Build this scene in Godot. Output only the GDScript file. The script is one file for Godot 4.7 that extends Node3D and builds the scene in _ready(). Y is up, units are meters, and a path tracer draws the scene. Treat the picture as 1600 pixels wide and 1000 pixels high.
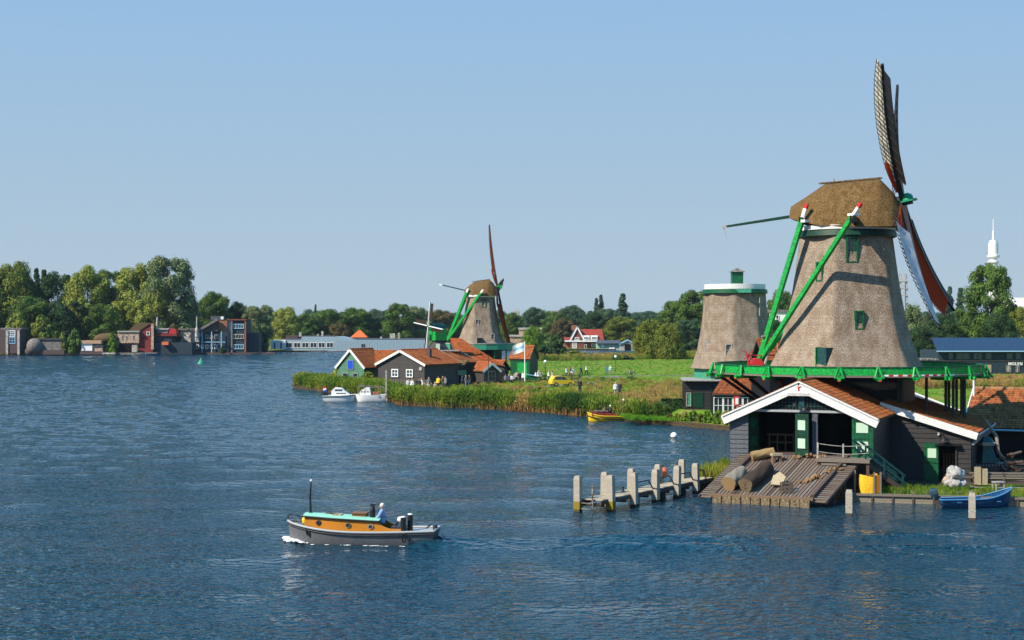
extends Node3D
# A river bank with windmills, seen from a bridge ten metres above the water. Metres, y up, the viewer looks along -z.

const LENS := 2400.0      # survey: how many photo pixels one metre covers at one metre
const EYE := 10.0
const LEVEL := 503.0      # photo row of the horizon

# survey point at a known distance, and survey point on level ground of height g
func at(x: float, y: float, d: float) -> Vector3:
	return Vector3((x - 800.0) / LENS * d, EYE - (y - LEVEL) / LENS * d, -d)

func on(x: float, y: float, g := 0.0) -> Vector3:
	var d := LENS * (EYE - g) / (y - LEVEL)
	return Vector3((x - 800.0) / LENS * d, g, -d)

func stand(x: float, d: float, g := 0.0) -> Vector3:
	return Vector3((x - 800.0) / LENS * d, g, -d)


class Shape:
	var v := PackedVector3Array()
	var n := PackedVector3Array()
	var c := PackedColorArray()
	var ix := PackedInt32Array()
	var tint := Color.WHITE

	func tri(a: Vector3, b: Vector3, e: Vector3) -> void:
		var m := (b - a).cross(e - a).normalized()
		var k := v.size()
		v.append(a); v.append(b); v.append(e)
		for i in 3:
			n.append(m); c.append(tint)
		ix.append(k); ix.append(k + 2); ix.append(k + 1)

	func quad(a: Vector3, b: Vector3, e: Vector3, f: Vector3) -> void:
		var m := (e - a).cross(f - b).normalized()
		var k := v.size()
		v.append(a); v.append(b); v.append(e); v.append(f)
		for i in 4:
			n.append(m); c.append(tint)
		ix.append(k); ix.append(k + 2); ix.append(k + 1)
		ix.append(k); ix.append(k + 3); ix.append(k + 2)

	func fan(p: Array) -> void:
		for i in range(1, p.size() - 1):
			tri(p[0], p[i], p[i + 1])

	# eight corners: bottom ring then top ring, each counter-clockwise from above
	func hexa(p: Array) -> void:
		quad(p[4], p[5], p[6], p[7])
		quad(p[3], p[2], p[1], p[0])
		for i in 4:
			var j := (i + 1) % 4
			quad(p[i], p[j], p[j + 4], p[i + 4])

	func box(at_: Vector3, s: Vector3, b := Basis()) -> void:
		var h := s / 2.0
		var p := []
		for y in [-1.0, 1.0]:
			for q in [[-1, 1], [1, 1], [1, -1], [-1, -1]]:
				p.append(at_ + b * Vector3(q[0] * h.x, y * h.y, q[1] * h.z))
		hexa(p)

	# a squared timber from p to q
	func beam(p: Vector3, q: Vector3, w: float, h: float, up := Vector3.UP, taper := 1.0) -> void:
		var f := (q - p).normalized()
		if absf(f.dot(up)) > 0.98:
			up = Vector3.RIGHT if absf(f.x) < 0.9 else Vector3.UP
		var s := f.cross(up).normalized()
		var u := s.cross(f)
		var r := []
		for e in [[p, 1.0], [q, taper]]:
			var k: float = e[1]
			var o: Vector3 = e[0]
			r.append(o - s * w / 2 * k - u * h / 2 * k)
			r.append(o + s * w / 2 * k - u * h / 2 * k)
			r.append(o + s * w / 2 * k + u * h / 2 * k)
			r.append(o - s * w / 2 * k + u * h / 2 * k)
		hexa(r)

	func grid(rows: Array, closed := false) -> void:
		var w: int = rows[0].size()
		var h := rows.size()
		var k := v.size()
		for j in h:
			for i in w:
				var l := i - 1
				var r := i + 1
				if closed:
					l = w - 2 if i == 0 else l
					r = 1 if i == w - 1 else r
				else:
					l = maxi(l, 0)
					r = mini(r, w - 1)
				var du: Vector3 = rows[j][r] - rows[j][l]
				var dv: Vector3 = rows[mini(j + 1, h - 1)][i] - rows[maxi(j - 1, 0)][i]
				var m := du.cross(dv)
				if m.length_squared() < 1e-14:
					var jj := j + 1 if j == 0 else j - 1
					du = rows[jj][r] - rows[jj][l]
					m = du.cross(dv)
				v.append(rows[j][i])
				n.append(m.normalized())
				c.append(tint)
		for j in h - 1:
			for i in w - 1:
				var a := k + j * w + i
				ix.append(a); ix.append(a + w + 1); ix.append(a + 1)
				ix.append(a); ix.append(a + w); ix.append(a + w + 1)

	func ring(o: Vector3, a: Vector3, b: Vector3, ra: float, rb: float, sides: int) -> PackedVector3Array:
		var p := PackedVector3Array()
		for i in sides + 1:
			var t := TAU * i / sides
			p.append(o + a * cos(t) * ra + b * sin(t) * rb)
		return p

	func tube(pts: Array, radii: Array, sides := 8, caps := true) -> void:
		var rows := []
		var s := Vector3.ZERO
		for j in pts.size():
			var f: Vector3 = (pts[mini(j + 1, pts.size() - 1)] - pts[maxi(j - 1, 0)]).normalized()
			if s == Vector3.ZERO:
				s = f.cross(Vector3.UP if absf(f.y) < 0.9 else Vector3.RIGHT).normalized()
			else:
				s = (s - f * s.dot(f)).normalized()
			var r: float = radii[mini(j, radii.size() - 1)]
			rows.append(ring(pts[j], s, f.cross(s), r, r, sides))
		grid(rows, true)
		if caps:
			var e: PackedVector3Array = rows[-1]
			for i in sides:
				tri(pts[-1], e[i], e[i + 1])
			e = rows[0]
			for i in sides:
				tri(pts[0], e[i + 1], e[i])

	# profile: [radius, height] from the bottom up; each band keeps its own edge
	func lathe(o: Vector3, prof: Array, sides := 16, b := Basis(), turn := 0.0, flat := false) -> void:
		for j in prof.size() - 1:
			var rows := []
			for e in [prof[j], prof[j + 1]]:
				var p := PackedVector3Array()
				for i in sides + 1:
					var t: float = -TAU * i / sides + turn
					p.append(o + b * Vector3(cos(t) * e[0], e[1], sin(t) * e[0]))
				rows.append(p)
			if flat:
				for i in sides:
					quad(rows[0][i], rows[0][i + 1], rows[1][i + 1], rows[1][i])
			else:
				grid(rows, true)

	func ball(o: Vector3, r: Vector3, sides := 12, rings := 8) -> void:
		var rows := []
		for j in rings + 1:
			var a := -PI / 2 + PI * j / rings
			var q := maxf(cos(a), 1e-3)
			rows.append(ring(o + Vector3(0, sin(a) * r.y, 0), Vector3.RIGHT, Vector3.FORWARD, q * r.x, q * r.z, sides))
		grid(rows, true)

	# flat outline in x,y, given thickness from z0 to z1
	func prism(poly: PackedVector2Array, z0: float, z1: float, xf := Transform3D()) -> void:
		var area := 0.0
		for i in poly.size():
			area += poly[i].cross(poly[(i + 1) % poly.size()])
		var p := poly.duplicate()
		if area < 0.0:
			p.reverse()
		var t := Geometry2D.triangulate_polygon(p)
		for i in range(0, t.size(), 3):
			var a := p[t[i]]
			var b := p[t[i + 1]]
			var e := p[t[i + 2]]
			if (b - a).cross(e - a) < 0.0:
				var s := b
				b = e
				e = s
			tri(xf * Vector3(a.x, a.y, z1), xf * Vector3(b.x, b.y, z1), xf * Vector3(e.x, e.y, z1))
			tri(xf * Vector3(a.x, a.y, z0), xf * Vector3(e.x, e.y, z0), xf * Vector3(b.x, b.y, z0))
		for i in p.size():
			var a := p[i]
			var b := p[(i + 1) % p.size()]
			quad(xf * Vector3(a.x, a.y, z0), xf * Vector3(b.x, b.y, z0), xf * Vector3(b.x, b.y, z1), xf * Vector3(a.x, a.y, z1))

	func mesh() -> ArrayMesh:
		var a := []
		a.resize(Mesh.ARRAY_MAX)
		a[Mesh.ARRAY_VERTEX] = v
		a[Mesh.ARRAY_NORMAL] = n
		a[Mesh.ARRAY_COLOR] = c
		a[Mesh.ARRAY_INDEX] = ix
		var m := ArrayMesh.new()
		m.add_surface_from_arrays(Mesh.PRIMITIVE_TRIANGLES, a)
		return m


# ---------- naming ----------
func thing(called: String, label: String, category: String, where := Vector3.ZERO, turn := 0.0, group := "") -> Node3D:
	var o := Node3D.new()
	o.name = called
	add_child(o, true)
	o.position = where
	o.rotation_degrees.y = turn
	tag(o, label, category, group)
	return o

func tag(o: Node, label: String, category: String, group := "", kind := "") -> void:
	if label != "":
		o.set_meta("label", label)
	if category != "":
		o.set_meta("category", category)
	if group != "":
		o.set_meta("group", group)
	if kind != "":
		o.set_meta("kind", kind)

func put(parent: Node, called: String, m: Mesh, material: Material, label := "", kind := "") -> MeshInstance3D:
	var o := MeshInstance3D.new()
	o.name = called
	o.mesh = m
	o.material_override = material
	parent.add_child(o, true)
	tag(o, label, "", "", kind)
	return o

func part(parent: Node, called: String, s: Shape, material: Material, label := "", kind := "") -> MeshInstance3D:
	return put(parent, called, s.mesh(), material, label, kind)

func solo(called: String, s: Shape, material: Material, label: String, category: String, where := Vector3.ZERO, turn := 0.0, group := "") -> MeshInstance3D:
	var o := put(self, called, s.mesh(), material)
	o.position = where
	o.rotation_degrees.y = turn
	tag(o, label, category, group)
	return o

func structure(called: String, s: Shape, material: Material) -> MeshInstance3D:
	return put(self, called, s.mesh(), material, "", "structure")

func again(o: Node3D, label: String, where: Vector3, turn := 0.0) -> Node3D:
	var r: Node3D = o.duplicate()
	add_child(r, true)
	r.position = where
	r.rotation_degrees.y = turn
	r.set_meta("label", label)
	return r

func scatter(parent: Node, called: String, m: Mesh, material: Material, where: Array, tints: Array, label := "") -> MultiMeshInstance3D:
	var mm := MultiMesh.new()
	mm.transform_format = MultiMesh.TRANSFORM_3D
	mm.use_colors = true
	mm.mesh = m
	mm.instance_count = where.size()
	for i in where.size():
		mm.set_instance_transform(i, where[i])
		mm.set_instance_color(i, tints[i])
	var o := MultiMeshInstance3D.new()
	o.name = called
	o.multimesh = mm
	o.material_override = material
	parent.add_child(o, true)
	tag(o, label, "", "", "stuff")
	return o


# ---------- materials ----------
var T := {}
var M := {}

func noise(called: String, freq: float, lo: float, hi: float, octaves := 4, kind := FastNoiseLite.TYPE_SIMPLEX_SMOOTH, size := 512, as_normal := 0.0, warm := 0.0) -> NoiseTexture2D:
	var f := FastNoiseLite.new()
	f.noise_type = kind
	f.frequency = freq
	f.fractal_octaves = octaves
	f.seed = 7 + T.size()
	var t := NoiseTexture2D.new()
	t.width = size
	t.height = size
	t.seamless = true
	t.noise = f
	if as_normal > 0.0:
		t.as_normal_map = true
		t.bump_strength = as_normal
	else:
		var g := Gradient.new()
		g.offsets = PackedFloat32Array([0.15, 0.85])
		g.colors = PackedColorArray([Color(lo, lo * (1.0 - warm * 0.5), lo * (1.0 - warm)), Color(hi, hi, hi)])
		t.color_ramp = g
	T[called] = t
	return t

func ramp(called: String, freq: float, stops: Array, octaves := 5) -> NoiseTexture2D:
	var t := noise(called, freq, 0, 1, octaves)
	var g := Gradient.new()
	var o := PackedFloat32Array()
	var q := PackedColorArray()
	for i in stops.size():
		o.append(0.2 + 0.6 * i / (stops.size() - 1))
		q.append(stops[i].linear_to_srgb())
	g.offsets = o
	g.colors = q
	t.color_ramp = g
	return t

# colours are real-world linear base colours
func paint(called: String, r: float, g: float, b: float, rough := 0.6, o := {}) -> StandardMaterial3D:
	var m := StandardMaterial3D.new()
	m.resource_name = called
	m.albedo_color = Color(r, g, b).linear_to_srgb()
	m.roughness = rough
	m.metallic = o.get("metal", 0.0)
	m.metallic_specular = o.get("spec", 0.4)
	m.vertex_color_use_as_albedo = o.get("vc", false)
	if o.has("tex") or o.has("bump"):
		m.uv1_triplanar = true
		m.uv1_world_triplanar = o.get("world", false)
		m.uv1_scale = o.get("scale", Vector3.ONE)
	if o.has("tex"):
		m.albedo_texture = T[o.tex]
	if o.has("bump"):
		m.heightmap_enabled = true
		m.heightmap_texture = T[o.bump]
		m.heightmap_scale = o.get("depth", 1.0)
	if o.has("wear"):
		m.detail_enabled = true
		m.detail_blend_mode = BaseMaterial3D.BLEND_MODE_MUL
		m.detail_albedo = T["wear"]
		m.detail_uv_layer = BaseMaterial3D.DETAIL_UV_2
		m.uv2_triplanar = true
		m.uv2_scale = o.wear
	if o.has("back"):
		m.backlight_enabled = true
		m.backlight = o.back
	M[called] = m
	return m

func make_materials() -> void:
	noise("mottle", 0.012, 0.66, 1.0, 5)
	noise("faint", 0.03, 0.86, 1.0, 4)
	noise("grain", 0.03, 0.5, 1.0, 4)
	noise("bristle", 0.05, 0.42, 1.0, 5, FastNoiseLite.TYPE_SIMPLEX_SMOOTH, 512, 0.0, 0.08)
	noise("bristle_height", 0.06, 0.0, 1.0, 4)
	noise("bark_height", 0.03, 0.0, 1.0, 5)
	noise("patch", 0.008, 0.5, 1.0, 6, FastNoiseLite.TYPE_SIMPLEX_SMOOTH, 512, 0.0, 0.2)
	noise("wear", 0.012, 0.78, 1.0, 6, FastNoiseLite.TYPE_SIMPLEX_SMOOTH, 512, 0.0, 0.12)
	ramp("turf", 0.012, [Color(0.055, 0.11, 0.014), Color(0.08, 0.145, 0.018), Color(0.15, 0.17, 0.03), Color(0.22, 0.17, 0.06)])
	ramp("meadow", 0.012, [Color(0.08, 0.18, 0.015), Color(0.11, 0.22, 0.02), Color(0.14, 0.22, 0.03), Color(0.24, 0.2, 0.06)])
	ramp("lichen", 0.02, [Color(0.34, 0.3, 0.24), Color(0.42, 0.375, 0.31), Color(0.27, 0.235, 0.18)])
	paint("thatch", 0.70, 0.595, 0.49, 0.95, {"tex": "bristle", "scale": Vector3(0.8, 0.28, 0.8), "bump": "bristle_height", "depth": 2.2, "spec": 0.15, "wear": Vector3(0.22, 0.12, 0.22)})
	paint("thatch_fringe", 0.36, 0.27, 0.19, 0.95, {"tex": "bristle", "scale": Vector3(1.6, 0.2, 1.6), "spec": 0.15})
	paint("thatch_old", 0.38, 0.255, 0.115, 0.95, {"tex": "bristle", "scale": Vector3(0.5, 0.3, 0.5), "bump": "bristle_height", "depth": 3.0, "spec": 0.15, "wear": Vector3(0.3, 0.3, 0.3)})
	paint("tar", 0.014, 0.014, 0.016, 0.55, {"tex": "mottle", "scale": Vector3(0.5, 2.0, 0.5), "spec": 0.3})
	paint("slate_board", 0.115, 0.13, 0.155, 0.6, {"tex": "mottle", "scale": Vector3(0.5, 3.0, 0.5)})
	paint("tar_board", 0.038, 0.035, 0.036, 0.6, {"tex": "mottle", "scale": Vector3(0.5, 3.0, 0.5)})
	paint("void", 0.012, 0.012, 0.013, 0.9, {"spec": 0.1})
	paint("green", 0.012, 0.46, 0.075, 0.45, {"tex": "mottle", "scale": Vector3(0.7, 0.7, 0.7)})
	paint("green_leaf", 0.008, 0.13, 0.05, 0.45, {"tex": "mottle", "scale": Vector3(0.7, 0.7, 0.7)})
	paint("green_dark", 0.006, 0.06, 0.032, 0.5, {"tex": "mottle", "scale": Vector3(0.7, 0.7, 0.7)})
	paint("teal", 0.015, 0.085, 0.085, 0.5, {"tex": "mottle", "scale": Vector3(0.7, 0.7, 0.7)})
	paint("sea_green", 0.06, 0.40, 0.25, 0.5, {"tex": "mottle", "scale": Vector3(0.7, 0.7, 0.7)})
	paint("house_green", 0.1, 0.28, 0.18, 0.6, {"tex": "mottle", "scale": Vector3(0.3, 2.0, 0.3)})
	paint("mint", 0.45, 0.62, 0.47, 0.5)
	paint("white", 0.82, 0.81, 0.79, 0.5, {"tex": "faint", "scale": Vector3(0.5, 0.5, 0.5)})
	paint("clean_white", 0.82, 0.82, 0.81, 0.45)
	paint("offwhite", 0.62, 0.6, 0.55, 0.6, {"tex": "grain", "scale": Vector3(0.6, 0.6, 0.6)})
	paint("red", 0.5, 0.025, 0.025, 0.5)
	paint("tile", 1, 1, 1, 0.8, {"tex": "grain", "scale": Vector3(1.3, 1.3, 1.3), "vc": true, "spec": 0.25})
	paint("plank", 0.27, 0.2, 0.155, 0.85, {"tex": "grain", "scale": Vector3(2.5, 2.5, 0.4)})
	paint("plank_grey", 0.32, 0.27, 0.22, 0.85, {"tex": "grain", "scale": Vector3(2.5, 2.5, 0.4)})
	paint("plank_dark", 0.15, 0.105, 0.085, 0.85, {"tex": "grain", "scale": Vector3(2.5, 2.5, 0.4)})
	paint("plank_warm", 0.34, 0.21, 0.13, 0.85, {"tex": "grain", "scale": Vector3(2.5, 2.5, 0.4)})
	paint("deck_wood", 0.75, 0.62, 0.44, 0.85, {"tex": "grain", "scale": Vector3(0.5, 2.0, 2.0)})
	paint("timber", 0.42, 0.36, 0.27, 0.85, {"tex": "grain", "scale": Vector3(2.0, 0.6, 2.0), "bump": "bark_height", "depth": 0.6})
	paint("pile_wood", 1, 1, 1, 0.9, {"tex": "lichen", "scale": Vector3(1.5, 0.5, 1.5), "bump": "bark_height", "depth": 1.0})
	paint("algae", 0.42, 0.3, 0.03, 0.9, {"tex": "grain", "scale": Vector3(2, 2, 2)})
	paint("wet_wood", 0.06, 0.05, 0.03, 0.5, {"tex": "grain", "scale": Vector3(2, 2, 2)})
	paint("moss_wood", 0.3, 0.24, 0.15, 0.9, {"tex": "patch", "scale": Vector3(1, 2, 1), "bump": "bark_height", "depth": 1.2})
	paint("bark_pale", 0.48, 0.42, 0.33, 0.95, {"tex": "grain", "scale": Vector3(1.4, 1.4, 1.4), "bump": "bark_height", "depth": 3.0})
	paint("bark_dark", 0.1, 0.066, 0.045, 0.95, {"tex": "grain", "scale": Vector3(1.4, 1.4, 0.5), "bump": "bark_height", "depth": 4.0})
	paint("cut_wood", 0.52, 0.35, 0.16, 0.9, {"tex": "grain", "scale": Vector3(2, 2, 2)})
	paint("fresh_wood", 0.68, 0.56, 0.36, 0.85, {"tex": "grain", "scale": Vector3(1, 1, 1)})
	paint("orange_wood", 0.56, 0.32, 0.14, 0.9, {"tex": "grain", "scale": Vector3(2, 2, 2)})
	paint("iron", 0.03, 0.03, 0.033, 0.5, {"spec": 0.5})
	paint("glass", 0.02, 0.03, 0.035, 0.06, {"spec": 0.6})
	paint("glass_blue", 0.03, 0.06, 0.09, 0.08, {"spec": 0.7})
	paint("hull_grey", 0.15, 0.155, 0.17, 0.5, {"tex": "faint", "scale": Vector3(0.3, 0.6, 0.3)})
	paint("rail_grey", 0.33, 0.35, 0.36, 0.45)
	paint("cabin_orange", 0.52, 0.195, 0.012, 0.35, {"tex": "faint", "scale": Vector3(0.3, 2.0, 2.0)})
	paint("roof_mint", 0.3, 0.68, 0.5, 0.5, {"tex": "faint", "scale": Vector3(0.6, 0.6, 0.6)})
	paint("hatch_wood", 0.35, 0.15, 0.05, 0.5, {"tex": "grain", "scale": Vector3(2, 2, 0.5)})
	paint("black", 0.012, 0.012, 0.013, 0.45)
	paint("yellow", 0.75, 0.5, 0.02, 0.45)
	paint("car_yellow", 0.8, 0.5, 0.03, 0.3)
	paint("bag_yellow", 0.85, 0.5, 0.02, 0.65, {"bump": "bark_height", "scale": Vector3(0.5, 0.5, 0.5), "depth": 2.0, "back": Color(0.5, 0.3, 0.02)})
	paint("bag_orange", 0.62, 0.22, 0.02, 0.7)
	paint("plastic_white", 0.75, 0.73, 0.7, 0.45, {"bump": "bark_height", "scale": Vector3(1.2, 1.2, 1.2), "depth": 6.0, "tex": "mottle"})
	paint("boat_blue", 0.02, 0.11, 0.27, 0.4, {"tex": "mottle", "scale": Vector3(0.5, 0.5, 0.5)})
	paint("boat_blue_light", 0.07, 0.24, 0.44, 0.5)
	paint("buoy_orange", 0.65, 0.16, 0.07, 0.5)
	paint("sailcloth", 0.88, 0.82, 0.66, 0.85, {"back": Color(0.2, 0.18, 0.14), "tex": "faint", "scale": Vector3(0.3, 0.3, 0.3)})
	paint("sailcloth_white", 0.74, 0.76, 0.8, 0.8, {"back": Color(0.9, 0.89, 0.86), "tex": "faint", "scale": Vector3(0.3, 0.3, 0.3)})
	paint("sail_rust", 0.6, 0.15, 0.03, 0.8, {"tex": "faint", "scale": Vector3(0.6, 0.6, 0.6), "back": Color(1.2, 0.32, 0.08)})
	paint("earth", 0.12, 0.085, 0.045, 0.95, {"tex": "grain", "scale": Vector3(0.3, 0.3, 0.3)})
	paint("turf_ground", 1, 1, 1, 0.95, {"tex": "turf", "scale": Vector3(0.06, 0.06, 0.06), "world": true, "spec": 0.1})
	paint("meadow_ground", 1, 1, 1, 0.95, {"tex": "meadow", "scale": Vector3(0.035, 0.035, 0.035), "world": true, "spec": 0.1})
	paint("gravel", 0.42, 0.37, 0.3, 0.95, {"tex": "grain", "scale": Vector3(0.5, 0.5, 0.5), "spec": 0.1})
	paint("path_grey", 0.36, 0.33, 0.3, 0.95, {"tex": "grain", "scale": Vector3(0.2, 0.2, 0.2), "spec": 0.1})
	paint("blade", 1, 1, 1, 0.7, {"vc": true, "spec": 0.15, "back": Color(0.25, 0.3, 0.1)})
	paint("trunk", 0.09, 0.07, 0.05, 0.95)
	paint("brick_red", 0.3, 0.09, 0.06, 0.85, {"tex": "mottle", "scale": Vector3(0.3, 0.3, 0.3)})
	paint("brick_orange", 0.42, 0.17, 0.09, 0.85, {"tex": "mottle", "scale": Vector3(0.3, 0.3, 0.3)})
	paint("brick_dark", 0.09, 0.06, 0.06, 0.85)
	paint("roof_red", 0.42, 0.06, 0.035, 0.8, {"tex": "mottle", "scale": Vector3(0.2, 0.5, 0.2)})
	paint("roof_slate", 0.07, 0.08, 0.1, 0.7)
	paint("roof_blue", 0.022, 0.05, 0.10, 0.55, {"tex": "faint", "scale": Vector3(0.1, 0.1, 0.1)})
	paint("roof_tan", 0.42, 0.28, 0.18, 0.9)
	paint("roof_olive", 0.2, 0.14, 0.06, 0.95, {"tex": "bristle", "scale": Vector3(0.3, 0.3, 0.3)})
	paint("steel_blue", 0.34, 0.46, 0.53, 0.5, {"tex": "faint", "scale": Vector3(0.05, 0.3, 0.05)})
	paint("wall_blue", 0.028, 0.055, 0.08, 0.7, {"tex": "mottle", "scale": Vector3(0.2, 1.0, 0.2)})
	paint("wall_pale", 0.6, 0.56, 0.5, 0.8, {"tex": "mottle", "scale": Vector3(0.2, 0.2, 0.2)})
	paint("wall_tan", 0.62, 0.44, 0.32, 0.8, {"tex": "mottle", "scale": Vector3(0.2, 0.2, 0.2)})
	paint("wall_red", 0.28, 0.035, 0.028, 0.7, {"tex": "mottle", "scale": Vector3(0.2, 0.6, 0.2)})
	paint("boathouse_green", 0.26, 0.42, 0.33, 0.7)
	paint("wall_grey", 0.075, 0.07, 0.07, 0.7, {"tex": "mottle", "scale": Vector3(0.3, 2.0, 0.3)})
	paint("stone_grey", 0.32, 0.31, 0.3, 0.9, {"tex": "patch", "scale": Vector3(0.4, 0.4, 0.4)})
	paint("sign_blue", 0.01, 0.07, 0.5, 0.4)
	paint("sky_blue", 0.3, 0.52, 0.68, 0.5)
	paint("lettering_grey", 0.42, 0.36, 0.36, 0.7)
	paint("skin", 0.5, 0.29, 0.2, 0.6)
	paint("hair_grey", 0.62, 0.6, 0.56, 0.8)
	paint("hair_dark", 0.04, 0.028, 0.02, 0.8)
	paint("shirt_blue", 0.24, 0.34, 0.55, 0.85)
	paint("foam", 0.8, 0.82, 0.83, 0.9)

# ---------- builders ----------
func yawed(deg: float) -> Basis:
	return Basis(Vector3.UP, deg_to_rad(deg))

# a roof slope of pantiles: c0 is the lower left corner seen from outside, u runs along the eave, w runs up the slope
func tiles(parent: Node, c0: Vector3, u: Vector3, w: Vector3, tw := 0.26, rh := 0.32, base := Color(0.56, 0.17, 0.055), spread := 0.4, pts := 4) -> MeshInstance3D:
	return tiles4(parent, c0, c0 + u, c0 + u + w, c0 + w, tw, rh, base, spread, pts)

# the same over any four-sided slope: eave from a to b, ridge from d to e
func tiles4(parent: Node, a: Vector3, b: Vector3, e: Vector3, d: Vector3, tw := 0.26, rh := 0.32, base := Color(0.47, 0.145, 0.05), spread := 0.4, pts := 4) -> MeshInstance3D:
	var s := Shape.new()
	var rng := RandomNumberGenerator.new()
	rng.seed = 11 + int(absf(a.x * 31.0 + a.z * 17.0))
	var rows := maxi(1, roundi((d - a).length() / rh))
	var up := (b - a).cross(d - a).normalized()
	if up.y < 0.0:
		up = -up
	var amp := tw * 0.13
	for j in rows:
		var c0 := a.lerp(d, float(j) / rows)
		var c1 := b.lerp(e, float(j) / rows)
		var dw := (d - a) / rows
		var cols := maxi(1, roundi(c0.distance_to(c1) / tw))
		var du := (c1 - c0) / cols
		for i in cols:
			var g := rng.randfn(0.0, spread * 0.5)
			var k := clampf(1.0 + g, 0.45, 1.6)
			var moss := 1.0 if rng.randf() > 0.13 else 0.72
			s.tint = Color(base.r * k * moss, base.g * k * (0.6 + 0.4 * moss) * rng.randf_range(0.85, 1.2), base.b * k)
			var lo := PackedVector3Array()
			var hi := PackedVector3Array()
			var foot := PackedVector3Array()
			for p in pts + 1:
				var t := float(p) / pts
				var y := (sin(t * TAU) * amp if pts > 2 else (amp if p == 1 else -amp))
				var q := c0 + du * (i + t)
				lo.append(q + up * (y + 0.045 + amp))
				hi.append(q + dw * 1.12 + up * (y + 0.004 + amp))
				foot.append(q + up * (y + amp - 0.01))
			s.grid([lo, hi])
			s.grid([foot, lo])
	return part(parent, "tiles", s, M["tile"], "", "stuff")

# a row of half-round ridge tiles
func ridge(parent: Node, a: Vector3, b: Vector3, r := 0.14, base := Color(0.40, 0.13, 0.06)) -> void:
	var s := Shape.new()
	var k := maxi(1, roundi(a.distance_to(b) / 0.4))
	var rng := RandomNumberGenerator.new()
	rng.seed = 5
	for i in k:
		s.tint = base * rng.randf_range(0.75, 1.25)
		s.tube([a.lerp(b, float(i) / k), a.lerp(b, (i + 0.98) / k)], [r * 1.06, r * 0.94], 8, true)
	part(parent, "ridge_tiles", s, M["tile"], "", "stuff")

# boards that cover an outline in the local x,y plane (z outwards), each its own part, or joined when together is true
func clad(parent: Node, poly: PackedVector2Array, holes: Array, step: float, xf: Transform3D, material: Material, upright := false, together := false, called := "board") -> void:
	var lo := Vector2(INF, INF)
	var hi := -lo
	for p in poly:
		lo = lo.min(p)
		hi = hi.max(p)
	var rng := RandomNumberGenerator.new()
	rng.seed = int(absf(lo.x * 100 + hi.y * 37)) + 3
	var joined := Shape.new()
	var a := lo.x if upright else lo.y
	var e := hi.x if upright else hi.y
	var row := 0
	while a < e - 0.01:
		var b := minf(a + step, e)
		var gap := 0.012
		var band := PackedVector2Array([Vector2(a + gap, lo.y), Vector2(b, lo.y), Vector2(b, hi.y), Vector2(a + gap, hi.y)]) if upright else PackedVector2Array([Vector2(lo.x, a + gap), Vector2(hi.x, a + gap), Vector2(hi.x, b), Vector2(lo.x, b)])
		var bits: Array = Geometry2D.intersect_polygons(band, poly)
		for h in holes:
			var left := []
			for q in bits:
				for r in Geometry2D.clip_polygons(q, h):
					if not Geometry2D.is_polygon_clockwise(r):
						left.append(r)
			bits = left
		for q in bits:
			if q.size() < 3:
				continue
			var s := joined if together else Shape.new()
			var tip := Transform3D(xf.basis, xf.origin)
			if not upright:
				# each board leans out at its foot and laps over the one below
				var lean := Basis(Vector3.RIGHT, -0.14 + rng.randf_range(-0.02, 0.02))
				tip = xf * Transform3D(lean, Vector3(0, a, 0) - lean * Vector3(0, a, 0) + Vector3(0, 0, 0.02))
			s.prism(q, 0.0, 0.022 + rng.randf_range(0.0, 0.008), tip)
			if not together:
				part(parent, called, s, material)
		a = b
		row += 1
	if together:
		part(parent, called + "s", joined, material, "", "stuff")

func window(parent: Node, o: Vector3, w: float, h: float, turn := 0.0, frame := "clean_white", glass := "glass", nx := 2, ny := 2, bar := 0.07, called := "window") -> Node3D:
	var b := yawed(turn)
	var s := Shape.new()
	for e in [-1.0, 1.0]:
		s.box(o + b * Vector3(e * (w - bar) / 2, 0, 0.03), Vector3(bar, h, 0.1), b)
		s.box(o + b * Vector3(0, e * (h - bar) / 2, 0.03), Vector3(w - 2 * bar, bar, 0.1), b)
	for i in range(1, nx):
		s.box(o + b * Vector3(-w / 2 + w * i / nx, 0, 0.025), Vector3(bar * 0.6, h - 2 * bar, 0.06), b)
	for i in range(1, ny):
		s.box(o + b * Vector3(0, -h / 2 + h * i / ny, 0.022), Vector3(w - 2 * bar, bar * 0.6, 0.05), b)
	var f := part(parent, called, s, M[frame])
	var p := Shape.new()
	p.box(o + b * Vector3(0, 0, 0.0), Vector3(w - bar, h - bar, 0.02), b)
	part(f, "pane", p, M[glass])
	return f

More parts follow.
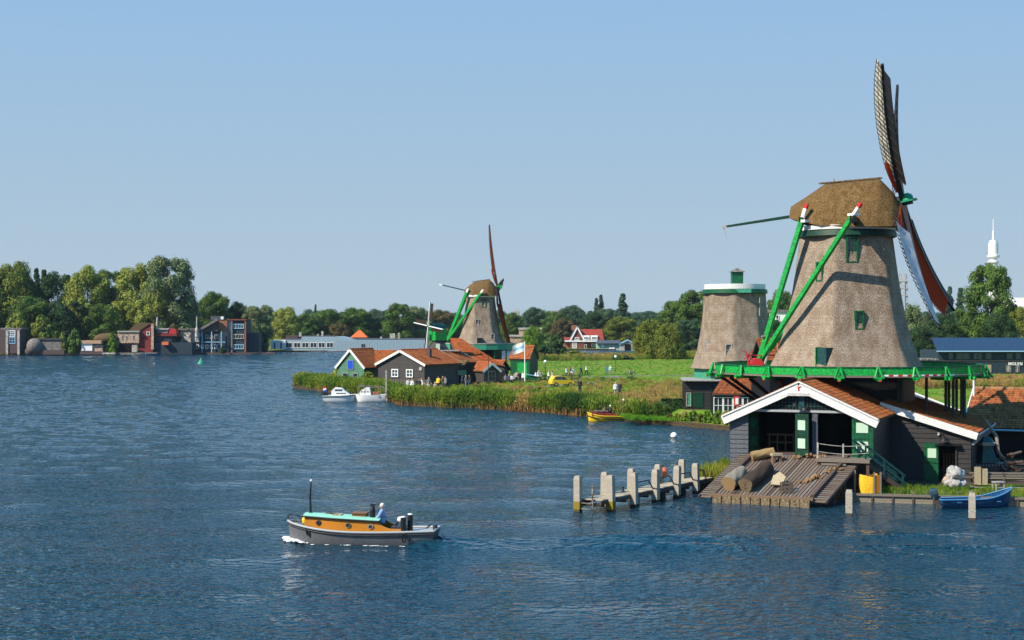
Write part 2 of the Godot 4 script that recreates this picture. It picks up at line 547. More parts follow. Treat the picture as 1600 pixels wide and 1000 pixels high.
# a house with its front gable at local z = 0 facing +z; it runs back to z = -l
func gable_house(root: Node, w: float, l: float, h: float, rise: float, wall: String, verge := "white", over := 0.3, tile_color := Color(0.58, 0.17, 0.055), step := 0.0, tw := 0.4) -> void:
	var s := Shape.new()
	var outline := PackedVector2Array([Vector2(-w / 2, 0), Vector2(w / 2, 0), Vector2(w / 2, h), Vector2(0, h + rise), Vector2(-w / 2, h)])
	s.prism(outline, -l, 0.0)
	part(root, "wall", s, M[wall])
	if step > 0.0:
		clad(root, outline, [], step, Transform3D(Basis(), Vector3(0, 0, 0.005)), M[wall], false, true)
	var slope := rise / (w / 2)
	var ex := w / 2 + over
	var ey := h - over * slope
	for e in [-1.0, 1.0]:
		var r := Shape.new()
		var o := Vector3(e * ex, ey, over)
		var top := Vector3(0, h + rise, over)
		var back := Vector3(0, 0, -l - 2 * over)
		var th := Vector3(0, 0.1, 0)
		var q := [o, o + back, top + back, top] if e > 0 else [o + back, o, top, top + back]
		r.hexa([q[0], q[1], q[2], q[3], q[0] + th, q[1] + th, q[2] + th, q[3] + th])
		part(root, "roof", r, M["plank_dark"])
		var lift := Vector3(e * 0.06, 0.115, 0)
		if e > 0:
			tiles(root, o + lift, back, top - o, tw, tw * 1.2, tile_color, 0.3, 3)
		else:
			tiles(root, o + back + lift, -back, top - o, tw, tw * 1.2, tile_color, 0.3, 3)
		if verge != "":
			for z in [over + 0.03, -l - over - 0.03]:
				var f := Shape.new()
				var a := Vector3(e * ex, ey + 0.02, z)
				var b := Vector3(e * 0.02, h + rise + 0.02, z)
				f.beam(a, b, 0.06, 0.34, Vector3.UP)
				part(root, "verge_board", f, M[verge])
	ridge(root, Vector3(0, h + rise + 0.16, over), Vector3(0, h + rise + 0.16, -l - over), 0.15, tile_color * 1.1)


# ---------- bodies: capsules joined by a smooth minimum, meshed as surface nets ----------
func skin(bones: Array, cell: float, k := 0.03) -> Shape:
	var lo := Vector3(INF, INF, INF)
	var hi := -lo
	for b in bones:
		for e in [[b[0], b[2]], [b[1], b[3]]]:
			lo = lo.min(e[0] - Vector3.ONE * (e[1] + 2.0 * cell + k))
			hi = hi.max(e[0] + Vector3.ONE * (e[1] + 2.0 * cell + k))
	var nx := int(ceil((hi.x - lo.x) / cell)) + 1
	var ny := int(ceil((hi.y - lo.y) / cell)) + 1
	var nz := int(ceil((hi.z - lo.z) / cell)) + 1
	var f := PackedFloat32Array()
	f.resize(nx * ny * nz)
	f.fill(1.0)
	for b in bones:
		var p: Vector3 = b[0]
		var q: Vector3 = b[1]
		var ra: float = b[2]
		var rb: float = b[3]
		var m := maxf(ra, rb) + k + 2.0 * cell
		var i0 := Vector3i(((p.min(q) - Vector3.ONE * m - lo) / cell).floor()).clamp(Vector3i.ZERO, Vector3i(nx - 1, ny - 1, nz - 1))
		var i1 := Vector3i(((p.max(q) + Vector3.ONE * m - lo) / cell).ceil()).clamp(Vector3i.ZERO, Vector3i(nx - 1, ny - 1, nz - 1))
		var d := q - p
		var dd := maxf(d.length_squared(), 1e-9)
		for z in range(i0.z, i1.z + 1):
			for y in range(i0.y, i1.y + 1):
				var at_ := (z * ny + y) * nx
				for x in range(i0.x, i1.x + 1):
					var o := lo + Vector3(x, y, z) * cell - p
					var t := clampf(o.dot(d) / dd, 0.0, 1.0)
					var e := (o - d * t).length() - lerpf(ra, rb, t)
					var g := f[at_ + x]
					var h := maxf(k - absf(e - g), 0.0) / k
					f[at_ + x] = minf(e, g) - h * h * k * 0.25
	var s := Shape.new()
	var id := PackedInt32Array()
	id.resize(nx * ny * nz)
	id.fill(-1)
	var off := [0, 1, nx, nx + 1, nx * ny, nx * ny + 1, nx * ny + nx, nx * ny + nx + 1]
	var edges := [[0, 1], [2, 3], [4, 5], [6, 7], [0, 2], [1, 3], [4, 6], [5, 7], [0, 4], [1, 5], [2, 6], [3, 7]]
	for z in nz - 1:
		for y in ny - 1:
			var at_ := (z * ny + y) * nx
			for x in nx - 1:
				var a := at_ + x
				var neg := 0
				for j in 8:
					if f[a + off[j]] < 0.0:
						neg += 1
				if neg == 0 or neg == 8:
					continue
				var sum := Vector3.ZERO
				var count := 0
				for e in edges:
					var v0 := f[a + off[e[0]]]
					var v1 := f[a + off[e[1]]]
					if (v0 < 0.0) != (v1 < 0.0):
						var t := v0 / (v0 - v1)
						var c0 := Vector3(e[0] & 1, (e[0] >> 1) & 1, e[0] >> 2)
						var c1 := Vector3(e[1] & 1, (e[1] >> 1) & 1, e[1] >> 2)
						sum += c0.lerp(c1, t)
						count += 1
				id[a] = s.v.size()
				s.v.append(lo + (Vector3(x, y, z) + sum / count) * cell)
				s.n.append(Vector3.ZERO)
				s.c.append(Color.WHITE)
	var steps := [[1, nx, nx * ny], [nx, nx * ny, 1], [nx * ny, 1, nx]]
	for z in range(1, nz - 1):
		for y in range(1, ny - 1):
			var at_ := (z * ny + y) * nx
			for x in range(1, nx - 1):
				var a := at_ + x
				var inside := f[a] < 0.0
				for st in steps:
					if (f[a + st[0]] < 0.0) == inside:
						continue
					var q := [id[a], id[a - st[1]], id[a - st[1] - st[2]], id[a - st[2]]]
					if not inside:
						q.reverse()
					# q runs counter-clockwise seen from outside
					var nn: Vector3 = (s.v[q[2]] - s.v[q[0]]).cross(s.v[q[3]] - s.v[q[1]])
					for j in q:
						s.n[j] += nn
					s.ix.append_array(PackedInt32Array([q[0], q[2], q[1], q[0], q[3], q[2]]))
	for i in s.n.size():
		s.n[i] = s.n[i].normalized()
	return s

# joints of a figure 1.74 m tall that faces +z; pose: stand, walk, sit or steer
func figure(pose: String, cell := 0.03) -> Dictionary:
	var hip := 0.92
	var sit := pose == "sit"
	var drop := 0.46 if sit else 0.0
	var J := {}
	for e in [-1.0, 1.0]:
		var q := "l" if e < 0 else "r"
		J["hip" + q] = Vector3(e * 0.09, hip - drop, 0)
		J["sho" + q] = Vector3(e * 0.185, 1.42 - drop, 0)
		if sit:
			J["kne" + q] = Vector3(e * 0.11, 0.49, 0.42)
			J["ank" + q] = Vector3(e * 0.11, 0.09, 0.4)
			J["elb" + q] = Vector3(e * 0.25, 0.7, 0.05)
			J["wri" + q] = Vector3(e * 0.16, 0.58, 0.28)
		elif pose == "walk":
			J["kne" + q] = Vector3(e * 0.09, 0.5, 0.16 * e + 0.05)
			J["ank" + q] = Vector3(e * 0.09, 0.09 if e > 0 else 0.14, 0.26 * e)
			J["elb" + q] = Vector3(e * 0.24, 1.14, -0.1 * e - 0.03)
			J["wri" + q] = Vector3(e * 0.23, 0.92, -0.12 * e + 0.12)
		else:
			J["kne" + q] = Vector3(e * 0.1, 0.5, 0.02)
			J["ank" + q] = Vector3(e * 0.11, 0.09, -0.02)
			J["elb" + q] = Vector3(e * 0.25, 1.13, -0.04)
			J["wri" + q] = Vector3(e * 0.24, 0.88, 0.06)
			if pose == "lift" and e > 0:
				J["elb" + q] = Vector3(0.24, 1.2, 0.18)
				J["wri" + q] = Vector3(0.12, 1.42, 0.26)
			if pose == "steer":
				J["elb" + q] = Vector3(e * 0.3, 1.14, 0.06 + (0.12 if e > 0 else 0.0))
				J["wri" + q] = Vector3(e * 0.26, 1.02, 0.36 if e > 0 else 0.12)
	var up := Vector3(0, -drop, 0)
	var lean := 0.03 if pose == "walk" else 0.0
	var torso := [
		[Vector3(-0.07, 0.95, 0) + up, Vector3(0.07, 0.95, 0) + up, 0.125, 0.125],
		[Vector3(0, 0.98, 0) + up, Vector3(0, 1.2, lean) + up, 0.125, 0.12],
		[Vector3(-0.07, 1.27, lean) + up, Vector3(0.07, 1.27, lean) + up, 0.12, 0.12],
		[Vector3(-0.15, 1.41, lean) + up, Vector3(0.15, 1.41, lean) + up, 0.075, 0.075],
	]
	var head := [
		[Vector3(0, 1.42, lean) + up, Vector3(0, 1.54, lean + 0.015) + up, 0.06, 0.055],
		[Vector3(0, 1.61, lean + 0.03) + up, Vector3(0, 1.665, lean + 0.01) + up, 0.078, 0.092],
		[Vector3(0, 1.57, lean + 0.065) + up, Vector3(0, 1.59, lean + 0.05) + up, 0.04, 0.05],
		[Vector3(0, 1.645, lean + 0.1) + up, Vector3(0, 1.61, lean + 0.122) + up, 0.012, 0.018],
		[Vector3(-0.092, 1.63, lean + 0.01) + up, Vector3(-0.092, 1.6, lean + 0.015) + up, 0.016, 0.012],
		[Vector3(0.092, 1.63, lean + 0.01) + up, Vector3(0.092, 1.6, lean + 0.015) + up, 0.016, 0.012],
	]
	var legs := []
	var arms := []
	var hands := []
	var shoes := []
	for q in ["l", "r"]:
		legs.append([J["hip" + q], J["kne" + q], 0.088, 0.06])
		legs.append([J["kne" + q], J["ank" + q], 0.06, 0.042])
		shoes.append([J["ank" + q] + Vector3(0, -0.045, -0.03), J["ank" + q] + Vector3(0, -0.055, 0.15), 0.045, 0.036])
		arms.append([J["sho" + q], J["elb" + q], 0.06, 0.044])
		arms.append([J["elb" + q], J["wri" + q], 0.044, 0.03])
		var dirn: Vector3 = (J["wri" + q] - J["elb" + q]).normalized()
		var side := Vector3(-1.0 if q == "r" else 1.0, 0, 0.3).normalized()
		var w: Vector3 = J["wri" + q]
		var across := dirn.cross(side).normalized()
		hands.append([w, w + dirn * 0.08, 0.028, 0.036])
		for i in 4:
			var root_: Vector3 = w + dirn * 0.085 + across * (i - 1.5) * 0.021
			var mid := root_ + dirn * (0.036 - 0.004 * absf(i - 1.2)) + side * 0.012
			hands.append([root_, mid, 0.0095, 0.009])
			hands.append([mid, mid + dirn * 0.022 + side * 0.024, 0.009, 0.008])
		hands.append([w + dirn * 0.03 + across * 0.03, w + dirn * 0.07 + across * 0.052 + side * 0.02, 0.012, 0.009])
	var grow := func(list: Array, by: float) -> Array:
		var r := []
		for b in list:
			r.append([b[0], b[1], b[2] + by, b[3] + by])
		return r
	var r := {}
	r.body = skin(torso + head + legs + arms + hands + shoes, cell)
	r.top = skin(grow.call(torso, 0.028) + grow.call(arms, 0.024), cell)
	r.trousers = skin(grow.call([torso[0]], 0.02) + grow.call(legs, 0.022), cell)
	r.hair = skin([[Vector3(0, 1.67, lean - 0.005) + up, Vector3(0, 1.69, lean - 0.015) + up, 0.103, 0.1], [Vector3(0, 1.62, lean - 0.045) + up, Vector3(0, 1.58, lean - 0.045) + up, 0.068, 0.05]], cell)
	r.shoes = skin(grow.call(shoes, 0.012), cell)
	for key in r.keys():
		r[key] = r[key].mesh()
	return r

var figures := {}
func person(where: Vector3, turn: float, pose: String, top: Color, bottom: Color, hair: Color, label: String, group := "", tall := 1.0) -> Node3D:
	if not figures.has(pose):
		figures[pose] = figure(pose)
	var f: Dictionary = figures[pose]
	var o := thing("person", label, "person", where, turn, group)
	o.scale = Vector3.ONE * tall
	put(o, "body", f.body, M["skin"])
	put(o, "jacket", f.top, cloth(top))
	put(o, "trousers", f.trousers, cloth(bottom))
	put(o, "hair", f.hair, cloth(hair))
	put(o, "shoes", f.shoes, M["black"])
	return o

func cloth(c: Color) -> Material:
	var key := "cloth" + c.to_html()
	if not M.has(key):
		paint(key, c.r, c.g, c.b, 0.85)
	return M[key]


# ---------- foliage ----------
# leafy crown about w wide and h high, standing on y = 0, of many small leaf sprays set round boughs
func crown(seed_: int, w: float, h: float, boughs: int, leaves: int, leaf: float, form := "round", droop := 0.0) -> ArrayMesh:
	var rng := RandomNumberGenerator.new()
	rng.seed = seed_
	var s := Shape.new()
	for i in boughs:
		var y := (i + rng.randf()) / boughs
		var reach := 1.0
		match form:
			"round":
				reach = sqrt(maxf(1.0 - pow(absf(y * 2.0 - 0.9) / 1.12, 2.0), 0.05))
			"tall":
				reach = sqrt(maxf(1.0 - pow(absf(y - 0.45) / 0.62, 2.6), 0.04))
			"spire":
				reach = pow(1.0 - y, 0.8) * 0.95 + 0.05
				if y < 0.12:
					reach *= 0.5 + y * 4.0
			"bush":
				reach = sqrt(maxf(1.0 - y * y, 0.05))
		var a := rng.randf() * TAU
		var q := sqrt(rng.randf_range(0.3, 1.0))
		var r := w * (0.085 + 0.10 * rng.randf()) * (0.6 + 0.4 * reach)
		if form == "spire":
			r = w * rng.randf_range(0.16, 0.26) * (0.35 + 0.65 * reach)
		var m := maxf(reach * w / 2.0 - r * rng.randf_range(0.1, 1.3), 0.0)
		var o := Vector3(cos(a) * m * q, clampf(y * h, r * 0.6, h - r * rng.randf_range(0.3, 1.4)), sin(a) * m * q)
		var shade := rng.randf_range(0.62, 1.38)
		var warm := rng.randf_range(0.88, 1.15)
		for k in leaves:
			var d := Vector3(rng.randfn(), rng.randfn() + 0.25, rng.randfn()).normalized()
			var p := o + d * r * Vector3(1.0, 0.8, 1.0) * rng.randf_range(0.5, 1.0 + 0.35 * rng.randf() * rng.randf())
			if droop > 0.0:
				p.y -= droop * rng.randf() * rng.randf() * r
			var nn := (d * 1.1 + Vector3(rng.randfn(), rng.randfn() + 0.3, rng.randfn()) * 0.45).normalized()
			var t := nn.cross(Vector3(rng.randfn(), rng.randfn(), rng.randfn())).normalized()
			var b := nn.cross(t)
			var z := leaf * rng.randf_range(0.55, 1.25)
			var zz := z * rng.randf_range(0.5, 0.9)
			var g := shade * rng.randf_range(0.72, 1.28)
			var col := Color(g * warm * rng.randf_range(0.85, 1.15), g, g * rng.randf_range(0.8, 1.1))
			var k0 := s.v.size()
			s.v.append_array(PackedVector3Array([p - t * z, p - b * zz + nn * z * 0.2, p + t * z, p + b * zz + nn * z * 0.2]))
			for e in 4:
				s.n.append(nn)
				s.c.append(col)
			s.ix.append_array(PackedInt32Array([k0, k0 + 2, k0 + 1, k0, k0 + 3, k0 + 2]))
	return s.mesh()

func stem(seed_: int, h: float, top: float, r: float, spread: float, limbs: int) -> ArrayMesh:
	var rng := RandomNumberGenerator.new()
	rng.seed = seed_
	var s := Shape.new()
	s.tube([Vector3(0, -0.4, 0), Vector3(0, h * 0.5, 0), Vector3(rng.randf_range(-0.2, 0.2), h, 0), Vector3(rng.randf_range(-0.5, 0.5), top, 0.2)], [r * 1.3, r, r * 0.8, r * 0.15], 8)
	for i in limbs:
		var a := TAU * i / limbs + rng.randf()
		var y := lerpf(h * 0.7, top * 0.7, float(i) / limbs)
		var e := Vector3(cos(a) * spread, (top - y) * 0.55, sin(a) * spread)
		s.tube([Vector3(0, y, 0), Vector3(0, y, 0) + e * 0.5 + Vector3(0, 0.3, 0), Vector3(0, y, 0) + e], [r * 0.45, r * 0.3, r * 0.06], 6)
	return s.mesh()

var kinds := {}
func make_tree_kinds() -> void:
	# form -> crown mesh, its base height, its top, its width, trunk mesh
	kinds.oak = [crown(1, 14.0, 13.0, 74, 430, 0.22), 2.0, 15.0, 14.0, stem(1, 4.0, 12.0, 0.35, 4.0, 7)]
	kinds.ash = [crown(2, 12.0, 15.0, 74, 430, 0.22, "tall"), 1.5, 16.5, 12.0, stem(2, 4.0, 14.0, 0.32, 3.0, 7)]
	kinds.elm = [crown(12, 13.0, 14.0, 60, 500, 0.23, "tall"), 2.0, 16.0, 13.0, stem(5, 4.5, 13.0, 0.32, 3.0, 7)]
	kinds.poplar = [crown(3, 5.0, 20.0, 80, 190, 0.3, "spire"), 1.0, 21.0, 5.0, stem(3, 4.0, 18.0, 0.3, 0.7, 5)]
	kinds.willow = [crown(4, 11.0, 9.0, 76, 380, 0.18, "round", 1.6), 0.2, 9.2, 11.0, stem(4, 2.0, 7.0, 0.35, 3.0, 6)]
	kinds.bush = [crown(5, 5.0, 3.6, 30, 220, 0.22, "bush"), 0.0, 3.6, 5.0, stem(6, 0.6, 2.6, 0.08, 1.2, 5)]
	kinds.shrub = [crown(6, 1.8, 1.4, 22, 170, 0.085, "bush"), 0.0, 1.4, 1.8, stem(7, 0.3, 1.0, 0.03, 0.5, 5)]

func leafage(called: String, r: float, g: float, b: float) -> void:
	paint(called, r, g, b, 0.6, {"vc": true, "spec": 0.25, "back": Color(0.32, 0.36, 0.1)})

# a tree whose foot stands on ground g at distance d; x and top are survey rows, wide its crown's width in survey pixels there
func tree(kind: String, x: float, top: float, d: float, wide: float, leaf: String, label: String, called := "tree", g := 0.6, group := "") -> void:
	var k: Array = kinds[kind]
	var height := EYE + (LEVEL - top) / LENS * d - g
	var width := wide / LENS * d
	var o := thing(called, label, "bush" if kind in ["bush", "shrub"] else "tree", stand(x, d, g), fmod(x * 37.0 + d * 11.0, 360.0), group)
	var sc := Vector3(width / k[3], height / k[2], width / k[3])
	var t := put(o, "trunk" if not kind in ["bush", "shrub"] else "stems", k[4], M["trunk"])
	t.scale = sc
	var c := put(o, "crown" if not kind in ["bush", "shrub"] else "foliage", k[0], M[leaf])
	c.scale = sc
	c.position.y = k[1] * sc.y

func _ready() -> void:
	# camera: on the bridge, level, the lens shifted so that uprights stay upright
	var cam := Camera3D.new()
	cam.name = "camera"
	add_child(cam)
	cam.position = Vector3(0, EYE, 0)
	cam.projection = Camera3D.PROJECTION_FRUSTUM
	cam.near = 0.5
	cam.far = 6000.0
	cam.size = 0.5 * 1000.0 / LENS
	cam.frustum_offset = Vector2(0, 0.5 * (LEVEL - 500.0) / LENS)
	cam.current = true
	# sky
	var sky := ProceduralSkyMaterial.new()
	sky.sky_top_color = Color(0.14, 0.56, 0.82)
	sky.sky_horizon_color = Color(0.60, 0.663, 0.703)
	sky.sky_curve = 0.3
	sky.ground_horizon_color = Color(0.5, 0.58, 0.62)
	sky.ground_bottom_color = Color(0.1, 0.16, 0.2)
	sky.sky_energy_multiplier = 1.0
	sky.sun_angle_max = 12.0
	sky.sun_curve = 0.05
	var env := Environment.new()
	env.background_mode = Environment.BG_SKY
	env.sky = Sky.new()
	env.sky.sky_material = sky
	env.tonemap_mode = Environment.TONE_MAPPER_LINEAR
	env.tonemap_exposure = 1.45
	env.fog_enabled = true
	env.fog_density = 0.00005
	env.fog_light_color = Color(0.75, 0.83, 0.9)
	env.sdfgi_enabled = true
	env.ssao_enabled = true
	env.ssil_enabled = true
	var we := WorldEnvironment.new()
	we.name = "air"
	we.environment = env
	add_child(we)
	# sun: from the left and behind the viewer
	var sun := DirectionalLight3D.new()
	sun.name = "sun"
	sun.light_energy = 1.55
	sun.light_color = Color(1.0, 0.95, 0.87)
	sun.light_angular_distance = 0.5
	sun.shadow_enabled = true
	sun.rotation_degrees = Vector3(-41, -58, 0)
	add_child(sun)

	make_materials()
	make_setting()
	make_tree_kinds()
	make_sawmill_mill()
	make_second_mill()
	make_shed()
	make_annex()
	make_slipway()
	make_village()
	make_far_bank()
	make_museum()
	make_trees()
	make_jetty()
	make_yard()
	make_boats()
	make_banks()
	make_people()


func make_setting() -> void:
	# water: one sheet with low waves of a few metres, rougher out in mid-stream, and the tug's wake
	var xs := []
	var x := -112.0
	while x <= 52.0:
		xs.append(x)
		x += 0.62
	var st := 0.7
	while x < 1200.0:
		xs.append(x)
		st *= 1.22
		x += st
	x = -112.6
	st = 0.7
	while x > -1200.0:
		xs.push_front(x)
		st *= minf(1.0 + 0.0012 * -x, 1.3) if x > -200.0 else 1.25
		x -= minf(st, 1.6) if x > -200.0 else st
	var zs := []
	var d := -120.0
	while d < 44.0:
		zs.append(d)
		d += 8.0
	while d < 760.0:
		zs.append(d)
		if d < 63.0:
			d += 0.4
		elif d < 78.0:
			d += 0.25
		elif d < 290.0:
			d += 0.5
		elif d < 530.0:
			d += 0.9
		else:
			d += 12.0
	var chop := FastNoiseLite.new()
	chop.noise_type = FastNoiseLite.TYPE_SIMPLEX_SMOOTH
	chop.seed = 3
	chop.frequency = 0.4
	chop.fractal_octaves = 2
	var roll := FastNoiseLite.new()
	roll.noise_type = FastNoiseLite.TYPE_SIMPLEX_SMOOTH
	roll.seed = 6
	roll.frequency = 0.2
	roll.fractal_octaves = 2
	var rng := RandomNumberGenerator.new()
	rng.seed = 4
	var waves := []
	for i in 9:
		var a := rng.randf_range(-0.9, 0.9) + 0.35
		var l := rng.randf_range(2.2, 9.0)
		waves.append([sin(a) * TAU / l, cos(a) * TAU / l, rng.randf() * TAU, 0.0016 * l])
	var s := Shape.new()
	var rows := []
	var bow := Vector2(-10.1, 70.0)
	for q in zs:
		var row := PackedVector3Array()
		for p in xs:
			var y := 0.0
			if q > 44.0 and q < 560.0 and p > -220.0 and p < 60.0:
				if q < 330.0:
					y += chop.get_noise_2d(p * 0.62, q) * lerpf(0.012, 0.12, smoothstep(72.0, 170.0, q)) * (1.0 - smoothstep(260.0, 330.0, q))
				if q > 200.0:
					y += roll.get_noise_2d(p * 0.6, q) * 0.26 * smoothstep(200.0, 330.0, q)
				if q < 140.0:
					for w in waves:
						y += w[3] * sin(w[0] * p + w[1] * q + w[2])
				var back: float = p - bow.x - 5.8
				if back > 0.0 and back < 60.0 and absf(q - bow.y) < 14.0:
					var off := absf(q - 69.3 - back * 0.03)
					var edge := 0.55 + back * 0.06
					var fade := exp(-back / 24.0)
					y += 0.34 * fade * exp(-pow((off - edge) / 0.5, 2.0)) * (0.6 + 0.4 * cos(back * 0.45 + off))
					y += 0.08 * fade * exp(-pow((off - edge * 1.9) / 0.5, 2.0)) * sin(back * 0.33 + 1.0)
					y += 0.05 * fade * exp(-pow(off / edge, 2.0)) * sin(back * 2.3)
			row.append(Vector3(p, y, -q))
		rows.append(row)
	rows.reverse()
	for i in rows.size():
		var r: PackedVector3Array = rows[i]
		r.reverse()
		rows[i] = r
	rows.reverse()
	s.grid(rows)
	var ripple := ImageTexture.create_from_image(ripples())
	var m := StandardMaterial3D.new()
	m.resource_name = "river_water"
	m.albedo_color = Color(0.006, 0.036, 0.060).linear_to_srgb()
	m.roughness = 0.07
	m.metallic_specular = 0.36
	m.uv1_triplanar = true
	m.uv1_world_triplanar = true
	m.uv1_scale = Vector3(0.0125, 0.0156, 0.0172)
	m.normal_enabled = true
	m.normal_texture = ripple
	m.normal_scale = 1.0
	M["water"] = m
	structure("water", s, m)

	# land: both banks are one sheet; the river's creek cuts in behind the mills
	var shore := []
	for p in [[458, 606], [500, 611], [560, 618], [602, 622], [624, 633], [700, 637], [780, 640], [850, 645], [930, 652], [1000, 661], [1040, 664], [1090, 668], [1139, 673]]:
		var g := on(p[0], p[1])
		shore.append(Vector2(g.x, -g.z))
	shore.append_array([Vector2(19.5, 120), Vector2(17.0, 104), Vector2(13.6, 97), Vector2(11.6, 94), Vector2(11.0, 92.0), Vector2(14.8, 89.6), Vector2(18.9, 87.6), Vector2(18.9, 85.5), Vector2(27.8, 83.4), Vector2(60, 75.6), Vector2(320, 20), Vector2(2200, 20), Vector2(2200, 3200), Vector2(-2200, 3200), Vector2(-2200, 440)])
	shore.append_array([Vector2(-300, 452), Vector2(-160, 456), Vector2(-98, 468), Vector2(-86, 500), Vector2(-80, 511), Vector2(-25, 520), Vector2(10, 540), Vector2(46, 548), Vector2(72, 556), Vector2(110, 590)])
	shore.append_array([Vector2(104, 560), Vector2(66, 470), Vector2(40, 436), Vector2(10, 405), Vector2(-4, 384), Vector2(-16, 330), Vector2(-25, 292), Vector2(-31, 262)])
	var flat := PackedVector2Array(shore)
	var land := Shape.new()
	var t := Geometry2D.triangulate_polygon(flat)
	var top := 0.45
	for i in range(0, t.size(), 3):
		var a := flat[t[i]]
		var b := flat[t[i + 1]]
		var e := flat[t[i + 2]]
		if (b - a).cross(e - a) < 0.0:
			var w := b
			b = e
			e = w
		land.tri(Vector3(a.x, top, -a.y), Vector3(b.x, top, -b.y), Vector3(e.x, top, -e.y))
	structure("ground", land, M["turf_ground"])
	var bank := Shape.new()
	for i in flat.size():
		var a := flat[i]
		var b := flat[(i + 1) % flat.size()]
		bank.quad(Vector3(a.x, -1.2, -a.y), Vector3(b.x, -1.2, -b.y), Vector3(b.x, top, -b.y), Vector3(a.x, top, -a.y))
	structure("river_bank", bank, M["earth"])
	# the meadow behind the reeds rises a little above the shore
	var rise := Shape.new()
	var hump := [on(640, 606, 1.0), on(780, 600, 1.0), on(860, 606, 1.0), on(960, 618, 1.0), on(1066, 640, 1.0), Vector3(22, 1.0, -150), Vector3(28, 1.0, -125), Vector3(45, 1.0, -112), Vector3(120, 1.0, -100), Vector3(200, 1.0, -290), Vector3(90, 1.0, -440), Vector3(36, 1.0, -402), Vector3(8, 1.0, -370), Vector3(-12, 1.0, -300), Vector3(-22, 1.0, -262), Vector3(-22, 1.0, -232)]
	var inner := PackedVector2Array()
	var middle := Vector3.ZERO
	for p in hump:
		inner.append(Vector2(p.x, -p.z))
		middle += p / hump.size()
	t = Geometry2D.triangulate_polygon(inner)
	for i in range(0, t.size(), 3):
		var q := [hump[t[i]], hump[t[i + 1]], hump[t[i + 2]]]
		if (q[1] - q[0]).cross(q[2] - q[0]).y < 0.0:
			q = [q[0], q[2], q[1]]
		rise.tri(q[0], q[1], q[2])
	for i in hump.size():
		var a: Vector3 = hump[i]
		var b: Vector3 = hump[(i + 1) % hump.size()]
		var oa := a + Vector3(a.x - middle.x, 0, a.z - middle.z).normalized() * 3.0 - Vector3(0, 0.6, 0)
		var ob := b + Vector3(b.x - middle.x, 0, b.z - middle.z).normalized() * 3.0 - Vector3(0, 0.6, 0)
		rise.quad(oa, ob, b, a)
	structure("meadow", rise, M["meadow_ground"])
	# footpaths across the meadow
	var walk := Shape.new()
	strip(walk, [on(716, 604, 1.02), on(800, 593, 1.02), on(880, 590, 1.02), on(925, 589, 1.02), on(1000, 587, 1.02), on(1072, 586, 1.02), on(1180, 588, 1.02)], 2.2)
	strip(walk, [on(960, 588, 1.03), on(945, 594, 1.03), on(915, 599, 1.03), on(880, 602, 1.03), on(800, 607, 1.03), on(700, 612, 1.03)], 2.4)
	structure("footpath", walk, M["path_grey"])
	var lane := Shape.new()
	strip(lane, [on(1430, 592, 1.02), on(1520, 590, 1.02), on(1700, 589, 1.02)], 9.0)
	structure("gravel_lane", lane, M["gravel"])

# wind ripples that swell and calm in drifting patches, as a normal map 64 metres across
func ripples() -> Image:
	var size := 2048
	var f := FastNoiseLite.new()
	f.noise_type = FastNoiseLite.TYPE_SIMPLEX_SMOOTH
	f.seed = 5
	f.frequency = 0.05
	f.fractal_octaves = 3
	var waves := f.get_seamless_image(size, size)
	waves.convert(Image.FORMAT_RGBA8)
	f.frequency = 0.006
	f.seed = 9
	var low := f.get_seamless_image(512, 512)
	low.resize(size, size, Image.INTERPOLATE_CUBIC)
	var bytes := low.get_data()
	var both := PackedByteArray()
	both.resize(bytes.size() * 2)
	for i in bytes.size():
		both[i * 2 + 1] = clampi(70 + (bytes[i] - 60) * 7 / 5, 70, 255)
	var mask := Image.create_from_data(size, size, false, Image.FORMAT_LA8, both)
	mask.convert(Image.FORMAT_RGBA8)
	var sea := Image.create(size, size, false, Image.FORMAT_RGBA8)
	sea.fill(Color(0.5, 0.5, 0.5))
	sea.blend_rect_mask(waves, mask, Rect2i(0, 0, size, size), Vector2i.ZERO)
	sea.bump_map_to_normal_map(9.0)
	return sea

func strip(s: Shape, pts: Array, w: float) -> void:
	for i in pts.size() - 1:
		var a: Vector3 = pts[i]
		var b: Vector3 = pts[i + 1]
		var n0: Vector3 = (b - pts[maxi(i - 1, 0)]).normalized().cross(Vector3.UP) * w / 2
		var n1: Vector3 = (pts[mini(i + 2, pts.size() - 1)] - a).normalized().cross(Vector3.UP) * w / 2
		s.quad(a + n0, b + n1, b - n1, a - n0)


# ---------- reeds, grass and flowers along the banks ----------
func tuft(seed_: int, blades: int, h: float, w: float, spread: float) -> ArrayMesh:
	var rng := RandomNumberGenerator.new()
	rng.seed = seed_
	var s := Shape.new()
	for i in blades:
		var a := rng.randf() * TAU
		var o := Vector3(cos(a), 0, sin(a)) * spread * sqrt(rng.randf())
		var tall := h * rng.randf_range(0.6, 1.1)
		var tilt := Vector3(rng.randfn(), 0, rng.randfn()) * tall * 0.14
		var side := Vector3(cos(a * 3.0), 0, sin(a * 3.0)) * w * rng.randf_range(0.6, 1.3)
		var g := rng.randf_range(0.65, 1.35)
		s.tint = Color(g * rng.randf_range(0.85, 1.3), g, g * rng.randf_range(0.7, 1.1))
		var mid := o + Vector3(0, tall * 0.6, 0) + tilt * 0.45
		s.quad(o - side * 0.7, o + side * 0.7, mid + side, mid - side)
		s.tri(mid - side, mid + side, o + Vector3(0, tall, 0) + tilt * 1.4)
	return s.mesh()

